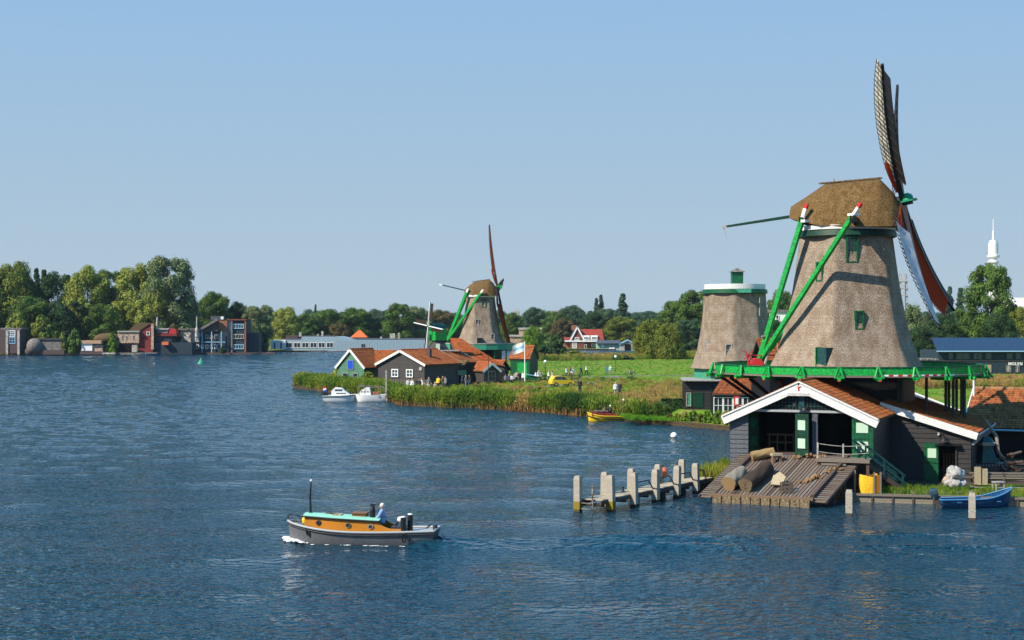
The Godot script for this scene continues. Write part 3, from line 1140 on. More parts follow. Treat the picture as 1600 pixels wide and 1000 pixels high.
# bushy reeds: short leaves at all heights, pointing up and out
func brush(seed_: int, leaves: int, h: float, spread: float) -> ArrayMesh:
	var rng := RandomNumberGenerator.new()
	rng.seed = seed_
	var s := Shape.new()
	for i in leaves:
		var a := rng.randf() * TAU
		var y := h * rng.randf() * 0.86
		var o := Vector3(cos(a), 0, sin(a)) * spread * sqrt(rng.randf()) + Vector3(0, y, 0)
		var dir := Vector3(rng.randfn() * 0.5, 1.0, rng.randfn() * 0.5).normalized()
		var l := rng.randf_range(0.3, 0.62)
		var side := dir.cross(Vector3(rng.randfn(), rng.randfn() * 0.3, rng.randfn())).normalized() * rng.randf_range(0.022, 0.05)
		var g := rng.randf_range(0.55, 1.45)
		s.tint = Color(g * rng.randf_range(0.85, 1.3), g, g * rng.randf_range(0.7, 1.1))
		var tip := o + dir * l + Vector3(rng.randfn() * 0.08, -0.05, rng.randfn() * 0.08)
		s.tri(o - side, o + side, tip)
	return s.mesh()

func inside(poly: PackedVector2Array, rng: RandomNumberGenerator, many: int) -> Array:
	var lo := Vector2(INF, INF)
	var hi := -lo
	for p in poly:
		lo = lo.min(p)
		hi = hi.max(p)
	var r := []
	while r.size() < many:
		var p := Vector2(rng.randf_range(lo.x, hi.x), rng.randf_range(lo.y, hi.y))
		if Geometry2D.is_point_in_polygon(p, poly):
			r.append(p)
	return r

func sow(called: String, m: Mesh, poly: PackedVector2Array, many: int, y: float, size: Vector2, colors: Array, seed_: int, patch := 0.05) -> void:
	var rng := RandomNumberGenerator.new()
	rng.seed = seed_
	var f := FastNoiseLite.new()
	f.seed = seed_
	f.frequency = patch
	var where := []
	var tints := []
	for p in inside(poly, rng, many):
		var k := rng.randf_range(size.x, size.y)
		var b := Basis(Vector3.UP, rng.randf() * TAU).scaled(Vector3(k, k * rng.randf_range(0.8, 1.15), k))
		where.append(Transform3D(b, Vector3(p.x, y, -p.y)))
		var t := clampf(f.get_noise_2d(p.x, p.y) * 1.3 + 0.5 + rng.randfn() * 0.16, 0.0, 0.999) * (colors.size() - 1)
		var c0: Color = colors[int(t)]
		tints.append(c0.lerp(colors[int(t) + 1], t - int(t)))
	scatter(self, called, m, M["blade"], where, tints)

func along(a: Array, depth: float) -> PackedVector2Array:
	# the strip of land behind a shoreline, survey points in, plan outline out
	var front := PackedVector2Array()
	for p in a:
		var g := on(p[0], p[1])
		front.append(Vector2(g.x, -g.z + 0.2))
	var all := front.duplicate()
	for i in range(front.size() - 1, -1, -1):
		all.append(front[i] + Vector2(0.0, depth))
	return all

func make_banks() -> void:
	var green := Color(0.10, 0.18, 0.02)
	var lime := Color(0.21, 0.27, 0.035)
	var straw := Color(0.40, 0.28, 0.09)
	var rust := Color(0.26, 0.15, 0.07)
	var dark := Color(0.035, 0.08, 0.02)
	var reed := brush(1, 110, 1.62, 0.65)
	var grass := tuft(2, 30, 0.5, 0.018, 0.4)
	var shoreline := [[462, 606], [500, 611], [560, 618], [602, 622], [626, 633], [700, 637], [780, 640], [850, 645], [930, 652], [1000, 660], [1012, 661]]
	sow("reeds", reed, along(shoreline, 7.0), 4200, 0.3, Vector2(0.85, 1.15), [dark, green, green, lime, green, lime, green, straw], 21, 0.09)
	sow("reed_stubble", tuft(5, 34, 0.9, 0.04, 0.5), along(shoreline.slice(1), 1.0), 900, 0.0, Vector2(0.7, 1.0), [rust, straw, dark], 22)
	sow("reed_field", reed, PackedVector2Array([Vector2(10, 172), Vector2(20, 158), Vector2(27, 156), Vector2(27, 178), Vector2(33, 205), Vector2(22, 215)]), 1500, 0.8, Vector2(0.45, 0.7), [green, straw, rust, straw, lime], 23)
	sow("reed_fringe", reed, PackedVector2Array([Vector2(-2, 352), Vector2(14, 352), Vector2(44, 380), Vector2(66, 420), Vector2(62, 436), Vector2(36, 404), Vector2(8, 374)]), 1500, 0.9, Vector2(0.55, 0.95), [dark, green, lime, straw, rust], 24)
	sow("dry_reeds", reed, PackedVector2Array([Vector2(55, 206), Vector2(82, 206), Vector2(90, 232), Vector2(60, 232)]), 1600, 1.0, Vector2(0.5, 0.8), [straw, rust, straw, green], 25)
	sow("tall_grass", tuft(6, 40, 0.9, 0.05, 0.8), PackedVector2Array([Vector2(-18, 200), Vector2(16, 172), Vector2(30, 168), Vector2(34, 232), Vector2(8, 250), Vector2(-10, 236)]), 2200, 1.0, Vector2(0.18, 0.5), [green, lime, lime, straw, rust], 26, 0.09)
	sow("meadow_grass", tuft(8, 30, 0.8, 0.07, 1.0), PackedVector2Array([Vector2(-12, 252), Vector2(34, 234), Vector2(60, 290), Vector2(62, 400), Vector2(38, 394), Vector2(8, 356)]), 2600, 1.0, Vector2(0.1, 0.26), [Color(0.1, 0.2, 0.02), Color(0.13, 0.25, 0.025), Color(0.16, 0.26, 0.03), Color(0.1, 0.2, 0.02)], 30, 0.03)
	sow("field_grass", tuft(9, 30, 0.8, 0.06, 1.0), PackedVector2Array([Vector2(30, 160), Vector2(90, 150), Vector2(110, 260), Vector2(62, 260), Vector2(34, 232)]), 1500, 1.0, Vector2(0.2, 0.5), [Color(0.1, 0.2, 0.02), Color(0.13, 0.25, 0.025), Color(0.16, 0.26, 0.03), straw], 31, 0.03)
	# shore left of the slipway and the sawmill yard
	sow("shore_weeds", tuft(7, 40, 1.0, 0.02, 0.35), PackedVector2Array([Vector2(11.1, 92.4), Vector2(12.6, 91.5), Vector2(14.0, 96.8), Vector2(13.7, 97.4), Vector2(11.7, 94.2)]), 150, 0.4, Vector2(0.5, 1.1), [green, lime, lime, straw], 27)
	sow("yard_grass", grass, PackedVector2Array([Vector2(19.2, 85.8), Vector2(30, 83.2), Vector2(36, 82), Vector2(36, 86), Vector2(20.4, 89)]), 520, 0.45, Vector2(0.2, 0.75), [green, lime, lime, straw], 28)
	# garden strip in front of the old mill house
	sow("garden_lawn", grass, PackedVector2Array([Vector2(11.5, 149), Vector2(17.5, 147.5), Vector2(18, 153), Vector2(11, 156)]), 700, 0.45, Vector2(0.5, 0.8), [Color(0.1, 0.25, 0.02), Color(0.13, 0.3, 0.02)], 29)

# ---------- the sawmill's shed, lean-to and slipway share one frame: its origin is the shed's floor under the gable's peak ----------
const SHED := Vector3(16.69, 2.3, -89.0)
const SHED_TURN := -22.5

func rect(x0: float, y0: float, x1: float, y1: float) -> PackedVector2Array:
	return PackedVector2Array([Vector2(x0, y0), Vector2(x1, y0), Vector2(x1, y1), Vector2(x0, y1)])

func half_door(root: Node, o: Vector3, w: float, h: float, turn: float, green: String, panel: String, label := "") -> void:
	# a boarded door leaf with a pale panel in its upper and its lower half
	var b := yawed(turn)
	var s := Shape.new()
	s.box(o + b * Vector3(0, h / 2, 0), Vector3(w, h, 0.06), b)
	for y in [0.08, h * 0.5, h - 0.08]:
		s.box(o + b * Vector3(0, y, 0.045), Vector3(w, 0.16, 0.03), b)
	for e in [-1.0, 1.0]:
		s.box(o + b * Vector3(e * (w / 2 - 0.07), h / 2, 0.043), Vector3(0.14, h, 0.026), b)
	var d := part(root, "door", s, M[green], label)
	for y in [0.29, 0.73]:
		var p := Shape.new()
		p.box(o + b * Vector3(-w * 0.02, h * y, 0.05), Vector3(w * 0.56, h * 0.235, 0.05), b)
		part(d, "door_panel", p, M[panel])
	var hinge := Shape.new()
	for y in [0.16, 0.84]:
		hinge.box(o + b * Vector3(w * 0.2, h * y, 0.066), Vector3(w * 0.5, 0.05, 0.012), b)
	part(d, "hinge", hinge, M["black"])

func make_shed() -> void:
	var root := thing("sawmill_shed", "dark boarded shed with white gable, open green doors and tiled roof above the slipway", "shed", SHED, SHED_TURN)
	var hw := 4.15
	var slope := 0.462
	var apex := 4.1
	var eave := apex - slope * hw
	var outline := PackedVector2Array([Vector2(-hw, -1.9), Vector2(hw, -1.9), Vector2(hw, eave), Vector2(0, apex), Vector2(-hw, eave)])
	var a := rect(-3.05, -0.02, 0.7, 2.42)
	var b := rect(1.05, -0.02, 3.02, 2.42)
	var pane := PackedVector2Array([Vector2(-2.25, 2.62), Vector2(2.25, 2.62), Vector2(0.86, 3.42), Vector2(-0.86, 3.42)])
	var s := Shape.new()
	# the wall behind the boards, made of the pieces between the openings
	for r in [rect(-hw, -1.9, -3.05, eave - 0.02), rect(0.7, -1.9, 1.05, 2.42), rect(3.02, -1.9, hw, eave - 0.02), rect(-3.05, -1.9, 0.7, -0.02), rect(1.05, -1.9, 3.02, -0.02)]:
		s.prism(r, -0.12, 0.0)
	for q in Geometry2D.clip_polygons(Geometry2D.intersect_polygons(outline, rect(-hw, 2.42, hw, 9))[0], pane):
		s.prism(q, -0.12, 0.0)
	for e in [-1.0, 1.0]:
		s.box(Vector3(e * (hw - 0.06), (eave - 1.9) / 2 - 0.05, -4.06), Vector3(0.12, eave + 1.8, 7.86))
	s.prism(outline, -8.1, -8.0)
	part(root, "wall", s, M["tar"])
	var floor_ := Shape.new()
	floor_.box(Vector3(0, -0.13, -4.06), Vector3(2 * hw - 0.26, 0.2, 7.8))
	part(root, "floor", floor_, M["plank_dark"])
	clad(root, outline, [a, b, pane], 0.27, Transform3D(), M["slate_board"])
	for e in [-1.0, 1.0]:
		clad(root, rect(-4.0, -1.9, 4.0, eave - 0.05), [], 0.27, Transform3D(yawed(90.0 * e), Vector3(e * hw, 0, -4.02)), M["tar_board"], false, true)
	# leaded gable window
	var g := Shape.new()
	g.prism(pane, -0.06, -0.03)
	var gw := part(root, "gable_window", g, paint("leaded_glass", 0.13, 0.19, 0.2, 0.55, {"spec": 0.7}))
	var bars := Shape.new()
	var x := -2.1
	while x < 2.2:
		var top := minf(3.42, 2.62 + (2.25 - absf(x)) * 0.576)
		bars.box(Vector3(x, (2.62 + top) / 2, -0.01), Vector3(0.035, top - 2.62, 0.04))
		x += 0.21
	for y in [2.83, 3.03, 3.23]:
		var half: float = 2.25 - (y - 2.62) / 0.576
		bars.box(Vector3(0, y, 0.0), Vector3(2 * half, 0.03, 0.03))
	part(gw, "glazing_bars", bars, M["teal"])
	var frame := Shape.new()
	frame.beam(Vector3(-2.25, 2.62, 0.03), Vector3(-0.86, 3.42, 0.03), 0.06, 0.09)
	frame.beam(Vector3(2.25, 2.62, 0.03), Vector3(0.86, 3.42, 0.03), 0.06, 0.09)
	frame.box(Vector3(0.1, 3.0, 0.05), Vector3(0.34, 0.8, 0.08))
	part(gw, "frame", frame, M["teal"])
	var lintel := Shape.new()
	lintel.box(Vector3(0.15, 2.53, 0.09), Vector3(6.9, 0.12, 0.12))
	part(root, "lintel", lintel, M["rail_grey"])
	# doors
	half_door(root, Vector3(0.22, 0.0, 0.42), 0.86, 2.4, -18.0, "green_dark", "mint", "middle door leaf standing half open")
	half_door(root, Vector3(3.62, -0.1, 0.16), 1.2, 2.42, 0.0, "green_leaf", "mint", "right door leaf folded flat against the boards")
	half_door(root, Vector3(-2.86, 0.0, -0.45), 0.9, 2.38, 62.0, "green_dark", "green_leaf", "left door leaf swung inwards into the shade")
	var post := Shape.new()
	post.box(Vector3(0.88, 1.2, 0.05), Vector3(0.3, 2.4, 0.1))
	part(root, "door_post", post, M["slate_board"])
	# work things seen dimly through the left opening
	var frameworks := Shape.new()
	for i in 4:
		frameworks.box(Vector3(-2.3 + i * 0.42, 0.5, -2.2 - 0.3 * i), Vector3(0.07, 1.0, 0.07))
	frameworks.box(Vector3(-1.7, 0.95, -2.6), Vector3(1.6, 0.07, 0.5))
	frameworks.box(Vector3(-1.7, 0.5, -2.6), Vector3(1.5, 0.05, 0.4))
	part(root, "saw_frame", frameworks, M["plank_warm"])
	# roof
	var ex := hw + 0.33
	var ey := apex - slope * ex + 0.02
	for e in [-1.0, 1.0]:
		var r := Shape.new()
		var o := Vector3(e * ex, ey, 0.3)
		var up := Vector3(0, apex + 0.02, 0.3)
		var back := Vector3(0, 0, -8.5)
		var th := Vector3(0, 0.09, 0)
		var q := [o, o + back, up + back, up] if e > 0 else [o + back, o, up, up + back]
		r.hexa([q[0], q[1], q[2], q[3], q[0] + th, q[1] + th, q[2] + th, q[3] + th])
		part(root, "roof", r, M["plank_dark"])
		var lift := Vector3(e * 0.05, 0.11, 0)
		if e > 0:
			tiles(root, o + lift, back, up - o, 0.25, 0.31)
		else:
			tiles(root, o + back + lift, -back, up - o, 0.25, 0.31)
		var f := Shape.new()
		f.beam(Vector3(e * (ex + 0.02), ey - 0.13, 0.36), Vector3(0, apex - 0.13, 0.36), 0.07, 0.50)
		var vb := part(root, "verge_board", f, M["white"])
		f = Shape.new()
		f.beam(Vector3(e * (ex + 0.05), ey + 0.12, 0.40), Vector3(0, apex + 0.145, 0.40), 0.12, 0.09)
		part(vb, "verge_lip", f, M["white"])
	var peak := Shape.new()
	peak.prism(PackedVector2Array([Vector2(-0.95, 3.43), Vector2(0.95, 3.43), Vector2(0.1, 3.9), Vector2(-0.1, 3.9)]), 0.31, 0.41)
	var pk := part(root, "gable_board", peak, M["white"])
	var t := TextMesh.new()
	t.text = "JONGE SCHAAP"
	t.font_size = 32
	t.pixel_size = 0.0056
	t.depth = 0.012
	var tx := put(pk, "lettering", t, M["lettering_grey"])
	tx.position = Vector3(0, 3.53, 0.418)
	var em := Shape.new()
	em.prism(PackedVector2Array([Vector2(-0.13, 4.0), Vector2(-0.03, 3.9), Vector2(-0.03, 3.74), Vector2(0.03, 3.74), Vector2(0.03, 3.9), Vector2(0.13, 4.0), Vector2(0.0, 3.96)]), 0.41, 0.45)
	part(pk, "gable_emblem", em, M["red"])
	ridge(root, Vector3(0, apex + 0.17, 0.3), Vector3(0, apex + 0.17, -8.2), 0.13)
	# lamp over the doors
	var lamp := Shape.new()
	lamp.tube([Vector3(-0.1, 3.12, 0.1), Vector3(-0.16, 3.14, 0.45), Vector3(-0.16, 3.05, 0.62)], [0.025, 0.025, 0.025], 6)
	lamp.lathe(Vector3(-0.16, 2.82, 0.62), [[0.0, 0.0], [0.17, 0.0], [0.15, 0.1], [0.05, 0.22], [0.0, 0.23]], 12)
	lamp.lathe(Vector3(0.32, 2.6, 0.2), [[0.0, 0.0], [0.28, 0.0], [0.2, 0.14], [0.05, 0.2], [0.0, 0.2]], 12)
	part(root, "gable_lamp", lamp, M["black"])

	# small landing before the right doorway, with a rope rail
	var l := thing("landing", "small plank landing on posts before the shed's right doorway, with a white rope post", "landing", SHED, SHED_TURN)
	for i in 8:
		var p := Shape.new()
		p.box(Vector3(2.72, -0.06, 0.2 + i * 0.17), Vector3(3.0, 0.06, 0.155))
		part(l, "plank", p, M["plank_grey"])
	var legs := []
	for q in [[1.35, 1.3], [2.6, 1.3], [4.1, 1.3]]:
		var p := Shape.new()
		p.box(Vector3(q[0], -0.72, q[1]), Vector3(0.16, 1.26, 0.16))
		part(l, "leg", p, M["plank_dark"])
	var edge := Shape.new()
	edge.box(Vector3(2.72, -0.16, 1.46), Vector3(3.0, 0.14, 0.06))
	edge.box(Vector3(2.2, -0.36, 1.42), Vector3(1.4, 0.12, 0.06))
	part(l, "edge_board", edge, M["plank_grey"])
	for q in [[1.3, 1.38, 0.92], [2.55, 0.35, 0.8]]:
		var p := Shape.new()
		p.box(Vector3(q[0], q[2] / 2 - 0.06, q[1]), Vector3(0.085, q[2], 0.085))
		part(l, "rope_post", p, M["offwhite"])
	for y in [0.8, 0.35]:
		var pts := []
		for i in 9:
			var k := i / 8.0
			pts.append(Vector3(1.3 + k * 2.9, y - 0.12 * sin(k * PI), 1.38))
		var p := Shape.new()
		p.tube(pts, [0.018], 5)
		part(l, "rope", p, M["offwhite"])

	# stairs down to the yard
	var st := thing("outside_stair", "dark wooden stair with teal handrails going down from the landing to the quay", "stairs", Vector3(19.75, 2.3, -86.9), 12.0)
	var p0 := Vector3(0, -0.1, 0.0)
	var p1 := Vector3(2.35, -1.85, 0.0)
	for z in [-0.45, 0.45]:
		var p := Shape.new()
		p.beam(p0 + Vector3(0, -0.08, z), p1 + Vector3(0, 0.0, z), 0.06, 0.28)
		part(st, "stringer", p, M["plank_dark"])
	for i in 8:
		var p := Shape.new()
		p.box(p0.lerp(p1, (i + 0.4) / 8.0), Vector3(0.27, 0.045, 0.94))
		part(st, "tread", p, M["plank_grey"])
	for z in [-0.5, 0.5]:
		for i in 3:
			var p := Shape.new()
			var o := p0.lerp(p1, [0.02, 0.5, 0.98][i]) + Vector3(0, 0, z)
			p.box(o + Vector3(0, 0.42, 0), Vector3(0.08, 1.0, 0.08))
			part(st, "rail_post", p, M["teal"])
		for y in [0.5, 0.9]:
			var p := Shape.new()
			p.beam(p0 + Vector3(-0.3, y + 0.2, z), p1 + Vector3(0.1, y - 0.08, z), 0.05, 0.13)
			part(st, "handrail", p, M["teal"])

func make_annex() -> void:
	var root := thing("boarded_outbuilding", "black boarded lean-to with long white verge and green half door, right of the shed", "outbuilding", SHED, SHED_TURN)
	var z := -6.2
	var g := -1.9
	var outline := PackedVector2Array([Vector2(4.0, g), Vector2(8.9, g), Vector2(8.9, 1.02), Vector2(4.0, 2.52)])
	var door := rect(7.05, g, 8.0, 0.3)
	var s := Shape.new()
	for q in Geometry2D.clip_polygons(outline, rect(7.05, g - 1, 8.0, 0.3)):
		s.prism(q, z - 0.12, z)
	s.box(Vector3(8.84, (g + 1.02) / 2, z - 5.3), Vector3(0.12, 1.0 - g, 10.3))
	s.box(Vector3(6.4, -0.4, z - 10.4), Vector3(4.6, 3.4, 0.12))
	part(root, "wall", s, M["tar"])
	var fl := Shape.new()
	fl.box(Vector3(6.4, g - 0.02, z - 5.2), Vector3(4.7, 0.1, 10.0))
	part(root, "floor", fl, M["plank_dark"])
	clad(root, outline, [door], 0.29, Transform3D(Basis(), Vector3(0, 0, z)), M["tar_board"])
	clad(root, rect(-5.1, g, 5.1, 0.95), [], 0.29, Transform3D(yawed(90), Vector3(8.9, 0, z - 5.2)), M["tar_board"], false, true)
	for q in [[Vector2(6.62, g + 1.16), 1.16, true], [Vector2(6.62, g), 1.12, false]]:
		var d := Shape.new()
		var o := Vector3(q[0].x, q[0].y + q[1] / 2, z + 0.13)
		d.box(o, Vector3(0.86, q[1], 0.06))
		for e in [-1.0, 1.0]:
			d.box(o + Vector3(0, e * (q[1] / 2 - 0.07), 0.035), Vector3(0.86, 0.13, 0.025))
			d.box(o + Vector3(e * 0.37, 0, 0.033), Vector3(0.1, q[1], 0.02))
		var dd := part(root, "door", d, M["green_leaf"], "upper door half with pale panel" if q[2] else "lower door half")
		if q[2]:
			var p := Shape.new()
			p.box(o + Vector3(0.05, 0, 0.04), Vector3(0.5, 0.56, 0.05))
			part(dd, "door_panel", p, M["mint"])
	var jamb := Shape.new()
	jamb.box(Vector3(8.06, -0.8, z + 0.06), Vector3(0.1, 2.25, 0.12))
	jamb.box(Vector3(6.12, -1.3, z + 0.1), Vector3(0.16, 1.2, 0.14))
	part(root, "door_jamb", jamb, M["tar_board"])
	var tools := Shape.new()
	for i in 5:
		tools.box(Vector3(7.2 + i * 0.16, -1.0, z - 1.2 - 0.1 * i), Vector3(0.08, 1.5, 0.06))
	part(root, "stored_boards", tools, M["plank_warm"])
	# sloping roof, lower on the right
	var r := Shape.new()
	var a := Vector3(9.25, 0.97, z + 0.25)
	var b := Vector3(3.6, 2.7, z + 0.25)
	var back := Vector3(0, 0, -10.8)
	var th := Vector3(0, 0.09, 0)
	r.hexa([a, a + back, b + back, b, a + th, a + back + th, b + back + th, b + th])
	part(root, "roof", r, M["plank_dark"])
	tiles(root, a + Vector3(0.05, 0.11, 0), back, b - a, 0.25, 0.31)
	for zz in [z + 0.31, z - 10.6]:
		var f := Shape.new()
		f.beam(a * Vector3(1, 1, 0) + Vector3(0.05, -0.05, zz), b * Vector3(1, 1, 0) + Vector3(0, -0.05, zz), 0.07, 0.42)
		part(root, "verge_board", f, M["white"])
	var ga := Shape.new()
	ga.tube([a + Vector3(0.12, 0.03, 0.0), a + back + Vector3(0.12, 0.03, 0)], [0.06], 8)
	part(root, "gutter", ga, M["rail_grey"])
	for i in 12:
		var c := Shape.new()
		var o := Vector3(8.93, 0.45, z - 0.1 - i * 0.86)
		var pts := []
		for k in 6:
			var t := k / 5.0
			pts.append(o + Vector3(0.36 * t, 0.42 * t - 0.16 * sin(t * PI), 0))
		for k in 5:
			c.beam(pts[k], pts[k + 1], 0.09, 0.13)
		part(root, "eaves_bracket", c, M["rail_grey"])
	var lamp := Shape.new()
	lamp.tube([Vector3(7.25, 0.95, z + 0.03), Vector3(7.4, 0.98, z + 0.35), Vector3(7.4, 0.85, z + 0.4)], [0.025], 6)
	lamp.lathe(Vector3(7.4, 0.62, z + 0.4), [[0.0, 0.0], [0.26, 0.0], [0.2, 0.1], [0.05, 0.24], [0.0, 0.25]], 12)
	part(root, "wall_lamp", lamp, M["black"])
	lamp = Shape.new()
	lamp.box(Vector3(7.05, 1.0, z + 0.12), Vector3(0.12, 0.16, 0.14))
	part(root, "lamp_box", lamp, M["offwhite"])
	var canopy := Shape.new()
	canopy.box(Vector3(7.6, 0.36, z + 0.2), Vector3(1.5, 0.04, 0.36), Basis(Vector3.RIGHT, 0.2))
	part(root, "door_canopy", canopy, M["tar"])

	# the barn behind on the right
	var barn := thing("tiled_barn", "long dark barn with broad orange tiled roof and white verge at the right edge", "barn", Vector3(34.0, 0.45, -113.0), -25.0)
	var w := Shape.new()
	w.box(Vector3(10.2, 1.2, 0.0), Vector3(19.6, 2.4, 9.4))
	part(barn, "wall", w, M["tar"])
	var rl := 19.6
	var e0 := Vector3(0, 2.0, 5.2)
	var e1 := Vector3(0, 4.5, 0)
	var run := Vector3(rl, 0, 0)
	var rf := Shape.new()
	rf.hexa([e0, e0 + run, e1 + run, e1, e0 + th, e0 + run + th, e1 + run + th, e1 + th])
	var e2 := Vector3(0, 2.0, -5.2)
	rf.hexa([e1 + Vector3(0, -0.01, -0.02), e1 + run + Vector3(0, -0.01, -0.02), e2 + run, e2, e1 + th + Vector3(0, -0.01, -0.02), e1 + run + th + Vector3(0, -0.01, -0.02), e2 + run + th, e2 + th])
	part(barn, "roof", rf, M["plank_dark"])
	tiles(barn, e0 + Vector3(0, 0.11, 0.04), run, e1 - e0, 0.27, 0.33, Color(0.56, 0.18, 0.06), 0.4)
	ridge(barn, e1 + Vector3(0, 0.16, 0), e1 + run + Vector3(0, 0.16, 0), 0.16, Color(0.5, 0.26, 0.12))
	for q in [[e0, e1], [e2, e1]]:
		var f := Shape.new()
		f.beam(q[0] + Vector3(-0.05, 0.05, 0), q[1] + Vector3(-0.05, 0.05, 0), 0.07, 0.36)
		part(barn, "verge_board", f, M["white"])
	var gut := Shape.new()
	gut.tube([e0 + Vector3(0, 0, 0.1), e0 + run + Vector3(0, 0, 0.1)], [0.07], 8)
	part(barn, "gutter", gut, M["sky_blue"])
	window(barn, Vector3(5.0, 1.25, 4.74), 1.0, 1.0, 0, "teal", "glass", 2, 2)
	window(barn, Vector3(6.6, 1.25, 4.74), 1.0, 1.0, 0, "teal", "glass", 2, 2)
	# white verge of a hidden roof between the two
	var v := thing("low_barn", "low dark roof with white verge half hidden behind the gallery posts", "barn", Vector3(29.6, 0.45, -112.0), -25.0)
	var lw := Shape.new()
	lw.prism(PackedVector2Array([Vector2(-3.4, 0), Vector2(2.4, 0), Vector2(2.4, 2.5), Vector2(-3.4, 4.6)]), -5.0, 0.0)
	part(v, "wall", lw, M["tar"])
	var lr := Shape.new()
	var la := Vector3(2.8, 2.5, 0.2)
	var lb := Vector3(-3.6, 4.85, 0.2)
	var lk := Vector3(0, 0, -5.4)
	lr.hexa([la, la + lk, lb + lk, lb, la + th, la + lk + th, lb + lk + th, lb + th])
	part(v, "roof", lr, M["roof_slate"])
	for zz in [0.22, -5.22]:
		var lf := Shape.new()
		lf.beam(la * Vector3(1, 1, 0) + Vector3(0, 0.06, zz), lb * Vector3(1, 1, 0) + Vector3(0, 0.06, zz), 0.06, 0.3)
		part(v, "verge_board", lf, M["white"])

func ramp_at(t: float, k: float, lift := 0.0) -> Vector3:
	# point on the slipway's face: t across its planked middle, k from the water up to the shed
	return Vector3(lerpf(-3.55, -2.6, k) + 5.4 * t, lerpf(-1.9, -0.06, k) + lift, lerpf(5.8, 0.2, k))

func make_slipway() -> void:
	var root := thing("slipway", "broad sloping plank slipway with cleated side strips running from the shed to the water", "slipway", SHED, SHED_TURN)
	var rng := RandomNumberGenerator.new()
	rng.seed = 8
	var many := 27
	var mats := ["plank", "plank_grey", "plank_dark", "plank", "plank"]
	var pw := 5.4 / many
	for i in many:
		var t := (i + 0.5) / many
		var s := Shape.new()
		s.beam(ramp_at(t, 0.0, -0.03 + rng.randf_range(-0.008, 0.008)), ramp_at(t, 1.0, -0.03), pw - 0.05, 0.06)
		part(root, "plank", s, M[mats[rng.randi() % 5]])
	var under := Shape.new()
	for k in [0.04, 0.3, 0.6, 0.92]:
		under.beam(ramp_at(-0.13, k, -0.17), ramp_at(1.13, k, -0.17), 0.2, 0.18)
	for k in [0.3, 0.6, 0.92]:
		for t in [-0.1, 0.25, 0.6, 1.1]:
			var o := ramp_at(t, k, -0.2)
			under.box(Vector3(o.x, (o.y - 2.9) / 2, o.z), Vector3(0.2, o.y + 2.9, 0.2))
	part(root, "trestle", under, M["plank_dark"])
	# cleated strips on both sides
	var cleat := Shape.new()
	var dir := (ramp_at(0, 1) - ramp_at(0, 0)).normalized()
	var up := Vector3.RIGHT.cross(dir)
	var base := Basis(Vector3.RIGHT, up.normalized(), Vector3.RIGHT.cross(up).normalized())
	cleat.box(Vector3.ZERO, Vector3(0.72, 0.05, 0.11), base)
	var cm := cleat.mesh()
	for e in [0, 1]:
		var t0 := -0.155 if e == 0 else 1.015
		var t1 := -0.015 if e == 0 else 1.155
		for t in [t0, t1]:
			var s := Shape.new()
			s.beam(ramp_at(t, -0.02, -0.07), ramp_at(t, 0.985, -0.07), 0.08, 0.16)
			part(root, "side_stringer", s, M["plank_dark"])
		var deck := Shape.new()
		deck.beam(ramp_at((t0 + t1) / 2, -0.02, -0.08), ramp_at((t0 + t1) / 2, 0.98, -0.08), 0.68, 0.04)
		part(root, "side_boards", deck, M["plank"])
		for i in 22:
			var c := put(root, "cleat", cm, M["plank_grey"] if rng.randf() < 0.6 else M["plank"])
			c.position = ramp_at((t0 + t1) / 2, (i + 0.5) / 22.0, 0.0)
	for q in [[-0.012, 0.55, 0.98], [1.0, 0.02, 0.62], [1.0, 0.68, 1.0]]:
		var s := Shape.new()
		s.beam(ramp_at(q[0], q[1], 0.1), ramp_at(q[0], q[2], 0.1), 0.2, 0.24)
		part(root, "guide_beam", s, M["plank_dark"])
	# heavy blocks along the water's edge
	var bar := Shape.new()
	bar.beam(ramp_at(-0.03, -0.012, 0.05), ramp_at(1.02, -0.012, 0.05), 0.26, 0.16)
	part(root, "edge_beam", bar, M["plank_warm"])
	for i in 10:
		var s := Shape.new()
		var o := ramp_at((i + 0.5) / 10.0, -0.04, -0.19)
		var w := rng.randf_range(0.46, 0.52)
		s.box(o + Vector3(0, rng.randf_range(-0.02, 0.02), rng.randf_range(-0.02, 0.02)), Vector3(w, 0.56, 0.24), Basis(Vector3.RIGHT, -0.2))
		part(root, "edge_block", s, M["moss_wood"])

	var frame := func(o: Vector3) -> Vector3: return SHED + yawed(SHED_TURN) * o
	# logs: a barked body with sawn ends
	var log_ := func(called: String, label: String, a: Vector3, b: Vector3, r: float, bark: String, ends: String) -> void:
		var o := thing(called, label, "log", frame.call(a))
		var q: Vector3 = yawed(SHED_TURN) * (b - a)
		var s := Shape.new()
		var side := q.normalized().cross(Vector3.UP).normalized()
		var upw := side.cross(q.normalized())
		var rows := []
		for j in 9:
			var p := PackedVector3Array()
			for i in 21:
				var t := TAU * (i % 20) / 20.0
				var rr := r * (1.0 + 0.07 * sin(t * 3.0 + j * 0.5) + 0.05 * sin(t * 5.0 - j * 1.3) + 0.03 * sin(t * 9.0 + j * 2.1)) * (1.0 - 0.012 * j)
				p.append(q * (j / 8.0) + (side * cos(t) + upw * sin(t)) * rr)
			rows.append(p)
		s.grid(rows, true)
		part(o, "bark", s, M[bark])
		for e in [0, 8]:
			var c := Shape.new()
			var ring: PackedVector3Array = rows[e]
			var mid: Vector3 = q * (e / 8.0)
			for i in 20:
				if e == 0:
					c.tri(mid, ring[i + 1], ring[i])
				else:
					c.tri(mid, ring[i], ring[i + 1])
			part(o, "sawn_end", c, M[ends])
	log_.call("log", "thick pale barkless log with ochre sawn end at the foot of the slipway", ramp_at(0.1, 0.11, 0.4), ramp_at(0.12, 0.39, 0.4), 0.43, "bark_pale", "cut_wood")
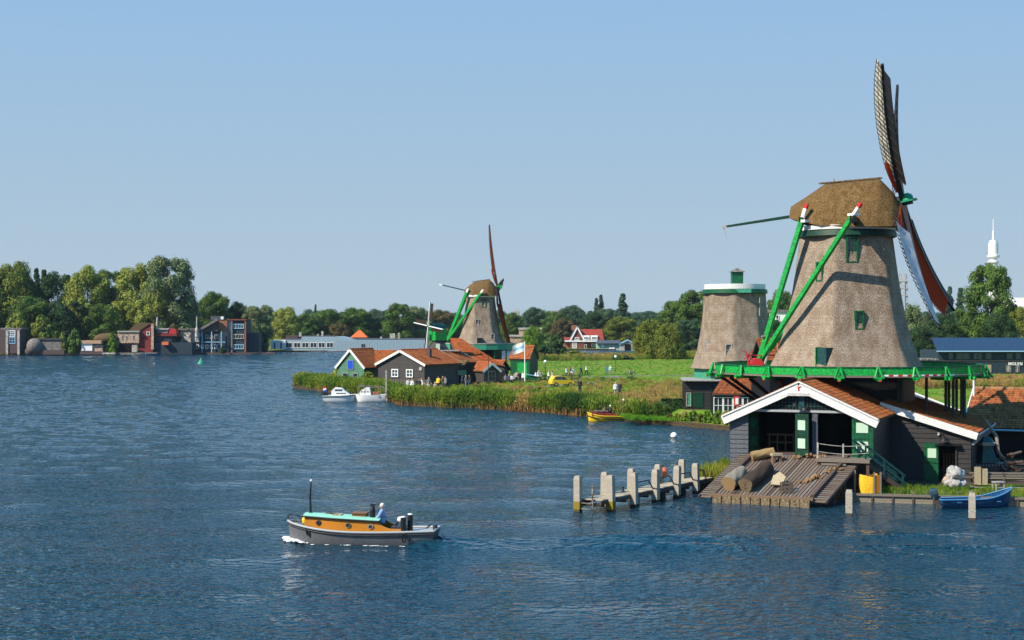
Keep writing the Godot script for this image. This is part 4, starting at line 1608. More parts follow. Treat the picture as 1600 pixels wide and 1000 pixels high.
	log_.call("log", "long dark barked log lying up the slipway beside the pale one", ramp_at(0.285, 0.09, 0.42), ramp_at(0.33, 0.55, 0.36), 0.42, "bark_dark", "moss_wood")
	log_.call("log", "short rough brown log across the top of the slipway", ramp_at(0.03, 0.84, 0.26), ramp_at(0.22, 0.96, 0.3), 0.28, "cut_wood", "orange_wood")
	var slab := Shape.new()
	slab.prism(PackedVector2Array([Vector2(-0.42, -0.35), Vector2(0.2, -0.45), Vector2(0.42, 0.1), Vector2(0.05, 0.48), Vector2(-0.3, 0.25)]), -0.06, 0.06)
	solo("wood_slab", slab, M["fresh_wood"], "pale freshly cut wood slab propped on the lower slipway", "slab", frame.call(ramp_at(0.56, 0.26, 0.4))).rotation_degrees = Vector3(-42, -25, 8)
	var crate := thing("frame_crate", "small dark open frame crate beside the pale slab on the slipway", "crate", frame.call(ramp_at(0.69, 0.14, 0.0)), SHED_TURN)
	for q in [[-0.28, -0.22], [0.28, -0.22], [0.28, 0.22], [-0.28, 0.22]]:
		var s := Shape.new()
		s.box(Vector3(q[0], 0.28, q[1]), Vector3(0.06, 0.56, 0.06))
		part(crate, "upright", s, M["plank_dark"])
	for y in [0.1, 0.3, 0.5]:
		var s := Shape.new()
		for z in [-0.25, 0.25]:
			s.box(Vector3(0, y, z), Vector3(0.62, 0.07, 0.03))
		part(crate, "slat", s, M["plank_dark"])
	var rows := [["stool", 0.3, 0.86]]
	var stool := thing("chopping_block", "squat wooden chopping block with pale top near the head of the slipway", "block", frame.call(ramp_at(0.3, 0.84, 0.0)), 12.0)
	var top := Shape.new()
	top.box(Vector3(0, 0.42, 0), Vector3(0.62, 0.14, 0.42))
	part(stool, "top", top, M["fresh_wood"])
	for q in [-0.2, 0.2]:
		var s := Shape.new()
		s.box(Vector3(q, 0.16, 0), Vector3(0.14, 0.4, 0.3))
		part(stool, "leg", s, M["plank_warm"])
	# offcuts on the right half of the ramp
	var spots := [[0.93, 0.62, 0.3], [0.88, 0.5, 0.34], [0.82, 0.42, 0.26], [0.97, 0.7, 0.3], [0.76, 0.36, 0.2], [0.62, 0.99, 0.24], [0.48, 0.95, 0.22], [0.72, 0.97, 0.2]]
	var words := ["orange wood offcut against the upper right guide beam", "broad orange offcut lying by the right guide beam", "orange offcut lower down beside the right guide beam", "short orange offcut uppermost at the right guide beam", "thin offcut at the low end of the row by the guide beam", "pile of wood chips under the middle door leaf", "wood chips scattered in the left doorway", "wood chips between the middle door and the landing"]
	for i in spots.size():
		var q: Array = spots[i]
		var s := Shape.new()
		for k in 7:
			var z: float = q[2] * rng.randf_range(0.5, 1.0)
			s.box(Vector3(rng.randf_range(-0.3, 0.3), rng.randf_range(0.02, 0.16), rng.randf_range(-0.2, 0.2)), Vector3(z, 0.08 + 0.06 * rng.randf(), z * rng.randf_range(0.4, 0.8)), Basis.from_euler(Vector3(rng.randf_range(-0.3, 0.3), rng.randf() * TAU, rng.randf_range(-0.3, 0.3))))
		solo("wood_offcut", s, M["orange_wood"], words[i], "offcuts", frame.call(ramp_at(q[0], q[1], 0.0)), 0.0, "wood offcuts on the slipway")

# ---------- windmills ----------
# ring of a many-sided thatched tower with its arrises rounded; first arris at azimuth a0 (degrees, 0 towards +z, growing towards +x)
func facet_ring(r: float, y: float, sides: int, a0: float) -> PackedVector3Array:
	var p := PackedVector3Array()
	for k in sides:
		var c0 := deg_to_rad(a0 + 360.0 * k / sides)
		var c1 := deg_to_rad(a0 + 360.0 * (k + 1) / sides)
		var A := Vector3(sin(c0), 0, cos(c0)) * r
		var B := Vector3(sin(c1), 0, cos(c1)) * r
		for t in [0.03, 0.12, 0.5, 0.88, 0.97]:
			var q := A.lerp(B, t)
			if t < 0.05 or t > 0.95:
				q *= 0.988
			p.append(q + Vector3(0, y, 0))
	p.append(p[0])
	return p

func tower(root: Node, prof: Array, sides: int, a0: float, material: Material, label := "") -> MeshInstance3D:
	var rows := []
	for i in prof.size() - 1:
		for k in 3:
			var t := k / 3.0
			rows.append(facet_ring(lerpf(prof[i][1], prof[i + 1][1], t), lerpf(prof[i][0], prof[i + 1][0], t), sides, a0))
	rows.append(facet_ring(prof[-1][1], prof[-1][0], sides, a0))
	var s := Shape.new()
	s.grid(rows, true)
	return part(root, "tower_body", s, material, label)

# radius of the tower's face plane at height y
func reach(prof: Array, y: float, sides: int) -> float:
	for i in prof.size() - 1:
		if y <= prof[i + 1][0]:
			return lerpf(prof[i][1], prof[i + 1][1], (y - prof[i][0]) / (prof[i + 1][0] - prof[i][0])) * cos(PI / sides)
	return prof[-1][1] * cos(PI / sides)

# an opening let into the thatch of the face at azimuth a, offset sideways by u
func tower_window(root: Node, prof: Array, sides: int, a: float, u: float, y: float, w: float, h: float, frame: String, glass: String, called := "window", nx := 1, ny := 2) -> void:
	var r := reach(prof, y - h / 2, sides)
	var b := yawed(a)
	var cheek := Shape.new()
	var o := b * Vector3(u, y, r - 0.25)
	cheek.box(o + b * Vector3(0, 0, -0.3), Vector3(w + 0.16, h + 0.16, 0.9), b)
	var f := part(root, called, cheek, M[frame])
	var p := Shape.new()
	p.box(o + b * Vector3(0, 0, 0.155), Vector3(w - 0.1, h - 0.1, 0.02), b)
	part(f, "pane", p, M[glass])
	var bars := Shape.new()
	for i in range(1, nx + 0):
		bars.box(o + b * Vector3(-w / 2 + w * i / nx, 0, 0.18), Vector3(0.05, h, 0.03), b)
	for i in range(1, ny):
		bars.box(o + b * Vector3(0, -h / 2 + h * i / ny, 0.18), Vector3(w, 0.05, 0.03), b)
	for e in [-1.0, 1.0]:
		bars.box(o + b * Vector3(e * (w / 2 + 0.03), 0, 0.2), Vector3(0.1, h + 0.16, 0.16), b)
		bars.box(o + b * Vector3(0, e * (h / 2 + 0.03), 0.2), Vector3(w, 0.1, 0.14), b)
	part(f, "frame", bars, M[frame])

# a thatched hood; sections: [along the axis, half width, eave height, ridge height]
func hood(root: Node, secs: Array, thatch: Material, ridge_wood: Material) -> MeshInstance3D:
	var rows := []
	var fine := []
	for i in secs.size() - 1:
		for k in 4:
			var q := []
			for e in 4:
				q.append(lerpf(secs[i][e], secs[i + 1][e], k / 4.0))
			fine.append(q)
	fine.append(secs[-1])
	for q in fine:
		var p := PackedVector3Array()
		for i in 21:
			var u := -1.0 + 2.0 * i / 20.0
			var wide := 1.0 + 0.04 * (1.0 - absf(u))
			p.append(Vector3(q[0], q[2] + (q[3] - q[2]) * pow(maxf(1.0 - pow(absf(u), 1.75), 0.0), 0.85), -u * q[1] * wide))
		rows.append(p)
	var s := Shape.new()
	s.grid(rows)
	for e in [0, rows.size() - 1]:
		var p: PackedVector3Array = rows[e]
		var q: Array = fine[e]
		var mid := Vector3(q[0], q[2], 0)
		for i in 20:
			if e == 0:
				s.tri(mid, p[i + 1], p[i])
			else:
				s.tri(mid, p[i], p[i + 1])
	# underside
	for j in rows.size() - 1:
		s.quad(rows[j][0], rows[j][20], rows[j + 1][20], rows[j + 1][0])
	var cap := part(root, "cap", s, thatch)
	var r := Shape.new()
	var a: Array = secs[2]
	var b: Array = secs[4]
	r.beam(Vector3(a[0] - 0.35, a[3] + 0.05, 0), Vector3(b[0] + 0.15, b[3] + 0.05, 0), 0.5, 0.08)
	for x in [a[0] + 0.6, b[0] - 0.6]:
		r.box(Vector3(x, a[3] + 0.2, 0), Vector3(0.05, 0.3, 0.05))
	part(cap, "ridge_board", r, ridge_wood)
	return cap

# one sail; hub at the origin, the shaft's axis along +x (towards the wind), the stock along +y, driving side -z
func sail(root: Node, o: Vector3, axis: Basis, deg: float, R: float, wide: float, cloth_: String, from: float, to: float, cloth_wide := 1.0, label := "", bow := 0.9, dark := "black", board := "black", lead_wide := 0.95) -> void:
	var n := Node3D.new()
	n.name = "sail"
	root.add_child(n, true)
	n.position = o
	n.basis = axis * Basis(Vector3.RIGHT, deg_to_rad(deg))
	if label != "":
		n.set_meta("label", label)
	var st := Shape.new()
	# wooden stocks are bowed towards the wind
	for i in 8:
		var ya := lerpf(-0.4, R, i / 8.0)
		var yb := lerpf(-0.4, R, (i + 1) / 8.0)
		var ka := lerpf(0.36, 0.17, i / 8.0)
		st.beam(Vector3(bow * ya * ya / (R * R), ya, 0), Vector3(bow * yb * yb / (R * R), yb, 0), ka, ka * 0.95, Vector3.RIGHT, lerpf(0.36, 0.17, (i + 1) / 8.0) / ka)
	part(n, "stock", st, M[dark])
	var pitch := func(r: float) -> float: return deg_to_rad(lerpf(27.0, 17.0, clampf((r - 1.5) / (R - 1.5), 0.0, 1.0)))
	var pt := func(r: float, z: float, lift: float) -> Vector3:
		# z > 0 is the leading side
		var b: float = pitch.call(r)
		return Vector3(sin(b) * z + cos(b) * lift + bow * r * r / (R * R), r, cos(b) * z - sin(b) * lift)
	var lat := Shape.new()
	var r0 := R * 0.17
	var k := 0
	var r := r0
	var th := 0.04
	var span := func(q: float) -> float:
		var u := (q - r0) / (R - r0)
		return wide * (1.0 - 1.05 * pow(absf(u - 0.42), 2.2) * (1.6 if u > 0.42 else 1.0))
	while r < R - 0.05:
		var w: float = span.call(r)
		lat.beam(pt.call(r, 0.12, 0.0), pt.call(r, -w, 0.0), th, th, Vector3.RIGHT)
		r += R * 0.036
		k += 1
	for z in [0.36, 0.68, 1.0]:
		var q := r0
		while q < R - 0.3:
			var e := minf(q + R * 0.09, R - 0.05)
			lat.beam(pt.call(q, -span.call(q) * z, 0.03), pt.call(e, -span.call(e) * z, 0.03), th * 0.8, th * 0.8, Vector3.RIGHT)
			q = e
	part(n, "lattice", lat, M[dark])
	var lead := Shape.new()
	var seg := 10
	for i in seg:
		var a := lerpf(R * 0.2, R * 0.97, float(i) / seg)
		var b := lerpf(R * 0.2, R * 0.97, (i + 1.0) / seg)
		lead.quad(pt.call(a, 0.15, 0.02), pt.call(a, lead_wide, 0.02), pt.call(b, lead_wide, 0.02), pt.call(b, 0.15, 0.02))
		lead.quad(pt.call(a, 0.15, -0.02), pt.call(b, 0.15, -0.02), pt.call(b, lead_wide, -0.02), pt.call(a, lead_wide, -0.02))
		lead.beam(pt.call(a, 0.12, -0.05), pt.call(a, lead_wide + 0.04, -0.05), th, th, Vector3.RIGHT)
	part(n, "leading_board", lead, M[board])
	if cloth_ != "":
		var rows := []
		for i in 25:
			var q := lerpf(R * from, R * to, i / 24.0)
			var p := PackedVector3Array()
			for j in 9:
				var t := j / 8.0
				var w: float = span.call(q) * cloth_wide
				p.append(pt.call(q, -0.1 - w * t, 0.06 - 0.10 * sin(t * PI) * (0.6 + 0.4 * sin(i * 1.3)) + 0.06))
			rows.append(p)
		var c := Shape.new()
		c.grid(rows)
		part(n, "sailcloth", c, M[cloth_])
		var roll := Shape.new()
		var ends := []
		for i in 9:
			var q := lerpf(R * 0.06, R * (from + 0.05), i / 8.0)
			ends.append(pt.call(q, -0.25 - 0.75 * i / 8.0, -0.1))
		roll.tube(ends, [0.08, 0.1, 0.12, 0.14, 0.15, 0.16, 0.16, 0.14, 0.06], 8)
		part(n, "furled_cloth", roll, M["sail_rust"])

func make_sawmill_mill() -> void:
	var root := thing("thatched_sawmill", "large thatched six-sided windmill with green gallery and tail poles behind the slipway shed", "windmill", Vector3(21.76, 0, -99.9))
	var prof := [[7.12, 5.2], [7.6, 4.95], [8.46, 4.55], [10.1, 4.06], [12.2, 3.64], [14.3, 3.32], [15.55, 3.14]]
	var a0 := -25.0
	var body := tower(root, prof, 6, a0, M["thatch"])
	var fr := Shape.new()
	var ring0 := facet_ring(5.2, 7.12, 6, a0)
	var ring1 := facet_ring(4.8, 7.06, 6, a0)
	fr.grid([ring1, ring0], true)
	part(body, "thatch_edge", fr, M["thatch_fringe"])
	var low := Shape.new()
	var l0 := facet_ring(4.65, 0.3, 6, a0)
	var l1 := facet_ring(4.65, 7.1, 6, a0)
	low.grid([l0, l1], true)
	part(root, "lower_body", low, M["tar"])
	var skirt := Shape.new()
	skirt.grid([facet_ring(4.72, 6.85, 6, a0), facet_ring(4.72, 7.12, 6, a0)], true)
	part(root, "green_skirt", skirt, M["green_dark"])
	# windows of the central and the left face
	tower_window(root, prof, 6, 5.0, -0.55, 14.55, 0.62, 1.5, "green_leaf", "glass", "window", 2, 4)
	tower_window(root, prof, 6, 5.0, -0.3, 10.1, 0.42, 1.05, "green_leaf", "glass", "window", 1, 2)
	tower_window(root, prof, 6, -55.0, 0.55, 13.2, 0.42, 1.1, "green_leaf", "glass", "window", 1, 2)
	var d := Shape.new()
	var db := yawed(-55.0)
	d.box(db * Vector3(2.0, 7.72, 3.85), Vector3(0.75, 1.35, 1.1), db)
	var door := part(root, "tower_door", d, M["teal"])
	var dc := Shape.new()
	dc.box(db * Vector3(1.55, 7.72, 4.0), Vector3(0.08, 1.4, 1.0), db)
	part(door, "door_cheek", dc, M["green"])
	# curb between tower and cap
	var curb := Shape.new()
	curb.lathe(Vector3.ZERO, [[3.1, 15.45], [3.2, 15.5], [3.12, 15.85], [2.9, 15.9]], 24)
	part(root, "curb", curb, M["green_dark"])
	curb = Shape.new()
	curb.lathe(Vector3.ZERO, [[2.95, 15.88], [3.12, 15.9], [3.12, 16.16], [2.6, 16.2]], 24)
	part(root, "cap_ring", curb, M["white"])

	# cap, turned towards the wind
	var turn := yawed(-18.0)
	var holder := Node3D.new()
	var secs := [[-3.55, 1.15, 16.75, 17.6], [-2.5, 2.2, 16.4, 18.25], [-1.4, 2.95, 16.12, 19.0], [0.6, 3.25, 16.0, 19.15], [2.1, 3.05, 16.0, 19.25], [3.0, 2.55, 16.02, 18.3], [3.45, 2.0, 16.1, 17.4], [3.5, 1.7, 16.15, 16.9]]
	var cap := hood(root, secs, M["thatch_old"], M["moss_wood"])
	cap.basis = turn
	holder.free()
	var P := func(f: float, y: float, side: float) -> Vector3: return turn * Vector3(f, y, side)
	# winding beams under the hood and the tail poles
	var b := Shape.new()
	b.beam(P.call(0.9, 16.35, -5.6), P.call(0.9, 16.35, 5.5), 0.34, 0.36)
	var cross := part(root, "cross_beam", b, M["tar"])
	b = Shape.new()
	b.beam(P.call(-2.6, 16.55, -2.4), P.call(-2.6, 16.55, 2.5), 0.3, 0.32)
	part(root, "cross_beam", b, M["tar"])
	b = Shape.new()
	b.beam(P.call(0.75, 16.62, 4.95), P.call(1.15, 16.62, 5.4), 0.5, 0.14)
	part(root, "beam_cap", b, M["clean_white"])
	b = Shape.new()
	b.beam(P.call(-2.5, 16.45, 2.35), P.call(-2.2, 16.45, 2.6), 0.42, 0.16)
	part(root, "beam_cap", b, M["clean_white"])
	var boom := Shape.new()
	boom.beam(P.call(-3.2, 16.95, 0.4), P.call(-7.7, 16.3, 0.9), 0.2, 0.2, Vector3.UP, 0.7)
	var bm := part(root, "tail_boom", boom, M["green_dark"])
	boom = Shape.new()
	boom.beam(P.call(-7.68, 16.3, 0.9), P.call(-7.95, 16.27, 0.92), 0.16, 0.17)
	boom.tube([P.call(-7.9, 16.3, 0.92), P.call(-7.7, 15.5, 0.92)], [0.02], 5)
	part(bm, "boom_tip", boom, M["offwhite"])
	var foot: Vector3 = P.call(-5.5, 7.3, 1.5)
	for q in [[P.call(0.9, 16.5, 5.35), 0.29, "near long tail pole"], [P.call(0.9, 16.5, -5.35), 0.29, "far long tail pole"], [P.call(-2.55, 16.6, 2.35), 0.34, "short tail pole"]]:
		var s := Shape.new()
		var end: Vector3 = q[0]
		var hand: Vector3 = foot + (end - foot) * 0.03
		s.beam(hand, end, q[1], q[1] * 0.85)
		var pole := part(root, "tail_pole", s, M["green"], q[2])
		s = Shape.new()
		var dir_: Vector3 = (end - foot).normalized()
		s.beam(end, end + dir_ * 0.7, q[1] * 0.72, q[1] * 0.62)
		part(pole, "pole_end", s, M["clean_white"])
		s = Shape.new()
		s.beam(end + dir_ * 0.7, end + dir_ * 1.0, q[1] * 0.76, q[1] * 0.66)
		part(pole, "pole_cap", s, M["red"])
	# winch at the foot of the poles
	var wn := Shape.new()
	wn.lathe(foot + Vector3(-0.2, 0.0, 0.5), [[0.0, -0.5], [0.36, -0.5], [0.32, -0.1], [0.36, 0.4], [0.0, 0.4]], 14, Basis(Vector3.RIGHT, PI / 2))
	var winch := part(root, "winch", wn, M["red"])
	wn = Shape.new()
	for i in 4:
		var a := PI / 4 + i * PI / 2
		wn.beam(foot + Vector3(-0.75, 0.55, 0.6), foot + Vector3(-0.75 + cos(a) * 0.42, 0.55 + sin(a) * 0.42, 0.6), 0.06, 0.06)
	wn.beam(foot + Vector3(-0.9, 0.55, 0.55), foot + Vector3(1.0, 0.5, 0.3), 0.07, 0.07)
	wn.box(foot + Vector3(-0.75, 0.1, 0.55), Vector3(0.09, 0.9, 0.09))
	part(winch, "winch_handles", wn, M["red"])
	wn = Shape.new()
	wn.beam(foot + Vector3(0.25, -0.3, 0.55), foot + Vector3(0.75, 1.2, 0.35), 0.14, 0.1)
	wn.tube([foot + Vector3(1.2, 1.3, 0.2), foot + Vector3(1.25, -0.4, 0.4)], [0.035], 5)
	wn.beam(foot + Vector3(0.1, 1.75, 0.5), foot + Vector3(1.1, 1.95, 0.3), 0.1, 0.08)
	part(winch, "rope", wn, M["offwhite"])

	# shaft, hub and sails
	var tilt := Basis(Vector3.BACK, deg_to_rad(11.6))
	var ax := turn * tilt
	var hub: Vector3 = P.call(3.55, 17.8, 0)
	var sh := Shape.new()
	sh.tube([hub - ax * Vector3(2.5, 0, 0), hub + ax * Vector3(0.45, 0, 0)], [0.34], 14)
	var shaft := part(root, "windshaft", sh, M["black"])
	sh = Shape.new()
	sh.box(hub + ax * Vector3(0.15, 0.0, 0), Vector3(0.9, 0.62, 0.62), ax)
	part(shaft, "poll_end", sh, M["iron"])
	sh = Shape.new()
	sh.tube([hub + ax * Vector3(0.35, -0.1, 0.3), hub + ax * Vector3(0.35, 0.2, 0.3), hub + ax * Vector3(0.35, 0.4, 0.3)], [0.36, 0.33, 0.1], 14)
	sh.box(hub + ax * Vector3(0.4, -0.12, 0.3), Vector3(1.0, 0.1, 0.8), ax)
	part(shaft, "hub_cover", sh, paint("hub_green", 0.02, 0.26, 0.12, 0.3))
	sail(root, hub, ax, 49.0, 11.3, 1.75, "sailcloth", 0.2, 0.97, 1.0, "upper near sail with cream cloth set", 0.9, "black", "black", 1.1)
	sail(root, hub, ax, -41.0, 11.3, 1.8, "", 0.3, 0.9, 1.0, "upper far sail, bare lattice", 0.9, "black", "black", 0.3)
	sail(root, hub, ax, 139.0, 11.3, 1.75, "sailcloth_white", 0.28, 0.985, 0.9, "lower near sail with white cloth set", 0.9, "black", "black", 0.3)
	sail(root, hub, ax, 229.0, 11.3, 1.9, "sail_rust", 0.1, 0.9, 0.95, "lower far sail with rust cloth half furled", 1.4, "black", "wall_blue", 0.45)

	# gallery
	var st := Node3D.new()
	st.name = "gallery"
	root.add_child(st, true)
	var R := 8.7
	var Y := 6.78
	var n := 24
	var dk := Shape.new()
	dk.lathe(Vector3.ZERO, [[4.6, Y - 0.1], [R, Y - 0.1], [R, Y], [4.6, Y]], n, Basis(), 0.0, true)
	part(st, "deck", dk, M["plank_grey"])
	for i in n:
		var a := TAU * (i + 0.5) / n
		var dirv := Vector3(sin(a), 0, cos(a))
		var side := Vector3(cos(a), 0, -sin(a))
		# parapet board between two brackets
		var s := Shape.new()
		var A := Vector3(sin(a - PI / n), 0, cos(a - PI / n)) * (R - 0.18)
		var B := Vector3(sin(a + PI / n), 0, cos(a + PI / n)) * (R - 0.18)
		s.beam(A + Vector3(0, Y + 0.24, 0), B + Vector3(0, Y + 0.24, 0), 0.05, 0.44)
		var bd := part(st, "parapet_board", s, M["green"])
		s = Shape.new()
		s.beam(A + Vector3(0, Y + 0.5, 0), B + Vector3(0, Y + 0.5, 0), 0.12, 0.08)
		part(bd, "parapet_rail", s, M["green_leaf"])
		# bracket
		var c := Vector3(sin(a - PI / n), 0, cos(a - PI / n))
		var cs := Vector3(cos(a - PI / n), 0, -sin(a - PI / n))
		s = Shape.new()
		s.beam(c * (R - 1.2) + Vector3(0, Y - 0.2, 0), c * (R + 0.42) + Vector3(0, Y - 0.2, 0), 0.2, 0.18)
		for e in [-1.0, 1.0]:
			s.beam(c * (R + 0.2) + cs * e * 0.24 + Vector3(0, Y - 0.1, 0), c * (R - 0.02) + cs * e * 0.04 + Vector3(0, Y + 0.5, 0), 0.08, 0.1)
		s.beam(c * (R + 0.2) - cs * 0.3 + Vector3(0, Y - 0.1, 0), c * (R + 0.2) + cs * 0.3 + Vector3(0, Y - 0.1, 0), 0.12, 0.1)
		s.beam(c * (R - 0.02) + Vector3(0, Y - 0.1, 0), c * (R - 0.02) + Vector3(0, Y + 0.54, 0), 0.08, 0.08)
		var br := part(st, "rail_bracket", s, M["green"])
		s = Shape.new()
		s.box(c * (R + 0.36) + Vector3(0, Y - 0.28, 0), Vector3(0.1, 0.1, 0.16), yawed(rad_to_deg(a - PI / n)))
		part(br, "beam_tip", s, M["red"])
	var tape := Shape.new()
	var rd := Shape.new()
	for i in 34:
		var a := deg_to_rad(2.0 + i * 0.95)
		var b2 := deg_to_rad(2.0 + (i + 1) * 0.95)
		(tape if i % 4 < 2 else rd).beam(Vector3(sin(a), 0, cos(a)) * (R + 0.05) + Vector3(0, Y + 0.03, 0), Vector3(sin(b2), 0, cos(b2)) * (R + 0.05) + Vector3(0, Y + 0.03, 0), 0.03, 0.1)
	var tp := part(st, "marker_tape", tape, M["clean_white"], "", "stuff")
	part(tp, "red_bands", rd, M["red"], "", "stuff")
	# legs and struts under the gallery
	for q in [[2.2, 4.6], [3.9, 4.8], [5.7, 4.3], [6.0, 1.6], [6.6, 0.2], [6.9, 2.6], [7.3, 0.6], [7.5, -1.2]]:
		var s := Shape.new()
		# the posts stand on the lean-to's roof
		var loc: Vector3 = yawed(-SHED_TURN) * (Vector3(q[0], 0, q[1]) + root.position - SHED)
		var sole := 2.35 + lerpf(2.7, 0.97, clampf((loc.x - 3.6) / 5.65, 0.0, 1.0))
		s.box(Vector3(q[0], (sole + 6.7) / 2, q[1]), Vector3(0.15, 6.7 - sole, 0.15))
		part(st, "gallery_post", s, M["wall_grey"])
	for a in [-92.0, -74.0, -58.0, -42.0]:
		var c := Vector3(sin(deg_to_rad(a)), 0, cos(deg_to_rad(a)))
		var s := Shape.new()
		s.beam(c * 4.6 + Vector3(0, 4.0, 0), c * 8.2 + Vector3(0, Y - 0.3, 0), 0.19, 0.19)
		part(st, "gallery_strut", s, M["tar"])
	# rear annex with the red roof seen between the two towers
	var rb := thing("tiled_mill_barn", "orange tiled roof rising between the two thatched towers", "barn", stand(1188, 124, 0.5), -82.0)
	gable_house(rb, 5.0, 5.0, 5.6, 2.3, "tar", "", 0.3, Color(0.46, 0.13, 0.045), 0.0, 0.28)

func make_second_mill() -> void:
	var root := thing("capless_thatched_mill", "smaller thatched mill without cap or sails, with white rim and green vent", "windmill", stand(1148, 162))
	var prof := [[5.15, 4.75], [5.6, 4.5], [7.0, 4.05], [9.0, 3.65], [11.0, 3.42], [13.0, 3.3]]
	var a0 := -9.2
	var body := tower(root, prof, 8, a0, M["thatch"])
	var fr := Shape.new()
	fr.grid([facet_ring(4.3, 5.1, 8, a0), facet_ring(4.75, 5.15, 8, a0)], true)
	part(body, "thatch_edge", fr, M["thatch_fringe"])
	var s := Shape.new()
	s.lathe(Vector3.ZERO, [[3.3, 12.95], [3.45, 13.0], [3.4, 13.4], [3.2, 13.42]], 24)
	part(root, "rim", s, M["green_leaf"])
	s = Shape.new()
	s.lathe(Vector3.ZERO, [[3.2, 13.4], [3.22, 13.45], [3.22, 13.95], [0.0, 14.05]], 24)
	part(root, "cover", s, M["white"])
	s = Shape.new()
	s.box(yawed(12) * Vector3(-0.6, 13.2, 3.38), Vector3(2.2, 0.36, 0.1), yawed(-14))
	part(root, "rim_patch", s, M["sea_green"])
	s = Shape.new()
	s.box(Vector3(0.15, 14.6, 0.6), Vector3(1.15, 1.3, 1.15))
	var vent := part(root, "vent", s, M["green_leaf"])
	s = Shape.new()
	s.lathe(Vector3(0.15, 15.25, 0.6), [[1.15, 0.0], [0.12, 0.4], [0.0, 0.42]], 4, Basis(), PI / 4, true)
	part(vent, "vent_roof", s, M["stone_grey"])
	tower_window(root, prof, 8, -8.5, -0.6, 7.1, 0.55, 1.15, "offwhite", "glass_blue", "window", 1, 2)
	tower_window(root, prof, 8, -53.5, -0.3, 7.3, 0.5, 1.15, "offwhite", "clean_white", "window", 1, 1)
	s = Shape.new()
	s.box(yawed(36.5) * Vector3(0.2, 11.6, 3.45), Vector3(0.12, 1.9, 0.1), yawed(36.5))
	part(root, "measuring_board", s, M["offwhite"])
	# ground floor
	s = Shape.new()
	s.lathe(Vector3.ZERO, [[4.25, 3.9], [4.25, 5.2]], 8, Basis(), deg_to_rad(10), true)
	part(root, "green_base", s, M["sea_green"])
	s = Shape.new()
	for e in [[-2.2, 0.9], [0.6, 0.0]]:
		s.box(Vector3(e[0] - 0.6, 4.65, 3.7), Vector3(0.45, 0.9, 0.7))
	part(root, "base_door", s, M["teal"])
	s = Shape.new()
	s.lathe(Vector3(-1.8, 4.7, 4.05), [[0, 0], [0.28, 0], [0.28, 0.05], [0, 0.06]], 10, Basis(Vector3.RIGHT, PI / 2))
	part(root, "round_emblem", s, M["offwhite"])
	var house := thing("dark_mill_house", "dark boarded house with green window shutters under the capless mill", "house", stand(1102, 157.5, 0.5), -4.0)
	s = Shape.new()
	s.box(Vector3(0.0, 1.72, -3.0), Vector3(4.2, 3.44, 6.0))
	part(house, "wall", s, M["tar"])
	clad(house, rect(-2.1, 0.0, 2.1, 3.44), [], 0.3, Transform3D(), M["tar_board"], false, true)
	s = Shape.new()
	s.box(Vector3(0.9, 3.52, -2.8), Vector3(6.4, 0.14, 7.0))
	part(house, "roof", s, M["offwhite"])
	s = Shape.new()
	s.box(Vector3(-0.75, 1.5, 0.06), Vector3(1.1, 1.5, 0.06))
	part(house, "shutter", s, M["green_dark"])
	window(house, Vector3(-1.7, 1.55, 0.06), 0.5, 1.4, 0, "offwhite", "sea_green", 1, 1)
	window(house, Vector3(0.75, 2.3, 0.06), 0.42, 1.7, 0, "teal", "glass", 1, 3)
	window(house, Vector3(1.5, 2.3, 0.06), 0.42, 1.7, 0, "teal", "glass", 1, 3)
	var cot := thing("glazed_tile_cottage", "low orange tiled cottage with a row of white windows beyond the gallery struts", "cottage", stand(1160, 150, 0.5), -3.0)
	s = Shape.new()
	s.box(Vector3(0, 1.2, -2.2), Vector3(5.6, 2.4, 4.4))
	part(cot, "wall", s, M["tar"])
	var e0 := Vector3(-2.95, 2.35, 0.35)
	var th := Vector3(0, 0.09, 0)
	var rf := Shape.new()
	var e1 := Vector3(-1.7, 3.95, -2.2)
	var e2 := Vector3(2.9, 3.95, -2.2)
	var e3 := Vector3(2.9, 2.35, 0.35)
	rf.hexa([e0, e3, e2, e1, e0 + th, e3 + th, e2 + th, e1 + th])
	part(cot, "roof", rf, M["plank_dark"])
	tiles4(cot, e0 + Vector3(0, 0.11, 0), e3 + Vector3(0, 0.11, 0), e2 + Vector3(0, 0.11, 0), e1 + Vector3(0, 0.11, 0), 0.26, 0.31, Color(0.46, 0.14, 0.05), 0.4, 3)
	for i in 4:
		window(cot, Vector3(-2.35 + i * 0.95, 1.35, 0.04), 0.92, 1.6, 0, "clean_white", "glass", 2, 2)
	window(cot, Vector3(2.2, 1.6, 0.04), 0.9, 1.1, 0, "offwhite", "glass_blue", 2, 2)
	var lb := thing("lifebuoy_post", "red and white lifebuoy cabinet on a post before the cottage windows", "lifebuoy", stand(1151, 147.5, 0.5))
	s = Shape.new()
	s.box(Vector3(0, 1.9, 0), Vector3(0.5, 0.95, 0.25))
	part(lb, "cabinet", s, M["red"])
	s = Shape.new()
	s.box(Vector3(0, 1.9, 0.14), Vector3(0.28, 0.6, 0.04))
	part(lb, "cabinet_panel", s, M["clean_white"])
	s = Shape.new()
	s.box(Vector3(0, 0.75, 0), Vector3(0.1, 1.5, 0.1))
	part(lb, "post", s, M["offwhite"])
	s = Shape.new()
	s.box(Vector3(0, 0.55, 0), Vector3(1.3, 0.7, 0.05))
	solo("notice_board", s, M["sky_blue"], "pale blue board below the lifebuoy cabinet", "board", stand(1142, 147, 0.5))

